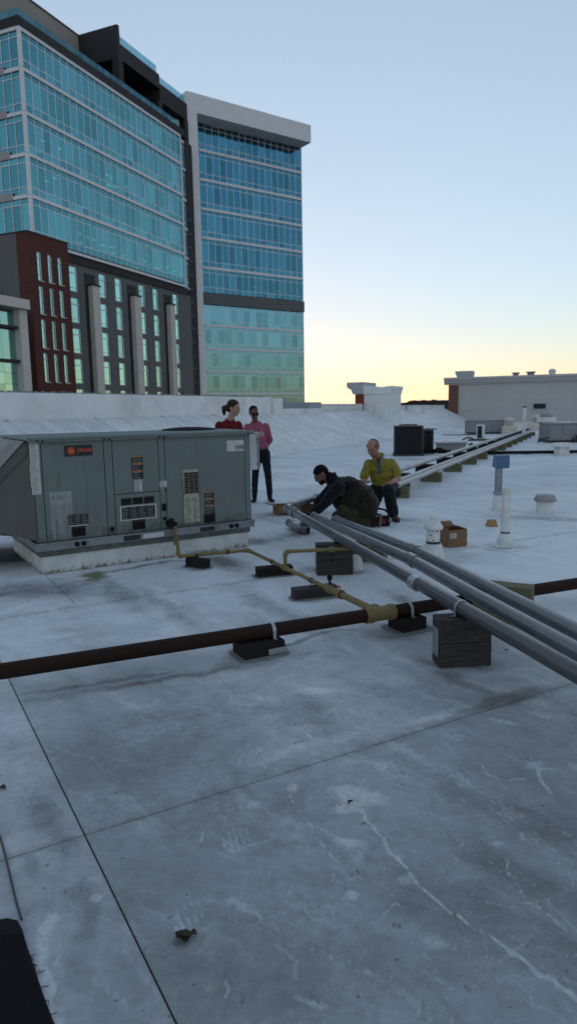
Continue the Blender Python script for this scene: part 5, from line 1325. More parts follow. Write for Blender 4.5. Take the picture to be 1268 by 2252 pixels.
e = carton('cardboard_box', 'small brown cardboard carton with white shipping label by the cone cap vent', (bp.x - 0.03, bp.y + 0.12, 0), R(22), 0.24, 0.22, 0.19, [('b', 40, 0.08), ('l', 60, 0.09), ('r', 160, 0.09)])
lbp = box('shipping_label', paper_m, e, -0.10, -0.02, -0.1125, -0.111, 0.10, 0.155)
mb = MB()
for k in range(4): mb.box(-0.095, -0.03 - 0.01 * (k % 2), -0.1134, -0.1127, 0.106 + k * 0.012, 0.110 + k * 0.012)
mb.build('printed_lines', ink_m, lbp)

# ------------------------------------------------------------------ vents
def lathe_thing(e, name, prof, m, seg=28, c=(0, 0, 0)): return MB().lathe(prof, c, seg=seg).build(name, m, e, smooth=True)
q = gp(955, 1230)
e = thing('vent_pipe', 'white vent pipe with conical rain cap beside the small carton', 'vent', (q.x, q.y + 0.08, 0))
lathe_thing(e, 'boot', [(0.125, 0.001), (0.115, 0.02), (0.095, 0.10), (0.085, 0.14), (0.072, 0.145)], ventwhite_m)
lathe_thing(e, 'pipe', [(0.066, 0.1), (0.066, 0.31)], ventwhite_m)
lathe_thing(e, 'clamp', [(0.070, 0.15), (0.072, 0.155), (0.072, 0.168), (0.069, 0.172)], dark_m)
lathe_thing(e, 'rain_cap', [(0.062, 0.30), (0.092, 0.295), (0.096, 0.31), (0.094, 0.325), (0.05, 0.385), (0.036, 0.392), (0.036, 0.43), (0.03, 0.434)], ventwhite_m)
mb = MB()
for k in range(7):
    a = random.uniform(3.3, 6.1); z = random.uniform(0.18, 0.29)
    mb.box(0.0665 * math.cos(a) - 0.006, 0.0665 * math.cos(a) + 0.006, 0.0675 * math.sin(a) - 0.002, 0.0675 * math.sin(a) + 0.002, z, z + random.uniform(0.005, 0.018))
mb.build('peeling_flakes', black_m, e)
q = gp(1114, 1203)
e = thing('vent_pipe', 'tall plain white pipe standing in a conical boot', 'vent', (q.x, q.y + 0.08, 0))
lathe_thing(e, 'boot', [(0.13, 0.001), (0.088, 0.015), (0.085, 0.06), (0.055, 0.135), (0.05, 0.14)], ventwhite_m)
lathe_thing(e, 'pipe', [(0.047, 0.1), (0.047, 0.625), (0.041, 0.625), (0.041, 0.55)], ventwhite_m)
lathe_thing(e, 'clamp', [(0.050, 0.139), (0.052, 0.142), (0.052, 0.152), (0.050, 0.155)], dark_m)
q = gp(1202, 1130)
e = thing('vent_hood', 'squat white vent with grey mushroom cap beyond the plain pipe', 'vent', (q.x, q.y + 0.1, 0))
lathe_thing(e, 'boot', [(0.125, 0.001), (0.118, 0.015), (0.114, 0.2)], ventwhite_m)
lathe_thing(e, 'mushroom_cap', [(0.11, 0.172), (0.152, 0.17), (0.156, 0.185), (0.125, 0.252), (0.1, 0.262), (0.0001, 0.266)], simple('weathered_zinc', (0.30, 0.31, 0.32), 0.5, 0.4, 0.2, 12, (0.2, 0.12, 0.08), 0.3))
for k in range(8):
    a = k * math.pi / 4; MB().tube([(0.155 * math.cos(a), 0.155 * math.sin(a), 0.187), (0.126 * math.cos(a), 0.126 * math.sin(a), 0.253)], 0.004, 6).build('cap_rib', gal_m, e)
q = gp(1097, 1122)
e = thing('flue', 'galvanised flue pipe with blue hooded top in a white cone boot', 'flue', (q.x, q.y + 0.08, 0))
fluem = simple('bluish_galvanised', (0.27, 0.31, 0.36), 0.4, 0.55, 0.2, 9)
lathe_thing(e, 'boot', [(0.098, 0.001), (0.09, 0.02), (0.066, 0.215), (0.06, 0.22)], ventwhite_m)
lathe_thing(e, 'pipe', [(0.054, 0.15), (0.054, 0.66)], fluem)
lathe_thing(e, 'storm_collar', [(0.056, 0.232), (0.085, 0.232), (0.083, 0.24), (0.056, 0.275)], fluem)
hb = simple('blue_hood', (0.075, 0.15, 0.27), 0.5, 0.2, 0.15, 8)
hd = MB().prism([(-0.075, -0.1, 0.62), (-0.055, -0.1, 0.80), (0.125, -0.1, 0.80), (0.125, -0.1, 0.615), (0.05, -0.1, 0.61)], (0, 0.2, 0)).build('hood', hb, e, bevel=0.008)
box('hood_seam', hb, hd, -0.03, -0.02, -0.1025, -0.1005, 0.62, 0.80)
box('bracket', fluem, e, 0.02, 0.03, -0.058, -0.05, 0.28, 0.61)
q = gp(778, 1256)
e = thing('dome_vent', 'low white dome vent with inset ring under the grey conduits', 'vent', (q.x, q.y + 0.085, 0))
lathe_thing(e, 'boot', [(0.10, 0.001), (0.088, 0.015), (0.085, 0.09), (0.07, 0.125), (0.05, 0.15), (0.045, 0.175)], ventwhite_m)
lathe_thing(e, 'ring', [(0.046, 0.15), (0.052, 0.155), (0.052, 0.165), (0.046, 0.17)], rust_m)
q = gp(1082, 1158)
e = thing('drain_cover', 'small amber plastic trapezoid cap lying on the roof', 'cap', (q.x, q.y + 0.04, 0))
am = simple('amber_plastic', (0.34, 0.19, 0.05), 0.5)
MB().lathe([(0.085, 0.001), (0.085, 0.012), (0.062, 0.08), (0.055, 0.083)], (0, 0, 0), seg=4).build('cap', am, e, bevel=0.004)
MB().lathe([(0.094, 0.001), (0.094, 0.006)], (0, 0, 0), seg=4).build('flange', am, e)

# ------------------------------------------------------------------ far roof equipment
def condenser(label, px0, px1, pyb, pyt, group, deep):
    pL, pR = gp(px0, pyb), gp(px1, pyb); Wd = (pR - pL).length; H = aty(px0, pyt, pL.y).z
    e = thing('condenser', label, 'condenser', ((pL.x + pR.x) / 2, (pL.y + pR.y) / 2 + deep / 2, 0), R(-8), group)
    box('pad', dark_m, e, -Wd / 2 - 0.03, Wd / 2 + 0.03, -deep / 2 - 0.03, deep / 2 + 0.03, 0.002, 0.07)
    c_ = box('coil', black_m, e, -Wd / 2 + 0.02, Wd / 2 - 0.02, -deep / 2 + 0.02, deep / 2 - 0.02, 0.071, H - 0.05, bevel=0.05)
    mb = MB()
    for k in range(16):
        z = 0.1 + k * (H - 0.18) / 16; mb.box(-Wd / 2 + 0.005, Wd / 2 - 0.005, -deep / 2 + 0.005, deep / 2 - 0.005, z, z + 0.014)
    mb.build('guard_slats', dark_m, e)
    for sx_ in (-1, 1):
        for sy_ in (-1, 1): box('corner_post', dark_m, e, sx_ * (Wd / 2 - 0.03) - 0.03, sx_ * (Wd / 2 - 0.03) + 0.03, sy_ * (deep / 2 - 0.03) - 0.03, sy_ * (deep / 2 - 0.03) + 0.03, 0.072, H - 0.052, bevel=0.01)
    box('lid', dark_m, e, -Wd / 2, Wd / 2, -deep / 2, deep / 2, H - 0.05, H, bevel=0.015)
    g_ = MB()
    for r_ in (0.12, 0.2, 0.28): g_.tube([(r_ * math.cos(a), r_ * math.sin(a), H + 0.03) for a in [k * math.pi / 10 for k in range(21)]], 0.008, 5, False)
    for k in range(6):
        a = k * math.pi / 6; g_.tube([(-0.3 * math.cos(a), -0.3 * math.sin(a), H + 0.01), (0, 0, H + 0.05), (0.3 * math.cos(a), 0.3 * math.sin(a), H + 0.01)], 0.008, 5, False)
    g_.build('fan_guard', black_m, e)
    return e
condenser('larger black box condenser beside the far conduits', 870, 934, 1003, 937, 'black condensers', 0.9)
condenser('smaller black condenser half hidden behind the larger black one', 933, 955, 998, 946, 'black condensers', 0.6)
q = gp(960, 1000)
e = thing('refrigerant_lines', 'tangle of black refrigerant hoses at the foot of the condensers', 'hoses', (q.x, q.y, 0))
for k in range(6):
    pts = [Vector((-0.5 + 0.18 * j + random.uniform(-.05, .05), random.uniform(-.15, .15), abs(random.gauss(0.08, 0.07)) + 0.03)) for j in range(7)]
    sm = []
    for j in range(1, 6): sm += arc((pts[j - 1] + pts[j]) / 2, pts[j], (pts[j] + pts[j + 1]) / 2, 4)[:-1]
    MB().tube(sm, 0.03, 8).build('hose', black_m, e, smooth=True)
def unit_box(name, label, cat, px0, px1, pyb, pyt, deep, m, rz, posts=3, group=None):
    pL, pR = gp(px0, pyb), gp(px1, pyb); Wd = (pR - pL).length; H = aty((px0 + px1) / 2, pyt, pL.y).z
    e = thing(name, label, cat, (pL.x, pL.y, 0), rz, group)
    box('base_rail', dark_m, e, 0.02, Wd - 0.02, 0.02, deep, 0.002, 0.10)
    b_ = box('cabinet', m, e, 0, Wd, 0, deep, 0.101, H - 0.03, bevel=0.01)
    for k in range(posts): 
        x0 = Wd * k / posts; box('panel', m, b_, x0 + 0.02, x0 + Wd / posts - 0.02, -0.015, -0.001, 0.14, H - 0.06, bevel=0.005)
    box('lid', m, e, -0.03, Wd + 0.03, -0.04, deep + 0.03, H - 0.03, H, bevel=0.008)
    return e, Wd, H
unit_box('rooftop_unit', 'weathered grey rooftop unit in front of the tan wall, left of the white pole', 'air conditioner', 1027, 1108, 955, 924, 1.4, greypaint_m, R(-8), 3)
pm = gp(1055, 969); 
e = thing('mini_split', 'small white split condenser with dark fan grille on a stand', 'condenser', (pm.x - 0.18, pm.y, 0), R(-14))
H = aty(1055, 934, pm.y).z; Wd = 0.36
box('stand', dark_m, e, -0.35, 0.75, -0.2, 0.4, 0.004, 0.07)
cb = box('cabinet', ventwhite_m, e, 0, Wd, 0, 0.32, 0.071, H, bevel=0.015)
box('grille', black_m, cb, 0.04, 0.24, -0.012, -0.001, 0.12, H - 0.06)
for k in range(2): MB().lathe([(0.10, 0), (0.10, 0.004)], (0.14, -0.0125, 0.25 + k * 0.26), (0, -1, 0), 16).build('fan', dark_m, cb)
MB().tube(arc((-0.05, 0.1, 0.02), (-0.3, 0.0, 0.25), (-0.6, 0.1, 0.03)), 0.03, 8).build('line_set', black_m, e)
e, Wd, H = unit_box('rooftop_unit', 'bluish grey low rooftop unit below the round white exhaust fan', 'air conditioner', 1206, 1330, 974, 930, 1.3, greypaint_m, R(-2), 4)
for k, (x, z) in enumerate(((0.95, 0.2), (1.05, 0.28), (1.15, 0.22))): MB().tube([(x, -0.12, 0.03), (x, -0.12, z), (x, -0.01, z)], 0.03, 8).build('pipe_stub', dark_m, e)
MB().tube([(-0.02, 0.1, 0.2), (-0.2, -0.05, 0.18), (-0.45, -0.1, 0.16), (-0.47, -0.1, 0.01)], 0.03, 8).build('drain_line', dark_m, e)
pe = gp(1225, 968)
e = thing('exhaust_fan', 'white round exhaust fan with grey cowl rising behind the bluish grey unit', 'exhaust fan', (pe.x + 0.3, pe.y + 2.2, 0))
z_a, z_b, z_c = aty(1225, 928, pe.y + 2.2).z, aty(1225, 917, pe.y + 2.2).z, aty(1225, 906, pe.y + 2.2).z
lathe_thing(e, 'curb', [(0.34, 0.001), (0.34, z_a)], greypaint_m, 4)
lathe_thing(e, 'shroud', [(0.36, z_a), (0.43, z_a + 0.02), (0.43, z_b - 0.01), (0.40, z_b)], ventwhite_m)
lathe_thing(e, 'cowl', [(0.28, z_b), (0.29, z_b + 0.02), (0.29, z_c - 0.02), (0.25, z_c)], gal_m)
q = gp(1150, 966)
e = thing('vent_pipe', 'tall slender white pole pipe beside the far conduits', 'vent', (q.x, q.y, 0))
zt = aty(1150, 895, q.y).z
lathe_thing(e, 'pipe', [(0.08, 0.001), (0.08, zt), (0.07, zt)], ventwhite_m, 16); lathe_thing(e, 'boot', [(0.16, 0.002), (0.12, 0.1), (0.1, 0.2)], dark_m, 16); lathe_thing(e, 'cap', [(0.086, zt - 0.03), (0.086, zt + 0.02), (0.05, zt + 0.04)], dark_m, 16)
q = gp(1239, 1001)
e = thing('vent_hood', 'white square vent with flat cap by the black cross pipe', 'vent', (q.x, q.y + 0.2, 0), R(12))
box('curb', ventwhite_m, e, -0.16, 0.16, -0.16, 0.16, 0.001, 0.24); MB().lathe([(0.36, 0.24), (0.36, 0.27), (0.26, 0.36), (0.2, 0.37)], (0, 0, 0), seg=4).build('cap', ventwhite_m, e)
q0_, q1_ = gp(1068, 996, 0.06), gp(1268, 993, 0.06)
e = thing('cross_pipe', 'thin black pipe crossing the far roof behind the blue hooded flue', 'pipe', (0, 0, 0))
pipe_part(e, 'pipe', [q0_, q1_, q1_ + (q1_ - q0_) * 2], 0.05, black_m, 10)
for k in range(5):
    p_ = q0_ + (q1_ - q0_) * (0.15 + k * 0.3); box('foot', dark_m, e, p_.x - 0.1, p_.x + 0.1, p_.y - 0.06, p_.y + 0.06, 0.002, 0.02)
q = gp(994, 990)
e = thing('roof_curb_box', 'low grey sheet metal curb box between condensers and far conduits', 'curb box', (q.x, q.y, 0), R(-10))
box('curb', greypaint_m, e, -0.55, 0.45, 0, 0.7, 0.002, 0.22, bevel=0.01); box('lid', greypaint_m, e, -0.62, 0.52, -0.05, 0.76, 0.221, 0.26, bevel=0.01)
MB().tube(arc((0.56, 0.2, 0.01), (0.6, 0.2, 0.4), (0.85, 0.2, 0.02)), 0.04, 8).build('gooseneck', dark_m, e)
# far end of the rack: odds and ends, warm sunlight put into their base colour
warm_m = simple('warm_lit_vent', (0.62, 0.52, 0.42), 0.6)
for (px, pyb, pyt, r_, lb) in ((1118, 955, 918, 0.26, 'warm sun tinted round topped vent in front of the tan wall'), (1182, 946, 912, 0.42, 'stepped warm sun tinted exhaust stack at the far end of the conduits')):
    q = gp(px, pyb); z = aty(px, pyt, q.y).z
    e = thing('exhaust_stack', lb, 'vent', (q.x, q.y, 0))
    lathe_thing(e, 'base', [(r_ * 1.5, 0.002), (r_ * 1.5, z * 0.45), (r_ * 1.3, z * 0.5)], warm_m, 16)
    lathe_thing(e, 'stack', [(r_ * 0.8, z * 0.5), (r_ * 0.8, z * 0.8)], gal_m, 16); lathe_thing(e, 'dome', [(r_ * 0.95, z * 0.8), (r_, z * 0.85), (r_ * 0.8, z * 0.97), (r_ * 0.2, z)], warm_m, 16)
q = gp(1117, 953)
e = thing('white_curb', 'low white curb box left of the slender white pole', 'curb box', (q.x, q.y, 0), R(-20)); 
box('curb', ventwhite_m, e, -0.5, 0.45, 0, 0.8, 0.002, 0.36, bevel=0.02); box('lid', ventwhite_m, e, -0.53, 0.48, -0.03, 0.83, 0.361, 0.40)
q = gp(1170, 948)
e = thing('white_curb', 'long low white parapet curb in front of the tan wall', 'curb box', (q.x - 2.5, q.y + 8, 0), R(-23)); box('curb', white_m, e, 0, 9, 0, 0.4, 0.002, 0.35, bevel=0.02); box('coping', white_m, e, -0.05, 9.05, -0.04, 0.44, 0.351, 0.40)
q = gp(1013, 957)
e = thing('roof_mat', 'dark flat walkway mat at the foot of the slope by the weathered unit', 'mat', (q.x, q.y, 0), R(-20)); box('mat', dark_m, e, -1.0, 0.8, -0.3, 0.3, 0.004, 0.03)

# ------------------------------------------------------------------ foreground mat, seam gap line, debris
mt = thing('rubber_mat', 'black ribbed rubber mat with rounded corner lying on the membrane', 'mat', (0, 0, 0))
mcols = [gp(-260, 2050), gp(-20, 2030), gp(18, 2025), gp(40, 2030), gp(50, 2050), gp(60, 2085), gp(75, 2130), gp(95, 2190), gp(122, 2262), gp(150, 2340), gp(-260, 2400)]
MB().prism([Vector((p.x, p.y, 0.001)) for p in mcols], (0, 0, 0.008)).build('sheet', black_m, mt)
mb = MB(); d_m = (gp(122, 2262) - gp(50, 2050)).normalized(); nrm = Vector((-d_m.y, d_m.x, 0))
ribmesh_n = 0
for k in range(42):
    base = gp(50, 2055) - Vector((0.0, 0, 0)) + Vector((d_m.y, -d_m.x, 0)) * (-0.0)
    off = -0.008 * (k + 1)
    s0 = gp(52, 2060) + Vector((-abs(d_m.y), 0, 0)) * 0.008 * (k + 1)
    s0 = Vector((s0.x, s0.y, 0)); s1 = s0 + d_m * 0.55
    mb.prism([Vector((s0.x - .002, s0.y, 0.009)), Vector((s0.x + .002, s0.y, 0.009)), Vector((s1.x + .002, s1.y, 0.009)), Vector((s1.x - .002, s1.y, 0.009))], (0, 0, 0.003))
tag(mb.build('ribs', black_m, mt), kind='stuff')
mb = MB()
for k in range(9):
    t_ = random.random(); p_ = gp(60, 2085) * (1 - t_) + gp(120, 2255) * t_
    mb.tube([Vector((p_.x - 0.01, p_.y, 0.006)), Vector((p_.x + 0.006, p_.y + random.uniform(-.01, .01), 0.008)), Vector((p_.x + random.uniform(.008, .02), p_.y + random.uniform(-.015, .015), 0.003))], 0.0012, 5)
mb.build('frayed_threads', black_m, mt)
cd = thing('edge_seamline', 'thin dark cord standing for the open membrane seam above the rubber mat', 'seamline', (0, 0, 0))  # thin dark tube added in place of an open seam gap
pts = [gp(x, y, 0.006) for x, y in ((-30, 1790), (0, 1835), (12, 1880), (24, 1930), (35, 1980), (48, 2022))]
sm = [pts[0]]
for j in range(1, len(pts) - 1): sm += arc((pts[j - 1] + pts[j]) / 2, pts[j], (pts[j] + pts[j + 1]) / 2, 5)
sm.append(pts[-1]); MB().tube(sm, 0.0035, 8).build('seamline', simple('dark_seamline', (0.04, 0.04, 0.045), 0.6), cd, smooth=True)
leafm = simple('dry_leaf', (0.045, 0.03, 0.02), 0.9, 0, 0.5, 60)
def debris(label, pos, n, size):
    e = thing('leaf_debris', label, 'debris', (pos.x, pos.y, 0))
    for k in range(n):
        mb = MB(); a0_ = random.uniform(0, 6.28); L = size * random.uniform(0.6, 1.2); cx_, cy_ = random.gauss(0, size * 0.45), random.gauss(0, size * 0.25); z0 = 0.004 + abs(random.gauss(0, size * 0.18))
        vs = []; 
        for i in range(6):
            s_ = i / 5; wd = L * 0.33 * math.sin(math.pi * (0.08 + 0.88 * s_)) 
            for sd_2 in (-1, 0, 1):
                x = (s_ - 0.5) * L; y = sd_2 * wd; z = z0 + 0.3 * L * (s_ - 0.5) ** 2 * 2 + 0.35 * wd * abs(sd_2) + random.uniform(0, 0.003)
                vs.append((cx_ + x * math.cos(a0_) - y * math.sin(a0_), cy_ + x * math.sin(a0_) + y * math.cos(a0_), z))
        mb.add(vs, [(i * 3 + j, i * 3 + j + 1, i * 3 + j + 4, i * 3 + j + 3) for i in range(5) for j in range(2)])
        mb.build('leaf', leafm, e)
    return e
debris('small clump of dead brown leaves on the bare near sheet', gp(405, 2062), 16, 0.028)
debris('dark leaf scrap at the membrane edge by the thin cord', gp(2, 1735), 6, 0.022)
debris('twig scrap on the pale scuff right of the leaf clump', gp(768, 1768), 3, 0.02)
debris('dark curled scrap beside the big weathered timber block', gp(1112, 1432), 4, 0.018)
# ================================================================== PEOPLE
_sph = None
def sphere_template():
    global _sph
    if _sph is None:
        bm = bmesh.new(); bmesh.ops.create_icosphere(bm, subdivisions=2, radius=1.0)
        _sph = (np.array([v.co[:] for v in bm.verts]), [tuple(v.index for v in f.verts) for f in bm.faces]); bm.free()
    return _sph
class Body:
    def __init__(s): s.v = []; s.f = []; s.n = 0
    def ball(s, c, r, rot=None):
        V, F = sphere_template(); r = np.array(r if hasattr(r, '__len__') else (r, r, r))
        P = V * r
        if rot is not None: P = P @ np.array(rot.to_3x3()).T
        s.v.append(P + np.array(c)); s.f += [tuple(i + s.n for i in f) for f in F]; s.n += len(V); return s
    def limb(s, pts, flat=None):
        """pts: [(x,y,z,r), ...] tapered chain"""
        for (a, b) in zip(pts[:-1], pts[1:]):
            pa, pb = np.array(a[:3]), np.array(b[:3]); L = np.linalg.norm(pb - pa); n = max(2, int(L / (min(a[3], b[3]) * 0.4)) + 1)
            for k in range(n + 1):
                t = k / n; s.ball(pa * (1 - t) + pb * t, a[3] * (1 - t) + b[3] * t)
        return s
    def build(s, name, m, parent, voxel=0.008, smooth=5, rough=0.0, rscale=9.0, cut=None):
        me = D.meshes.new(name); me.from_pydata(np.concatenate(s.v).tolist(), [], s.f)
        o = D.objects.new(name, me); COL.objects.link(o)
        md = o.modifiers.new('r', 'REMESH'); md.mode = 'VOXEL'; md.voxel_size = voxel
        if smooth: sm = o.modifiers.new('s', 'SMOOTH'); sm.iterations = smooth; sm.factor = 0.5
        dg = bpy.context.evaluated_depsgraph_get(); dg.update()
        out = D.meshes.new_from_object(o.evaluated_get(dg)); D.objects.remove(o); D.meshes.remove(me)
        if rough or cut:
            bm = bmesh.new(); bm.from_mesh(out); bm.normal_update()
            if rough:
                for v in bm.verts:
                    c = v.co * rscale
                    v.co += v.normal * rough * (mnoise.noise(c) + 0.9 * (0.35 - abs(mnoise.noise(Vector((c.x * 0.8 + c.z * 0.9, c.y * 0.8, c.z * 2.2))))) * 1.6)
            if cut:
                for (co, no) in cut:
                    g = bmesh.ops.bisect_plane(bm, geom=bm.verts[:] + bm.edges[:] + bm.faces[:], plane_co=co, plane_no=no, clear_outer=True)
            bm.to_mesh(out); bm.free()
        out.name = name
        ob = link(out, name, m, parent); out.shade_smooth()
        return ob

def head_rot(yaw, pitch, tilt=0.0):       # yaw 0 looks at the camera (-y); positive turns towards +x; pitch positive looks down
    return (Matrix.Rotation(R(yaw), 4, 'Z') @ Matrix.Rotation(R(pitch), 4, 'X') @ Matrix.Rotation(R(tilt), 4, 'Y'))
def add_head(b, c, rot, s=1.0, male=False):
    """face towards local -y; c is the middle of the skull"""
    def B(p, r): b.ball(np.array(c) + np.array(rot.to_3x3() @ Vector(p)) * s, np.array(r) * s, rot)
    B((0, 0.012, 0.032), (0.074, 0.092, 0.082)); B((0, -0.01, -0.015), (0.066, 0.078, 0.085))
    B((0, -0.03, -0.065), (0.05 if male else 0.045, 0.05, 0.045)); B((0, -0.058, -0.094), (0.024, 0.022, 0.018))
    B((0, -0.045, -0.055), (0.052, 0.04, 0.04))
    for x in (-1, 1):
        B((0.035 * x, -0.066, -0.028), (0.022, 0.016, 0.02)); B((0.028 * x, -0.079, 0.022), (0.026, 0.012, 0.010))
        B((0.076 * x, 0.014, -0.008), (0.010, 0.02, 0.032)); B((0.078 * x, 0.014, 0.012), (0.009, 0.019, 0.014))
    B((0, -0.088, 0.005), (0.009, 0.012, 0.026)); B((0, -0.098, -0.018), (0.013, 0.017, 0.012)); B((-0.012, -0.09, -0.022), (0.009, 0.01, 0.008)); B((0.012, -0.09, -0.022), (0.009, 0.01, 0.008))
    B((0, -0.083, -0.05), (0.02, 0.012, 0.0065)); B((0, -0.081, -0.061), (0.018, 0.012, 0.0075))
    return B
def hp(c, rot, p, s=1.0): return Vector(c) + (rot.to_3x3() @ Vector(p)) * s
def face_bits(parent, c, rot, s, brow_m, eye_m, lip_m):
    for x in (-1, 1):
        b = Body(); b.ball(hp(c, rot, (0.031 * x, -0.074, 0.0), s), np.array((0.013, 0.008, 0.0065)) * s, rot); b.build('eye', eye_m, parent, 0.003, 1)
        b = Body()
        for k in range(5): b.ball(hp(c, rot, ((0.014 + k * 0.008) * x, -0.088 + k * 0.0035, 0.0235 + (0.003 if 0 < k < 4 else 0)), s), np.array((0.006, 0.005, 0.0035)) * s, rot)
        b.build('eyebrow', brow_m, parent, 0.003, 1)
    b = Body(); b.ball(hp(c, rot, (0, -0.091, -0.055), s), np.array((0.021, 0.006, 0.006)) * s, rot); b.build('lips', lip_m, parent, 0.003, 1)
def add_hand(b, wrist, d, up, curl=0.5, s=1.0, thumb=1, spread=0.02):
    """palm from the wrist along d, back of the hand along up; five separate fingers"""
    d = Vector(d).normalized(); up = Vector(up); up = (up - d * up.dot(d)).normalized(); sd_ = d.cross(up).normalized() * thumb
    w_ = Vector(wrist)
    M3 = Matrix((sd_, d, up)).transposed().to_4x4()
    b.ball(w_ + d * 0.045 * s, np.array((0.038, 0.05, 0.016)) * s, M3); b.ball(w_ + d * 0.012 * s, np.array((0.028, 0.03, 0.019)) * s, M3)
    for i, (off, L) in enumerate(((-0.028, 0.060), (-0.010, 0.074), (0.010, 0.078), (0.028, 0.070))):
        p = w_ + d * 0.085 * s + sd_ * off * s; dir_ = (d + sd_ * off * spread * 20).normalized()
        chain = [(*p, 0.0092 * s)]; a = curl * 0.5
        for frac, rr in ((0.42, 0.0088), (0.32, 0.008), (0.26, 0.0068)):
            dd_ = (dir_ * math.cos(a) - up * math.sin(a)); p = p + dd_ * L * frac * s; chain.append((*p, rr * s)); a += curl
        b.limb(chain)
    p = w_ + d * 0.025 * s + sd_ * 0.03 * s; chain = [(*p, 0.013 * s)]
    p = p + (sd_ * 0.6 + d * 0.7 - up * 0.25).normalized() * 0.035 * s; chain.append((*p, 0.0105 * s))
    p = p + (sd_ * 0.25 + d * 0.9 - up * 0.35).normalized() * 0.03 * s; chain.append((*p, 0.0085 * s))
    b.limb(chain)
def shoe(name, parent, heel, d, m, sole_m, L=0.25, h=0.085, s=1.0):
    d = Vector((d[0], d[1], 0)).normalized(); hl = Vector(heel); rot = Matrix.Rotation(math.atan2(d.y, d.x), 4, 'Z')
    b = Body()
    b.ball(hl + d * 0.04 + Vector((0, 0, 0.045)), (0.05, 0.037, 0.045), rot); b.ball(hl + d * L * 0.45 + Vector((0, 0, 0.04)), (0.08, 0.04, 0.036), rot)
    b.ball(hl + d * (L - 0.065) + Vector((0, 0, 0.034)), (0.062, 0.045, 0.03), rot); b.ball(hl + d * 0.05 + Vector((0, 0, h)), (0.05, 0.042, 0.03), rot)
    o = b.build(name, m, parent, 0.008, 4, cut=[(Vector((0, 0, hl.z + 0.018)), Vector((0, 0, -1)))])
    poly = []
    for k in range(20):
        a = 2 * math.pi * k / 20; x = math.cos(a); y = math.sin(a); wv = 0.040 + 0.007 * x
        p = hl + d * (L / 2 - 0.005 + x * (L / 2 + 0.005)) + Vector((-d.y, d.x, 0)) * y * wv; poly.append(Vector((p.x, p.y, hl.z + 0.001)))
    MB().prism(poly, (0, 0, 0.022)).build('sole', sole_m, o, bevel=0.004)
    return o

eye_m = simple('eye_dark', (0.015, 0.012, 0.01), 0.3)
sole_dark = simple('dark_sole', (0.02, 0.018, 0.016), 0.8); sole_white = simple('white_sole', (0.5, 0.5, 0.49), 0.7)
hair_brown = simple('brown_hair', (0.035, 0.018, 0.010), 0.75, 0, 0.5, 60, bump=0.4, bscale=120, spec=0.2)
hair_black = simple('black_hair', (0.005, 0.0045, 0.005), 0.8, 0, 0.4, 60, bump=0.4, bscale=120, spec=0.15)
hair_sandy = simple('sandy_grey_hair', (0.10, 0.065, 0.045), 0.65, 0, 0.4, 60, bump=0.6, bscale=120)
skin_fair = skin('fair_skin', (0.40, 0.23, 0.17)); skin_brown = skin('brown_skin', (0.13, 0.065, 0.042)); skin_tan = skin('tan_skin', (0.19, 0.10, 0.068)); skin_ruddy = skin('ruddy_skin', (0.36, 0.17, 0.125))
lip_m = simple('lip', (0.20, 0.06, 0.05), 0.5); lip_b = simple('lip_brown', (0.10, 0.04, 0.035), 0.5)

# ---- woman in pink sweatshirt, hands behind her back
O = gp(574, 1106); ox, oy = O.x, O.y + 0.04
def L_(x, y, z): return (x, y, z)
pk = thing('person', 'person in pink sweatshirt and sunglasses standing with hands behind the back', 'person', (ox, oy, 0))
hc = (-0.085, -0.01, 1.465); hr = head_rot(22, 14); b = Body()
add_head(b, hc, hr, 0.90)
b.limb([(-0.08, 0.0, 1.40, 0.05), (-0.06, 0.02, 1.30, 0.052)])
b.ball((-0.05, 0.02, 1.16), (0.13, 0.085, 0.15)); b.ball((-0.01, 0.02, 0.95), (0.105, 0.075, 0.14)); b.ball((0.02, 0.03, 0.84), (0.10, 0.07, 0.08))
b.limb([(0.075, 0.03, 0.80, 0.065), (0.12, 0.005, 0.46, 0.04), (0.138, 0.035, 0.09, 0.028), (0.138, 0.01, 0.05, 0.03)]); b.limb([(-0.045, 0.03, 0.80, 0.065), (-0.088, 0.005, 0.46, 0.04), (-0.106, 0.035, 0.09, 0.028), (-0.106, 0.01, 0.05, 0.03)])
b.limb([(0.11, 0.03, 1.24, 0.05), (0.145, 0.12, 1.02, 0.042), (0.05, 0.19, 0.88, 0.028)]); b.limb([(-0.205, 0.03, 1.24, 0.05), (-0.22, 0.12, 1.02, 0.042), (-0.08, 0.19, 0.88, 0.028)])
add_hand(b, (0.05, 0.19, 0.88), (-0.8, 0.1, -0.3), (0, 1, 0.2), 0.5, 0.85); add_hand(b, (-0.08, 0.19, 0.88), (0.8, 0.1, -0.35), (0, 1, 0.2), 0.5, 0.85, -1)
b.build('body', skin_brown, pk, 0.007, 4)
b = Body()
pinkm = cloth('pink_fleece', (0.36, 0.10, 0.16))
b.ball((-0.05, 0.02, 1.17), (0.155, 0.115, 0.15)); b.ball((-0.035, 0.025, 1.02), (0.15, 0.115, 0.16)); b.ball((-0.005, 0.03, 0.93), (0.152, 0.12, 0.09)); b.ball((-0.05, 0.02, 1.255), (0.16, 0.08, 0.05))
b.limb([(0.095, 0.03, 1.235, 0.068), (0.155, 0.13, 1.02, 0.058), (0.07, 0.185, 0.90, 0.042)]); b.limb([(-0.195, 0.03, 1.235, 0.068), (-0.235, 0.13, 1.02, 0.058), (-0.10, 0.185, 0.90, 0.042)])
b.limb([(-0.055, 0.075, 1.29, 0.055), (-0.12, 0.05, 1.295, 0.036), (-0.13, -0.02, 1.29, 0.028), (-0.08, -0.075, 1.265, 0.025), (-0.02, -0.03, 1.285, 0.028), (0.01, 0.04, 1.295, 0.036), (-0.055, 0.075, 1.29, 0.055)])
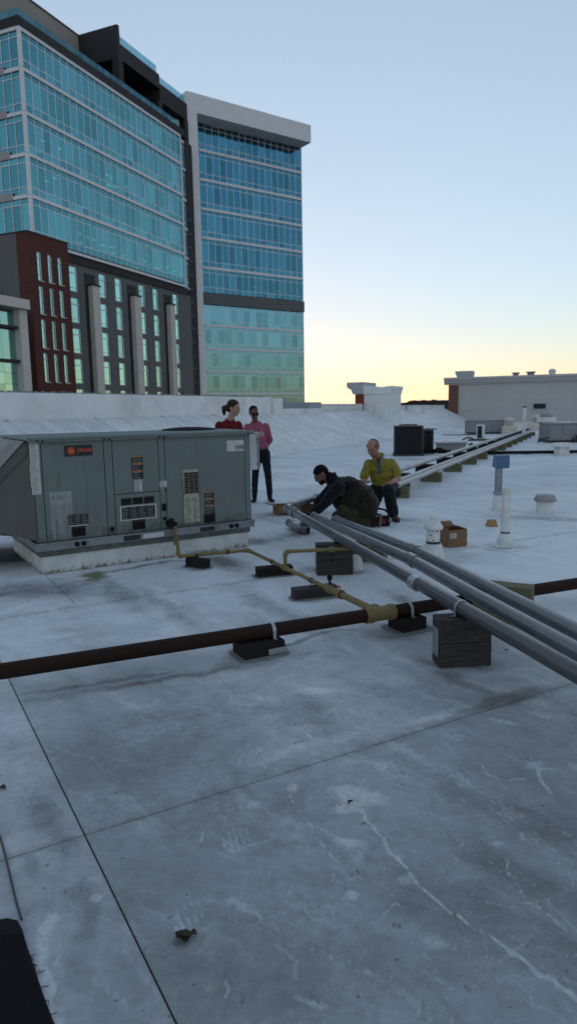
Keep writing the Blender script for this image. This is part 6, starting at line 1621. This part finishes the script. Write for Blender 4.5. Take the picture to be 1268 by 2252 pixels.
top = b.build('sweatshirt', pinkm, pk, 0.009, 5, 0.006, 9, cut=[(Vector((0, 0, 0.865)), Vector((0, 0, -1)))])
b = Body(); b.limb([(-0.15, 0.03, 0.872, 0.02), (0.0, -0.075, 0.872, 0.02), (0.135, 0.03, 0.872, 0.02)]); 
lg = Body(); lm = cloth('navy_leggings', (0.012, 0.014, 0.024))
lg.ball((0.015, 0.03, 0.86), (0.132, 0.095, 0.10)); lg.limb([(0.08, 0.03, 0.80, 0.088), (0.12, 0.0, 0.46, 0.060), (0.138, 0.035, 0.22, 0.055), (0.14, 0.03, 0.07, 0.042)]); lg.limb([(-0.05, 0.03, 0.80, 0.088), (-0.088, 0.0, 0.46, 0.060), (-0.106, 0.035, 0.22, 0.055), (-0.108, 0.03, 0.07, 0.042)])
lg.build('leggings', lm, pk, 0.009, 4, 0.004, 14)
shoe('shoe', pk, (-0.10, 0.06, 0), (-0.15, -1), black_m, sole_white, 0.23); shoe('shoe', pk, (0.13, 0.06, 0), (0.35, -1), black_m, sole_white, 0.23)
b = Body()
for p, r_ in (((0, 0.03, 0.045), (0.083, 0.092, 0.085)), ((0, 0.062, 0.0), (0.075, 0.062, 0.078)), ((0, 0.125, 0.03), (0.045, 0.045, 0.045))): b.ball(hp(hc, hr, p, 0.9), np.array(r_) * 0.9, hr)
nrm = hr.to_3x3() @ Vector((0, -1, -0.45))
b.build('hair', hair_black, pk, 0.007, 3, 0.002, 60, cut=[(hp(hc, hr, (0, -0.035, 0.052), 0.9), nrm.normalized())])
gls = MB()
for x in (-1, 1):
    cpt = hp(hc, hr, (0.032 * x, -0.094, -0.002), 0.9); gls.lathe([(0.025, -0.002), (0.026, 0.0), (0.02, 0.004)], cpt, hr.to_3x3() @ Vector((0.15 * x, -1, 0.0)), 16)
    gls.tube([hp(hc, hr, (0.056 * x, -0.088, 0.006), 0.9), hp(hc, hr, (0.083 * x, 0.0, 0.008), 0.9)], 0.0025, 6)
gls.tube([hp(hc, hr, (-0.01, -0.1, 0.006), 0.9), hp(hc, hr, (0.01, -0.1, 0.006), 0.9)], 0.0025, 6)
gls.build('sunglasses', black_m, pk); 
b = Body(); b.ball(hp(hc, hr, (0, -0.091, -0.055), 0.9), (0.017, 0.006, 0.006), hr); b.build('lips', lip_b, pk, 0.003, 1)
tm = text_mesh('AERO', 0.098, simple('white_print', (0.62, 0.6, 0.63), 0.7), pk, Matrix.Identity(4), name='chest_lettering', extrude=0.001, bold=0.0035)
sub = tm.data
bm = bmesh.new(); bm.from_mesh(sub); bmesh.ops.subdivide_edges(bm, edges=[e_ for e_ in bm.edges if e_.calc_length() > 0.03], cuts=3); bm.to_mesh(sub); bm.free()
for v in sub.vertices:
    x, y, z = v.co; xx = x * 0.9
    v.co = (-0.052 + xx, 0.025 - 0.128 * math.sqrt(max(0.02, 1 - (xx / 0.17) ** 2)) - z, 1.125 + y * 0.95)

# ---- woman in red sweater behind the unit, looking down to the right
O = Vector((-0.87, 10.35, 0))
rd = thing('person', 'person in dark red sweater with brown hair tied back, behind the big unit', 'person', O)
hc = (0.085, -0.01, 1.54); hr = head_rot(68, 16); b = Body(); add_head(b, hc, hr, 0.98)
b.limb([(0.06, 0.0, 1.47, 0.05), (0.015, 0.01, 1.36, 0.056)])
b.ball((-0.01, 0.02, 1.2), (0.13, 0.1, 0.16)); b.ball((0, 0.02, 1.0), (0.12, 0.1, 0.14)); b.ball((0, 0.03, 0.90), (0.14, 0.1, 0.1))
for x in (-1, 1):
    b.limb([(0.075 * x, 0.03, 0.88, 0.088), (0.09 * x, 0.0, 0.48, 0.055), (0.095 * x, 0.03, 0.09, 0.04), (0.095 * x, 0.0, 0.05, 0.036)])
b.limb([(-0.155, -0.03, 1.29, 0.05), (-0.19, -0.02, 1.04, 0.042), (-0.13, -0.14, 0.86, 0.028)]); b.limb([(0.14, 0.06, 1.29, 0.05), (0.19, 0.04, 1.04, 0.042), (0.13, -0.12, 0.88, 0.028)])
add_hand(b, (-0.13, -0.14, 0.86), (0.3, -0.5, -0.7), (-1, 0, 0), 0.4, 0.88); add_hand(b, (0.13, -0.12, 0.88), (-0.3, -0.5, -0.7), (1, 0, 0), 0.4, 0.88, -1)
b.build('body', skin_fair, rd, 0.007, 4)
b = Body(); redm = cloth('dark_red_knit', (0.14, 0.009, 0.014))
b.ball((-0.01, 0.02, 1.22), (0.155, 0.12, 0.15)); b.ball((0, 0.02, 1.03), (0.145, 0.12, 0.18)); b.ball((-0.005, 0.015, 1.315), (0.145, 0.075, 0.045))
b.limb([(-0.145, -0.03, 1.285, 0.066), (-0.195, -0.02, 1.04, 0.054), (-0.14, -0.12, 0.89, 0.04)]); b.limb([(0.13, 0.06, 1.285, 0.066), (0.195, 0.04, 1.04, 0.054), (0.14, -0.1, 0.91, 0.04)])
b.limb([(0.015, 0.06, 1.37, 0.034), (-0.035, 0.03, 1.37, 0.026), (-0.025, -0.045, 1.35, 0.022), (0.04, -0.06, 1.335, 0.02), (0.075, -0.01, 1.345, 0.022), (0.06, 0.05, 1.365, 0.026)])
b.build('sweater', redm, rd, 0.009, 5, 0.006, 9, cut=[(Vector((0, 0, 0.88)), Vector((0, 0, -1)))])
lg = Body(); lg.ball((0, 0.03, 0.92), (0.145, 0.11, 0.11))
for x in (-1, 1): lg.limb([(0.075 * x, 0.03, 0.86, 0.095), (0.09 * x, 0.0, 0.48, 0.068), (0.095 * x, 0.03, 0.08, 0.055)])
lg.build('trousers', lm, rd, 0.01, 4, 0.004, 14)
for x in (-1, 1): shoe('shoe', rd, (0.095 * x, 0.06, 0), (0.4, -1), black_m, sole_white, 0.24)
b = Body()
for p, r_ in (((0, 0.03, 0.04), (0.086, 0.1, 0.09)), ((0, 0.07, 0.0), (0.078, 0.065, 0.085)), ((0, 0.13, -0.03), (0.04, 0.05, 0.045)), ((0.0, 0.165, -0.045), (0.035, 0.04, 0.05)), ((0, 0.16, -0.085), (0.028, 0.03, 0.05)), ((0.01, 0.15, -0.12), (0.018, 0.02, 0.04))): b.ball(hp(hc, hr, p, 0.98), np.array(r_), hr)
nrm = (hr.to_3x3() @ Vector((0, -1, -0.55))).normalized()
b.build('hair', hair_brown, rd, 0.007, 2, 0.005, 40, cut=[(hp(hc, hr, (0, -0.03, 0.05)), nrm)])
face_bits(rd, hc, hr, 0.98, hair_brown, eye_m, lip_m)

# ---- man in dark jacket kneeling, bent over, reaching to the fitting
O = Vector((0.80, 8.75, 0))
kn = thing('person', 'person in black and olive jacket kneeling bent over to reach the conduit fitting', 'person', O)
hc = (-0.375, -0.04, 0.675); hr = head_rot(-82, 40); b = Body(); add_head(b, hc, hr, 1.03, True)
b.limb([(-0.32, -0.03, 0.625, 0.062), (-0.22, -0.01, 0.575, 0.07)])
b.ball((-0.05, 0.0, 0.47), (0.17, 0.14, 0.09)); b.ball((0.15, 0.0, 0.36), (0.13, 0.12, 0.10))
armL = [(-0.19, -0.20, 0.525, 0.042), (-0.37, -0.27, 0.315, 0.034), (-0.52, -0.295, 0.19, 0.026), (-0.585, -0.31, 0.135, 0.03)]
b.limb(armL); b.limb([(-0.19, 0.18, 0.53, 0.042), (-0.36, 0.15, 0.335, 0.034), (-0.52, 0.02, 0.17, 0.03)])
add_hand(b, (-0.585, -0.31, 0.135), (-0.75, -0.25, -0.55), (-0.35, -0.2, 0.85), 0.55, 1.0)
add_hand(b, (-0.52, 0.02, 0.17), (-0.8, -0.3, -0.5), (-0.4, 0.1, 0.8), 0.55, 1.0, -1)
b.limb([(0.22, -0.10, 0.26, 0.10), (-0.16, -0.17, 0.16, 0.075), (0.20, -0.15, 0.07, 0.05), (0.28, -0.15, 0.07, 0.045)]); b.limb([(0.22, 0.12, 0.26, 0.10), (-0.14, 0.2, 0.34, 0.075), (0.0, 0.2, 0.07, 0.05)])
b.build('body', skin_tan, kn, 0.0075, 4)
blackj = cloth('black_softshell', (0.007, 0.0075, 0.011)); olivej = cloth('olive_brown_shell', (0.020, 0.018, 0.010)); khaki = cloth('khaki_trousers', (0.040, 0.034, 0.016))
b = Body()   # shoulders, collar and sleeves
b.ball((-0.13, 0.0, 0.525), (0.16, 0.205, 0.115), Matrix.Rotation(R(-12), 4, 'Y')); b.ball((-0.02, 0.0, 0.53), (0.16, 0.20, 0.115)); b.ball((0.07, 0.01, 0.5), (0.12, 0.19, 0.11))
b.limb([(-0.22, -0.02, 0.60, 0.085), (-0.275, -0.03, 0.635, 0.078)]); b.ball((-0.215, 0.0, 0.665), (0.05, 0.075, 0.035), Matrix.Rotation(R(-30), 4, 'Y'))
b.limb([(-0.17, -0.19, 0.525, 0.088), (-0.36, -0.27, 0.32, 0.068), (-0.56, -0.305, 0.155, 0.046)]); b.limb([(-0.17, 0.17, 0.53, 0.088), (-0.36, 0.15, 0.34, 0.066), (-0.5, 0.03, 0.185, 0.046)])
b.build('jacket_yoke', blackj, kn, 0.010, 5, 0.009, 7)
b = Body()   # olive body of the jacket hanging over the back
b.ball((0.05, 0.0, 0.44), (0.16, 0.205, 0.16), Matrix.Rotation(R(20), 4, 'Y')); b.ball((0.15, 0.0, 0.38), (0.17, 0.21, 0.17), Matrix.Rotation(R(35), 4, 'Y')); b.ball((0.24, 0.0, 0.30), (0.15, 0.205, 0.13), Matrix.Rotation(R(45), 4, 'Y')); b.ball((0.0, -0.10, 0.31), (0.13, 0.13, 0.16)); b.ball((0.12, -0.12, 0.23), (0.15, 0.12, 0.13)); b.ball((0.22, -0.12, 0.22), (0.12, 0.11, 0.10)); b.ball((0.05, -0.13, 0.19), (0.13, 0.10, 0.09)); b.ball((0.24, -0.13, 0.15), (0.10, 0.10, 0.07)); b.ball((0.13, -0.15, 0.14), (0.12, 0.08, 0.06)); b.ball((0.29, 0.0, 0.26), (0.07, 0.2, 0.08))
jb = b.build('jacket_body', olivej, kn, 0.010, 6, 0.007, 5)
box('hem_tab', simple('pale_hem', (0.16, 0.14, 0.08), 0.9), jb, 0.30, 0.345, -0.2, -0.19, 0.14, 0.155)
MB().tube([Vector((0.10, -0.12, 0.578)), Vector((0.2, -0.115, 0.505)), Vector((0.30, -0.1, 0.405)), Vector((0.37, -0.08, 0.29))], 0.004, 6).build('back_piping', simple('pale_piping', (0.2, 0.18, 0.11), 0.9), jb, smooth=True)
b = Body()
b.ball((0.24, 0.0, 0.24), (0.13, 0.19, 0.13)); b.limb([(0.22, -0.10, 0.24, 0.115), (-0.16, -0.17, 0.13, 0.098), (0.0, -0.165, 0.085, 0.085), (0.20, -0.15, 0.085, 0.07)]); b.limb([(0.22, 0.12, 0.26, 0.115), (-0.16, 0.2, 0.33, 0.098), (-0.04, 0.2, 0.15, 0.075), (0.0, 0.2, 0.10, 0.07)])
b.ball((-0.10, -0.19, 0.20), (0.1, 0.08, 0.1))
b.build('trousers', khaki, kn, 0.010, 4, 0.008, 8, cut=[(Vector((0, 0, 0.012)), Vector((0, 0, -1)))])
bootm = cloth('dark_brown_boot', (0.022, 0.014, 0.009), 120, 20)
b = Body(); b.limb([(0.20, -0.15, 0.08, 0.058), (0.31, -0.15, 0.10, 0.05)]); b.ball((0.31, -0.155, 0.115), (0.042, 0.048, 0.06)); b.limb([(0.29, -0.155, 0.06, 0.048), (0.27, -0.16, 0.045, 0.043)])
bo = b.build('boot', bootm, kn, 0.009, 3, 0.003, 20, cut=[(Vector((0, 0, 0.006)), Vector((0, 0, -1)))])
MB().prism([(0.345, -0.205, 0.012), (0.345, -0.105, 0.012), (0.362, -0.105, 0.17), (0.362, -0.205, 0.17)], (0.024, 0, 0)).build('sole', simple('grey_boot_sole', (0.13, 0.125, 0.12), 0.8), bo, bevel=0.008)
shoe('boot', kn, (0.06, 0.2, 0), (-1, 0), bootm, sole_dark, 0.29)
b = Body()
for p, r_ in (((0, 0.018, 0.042), (0.078, 0.092, 0.080)), ((0, 0.058, 0.012), (0.073, 0.055, 0.062))): b.ball(hp(hc, hr, p, 1.03), np.array(r_) * 1.03, hr)
nrm = (hr.to_3x3() @ Vector((0, -0.75, -0.66))).normalized()
b.build('hair', hair_black, kn, 0.007, 2, 0.005, 50, cut=[(hp(hc, hr, (0, -0.075, 0.05), 1.03), nrm)])
b = Body()
for k in range(9):
    a = -1.25 + k * 0.3125
    for zz in (-0.062, -0.085): b.ball(hp(hc, hr, (0.056 * math.sin(a), -0.018 - 0.058 * math.cos(a), zz), 1.03), (0.016, 0.016, 0.016))
b.ball(hp(hc, hr, (0, -0.07, -0.098), 1.03), (0.024, 0.022, 0.016)); b.ball(hp(hc, hr, (0, -0.09, -0.038), 1.03), np.array((0.024, 0.008, 0.006)), hr)
b.build('beard', hair_black, kn, 0.006, 2, 0.002, 60)
face_bits(kn, hc, hr, 1.03, hair_black, eye_m, lip_b)

# ---- man in yellow shirt on one knee
O = Vector((1.28, 9.35, 0))
yl = thing('person', 'person in yellow shirt kneeling on one knee with hand on the other knee', 'person', O)
hc = (-0.125, -0.075, 0.975); hr = head_rot(-30, 22); b = Body(); add_head(b, hc, hr, 1.0, True)
b.limb([(-0.095, -0.02, 0.91, 0.058), (-0.04, 0.03, 0.83, 0.058)])
b.ball((0.0, 0.04, 0.68), (0.17, 0.11, 0.15)); b.ball((0.05, 0.06, 0.5), (0.16, 0.12, 0.13))
b.limb([(-0.18, 0.0, 0.74, 0.045), (-0.245, -0.06, 0.54, 0.044), (-0.315, -0.16, 0.35, 0.03)]); b.limb([(0.16, 0.05, 0.74, 0.045), (0.222, -0.05, 0.55, 0.046), (0.10, -0.30, 0.525, 0.031)])
add_hand(b, (-0.315, -0.16, 0.35), (-0.35, -0.3, -0.85), (-0.8, -0.2, 0.3), 0.4, 1.0)
add_hand(b, (0.10, -0.30, 0.525), (-0.85, -0.25, -0.30), (-0.2, -0.5, 0.9), 0.65, 1.05, -1)
b.limb([(0.13, 0.06, 0.40, 0.10), (0.05, -0.34, 0.43, 0.07), (0.13, -0.24, 0.10, 0.045)]); b.limb([(-0.06, 0.06, 0.38, 0.10), (-0.20, -0.22, 0.10, 0.07), (-0.10, 0.15, 0.06, 0.045)])
b.build('body', skin_ruddy, yl, 0.0075, 4)
yel = cloth('yellow_cotton', (0.25, 0.215, 0.035))
b = Body()
b.ball((-0.01, 0.04, 0.70), (0.18, 0.13, 0.14)); b.ball((0.02, 0.05, 0.58), (0.178, 0.14, 0.14)); b.ball((0.055, 0.06, 0.49), (0.185, 0.145, 0.10)); b.ball((-0.015, 0.035, 0.78), (0.165, 0.085, 0.05))
b.limb([(-0.165, 0.01, 0.75, 0.068), (-0.22, -0.03, 0.62, 0.066), (-0.232, -0.045, 0.59, 0.066)]); b.limb([(0.145, 0.05, 0.75, 0.07), (0.20, -0.01, 0.645, 0.069), (0.212, -0.03, 0.605, 0.069)])
b.limb([(-0.04, 0.085, 0.875, 0.032), (-0.11, 0.04, 0.865, 0.024), (-0.115, -0.05, 0.83, 0.020), (-0.085, -0.085, 0.79, 0.018)]); b.limb([(-0.03, 0.085, 0.875, 0.032), (0.035, 0.045, 0.865, 0.024), (0.01, -0.05, 0.83, 0.020), (-0.03, -0.085, 0.79, 0.018)])
sh = b.build('shirt', yel, yl, 0.009, 5, 0.010, 8, cut=[(Vector((0, 0, 0.425)), Vector((0, 0, -1)))])
MB().prism([(-0.085, -0.10, 0.83), (-0.02, -0.104, 0.83), (-0.05, -0.125, 0.70)], (0, -0.012, 0)).build('open_collar', simple('shadow_undershirt', (0.05, 0.04, 0.035), 0.9), sh)
ly = MB().tube([Vector((-0.095, -0.075, 0.845)), Vector((-0.06, -0.115, 0.74)), Vector((-0.035, -0.125, 0.68)), Vector((-0.02, -0.118, 0.75)), Vector((0.01, -0.075, 0.85))], 0.0045, 6).build('lanyard', simple('pale_blue_cord', (0.2, 0.3, 0.42), 0.7), yl)
box('glasses_case', simple('blue_plastic', (0.02, 0.06, 0.16), 0.4), ly, -0.055, -0.022, -0.14, -0.124, 0.63, 0.745, bevel=0.005)
b = Body(); dkm = cloth('dark_work_trousers', (0.013, 0.014, 0.019))
b.ball((0.06, 0.07, 0.40), (0.18, 0.14, 0.11)); b.limb([(0.14, 0.06, 0.40, 0.115), (0.05, -0.35, 0.425, 0.09), (0.10, -0.27, 0.25, 0.082), (0.13, -0.23, 0.10, 0.075)]); b.limb([(-0.05, 0.06, 0.38, 0.118), (-0.20, -0.22, 0.11, 0.10), (-0.15, 0.0, 0.09, 0.085), (-0.10, 0.15, 0.08, 0.065)])
b.ball((0.16, -0.05, 0.36), (0.11, 0.14, 0.09))
b.build('trousers', dkm, yl, 0.010, 4, 0.011, 8, cut=[(Vector((0, 0, 0.01)), Vector((0, 0, -1)))])
shoe('shoe', yl, (0.14, -0.17, 0), (0.12, -1), simple('tan_suede', (0.075, 0.045, 0.026), 0.85), sole_dark, 0.27)
shoe('shoe', yl, (-0.06, 0.28, 0), (-0.3, -1), simple('tan_suede', (0.075, 0.045, 0.026), 0.85), sole_dark, 0.2)
b = Body()
for p, r_ in (((0, 0.038, 0.035), (0.079, 0.075, 0.081)), ((0, 0.06, -0.01), (0.076, 0.055, 0.065)), ((0.058, -0.012, 0.035), (0.02, 0.035, 0.028)), ((-0.058, -0.012, 0.035), (0.02, 0.035, 0.028))): b.ball(hp(hc, hr, p), r_, hr)
b.build('hair', hair_sandy, yl, 0.007, 2, 0.003, 60)
face_bits(yl, hc, hr, 1.0, hair_sandy, eye_m, lip_m)

# ---- cordless saw on the roof between the two men
q = gp(838, 1158)
tl_ = thing('power_tool', 'black and red cordless saw with loop handle beside the boots', 'power tool', (q.x + 0.0, q.y + 0.06, 0), R(-12))
bd_ = box('motor_housing', black_m, tl_, -0.02, 0.09, -0.05, 0.07, 0.002, 0.13, bevel=0.02); box('red_panel', simple('tool_red', (0.22, 0.012, 0.012), 0.5), bd_, -0.012, 0.06, -0.056, -0.0505, 0.03, 0.10, bevel=0.004)
MB().prism([(-0.11, -0.03, 0.003), (-0.02, -0.03, 0.003), (-0.02, -0.03, 0.16), (-0.07, -0.03, 0.17), (-0.11, -0.03, 0.10)], (0, 0.06, 0)).build('blade_guard', simple('tool_grey', (0.12, 0.12, 0.125), 0.45, 0.4), tl_, bevel=0.006)
MB().tube([Vector(p) for p in ((-0.08, 0, 0.15), (-0.07, 0, 0.205), (-0.02, 0, 0.225), (0.05, 0, 0.21), (0.095, 0, 0.17), (0.10, 0, 0.08))], 0.014, 10).build('handle', black_m, tl_, smooth=True)
box('battery', black_m, tl_, 0.055, 0.115, -0.045, 0.06, 0.003, 0.06, bevel=0.008)
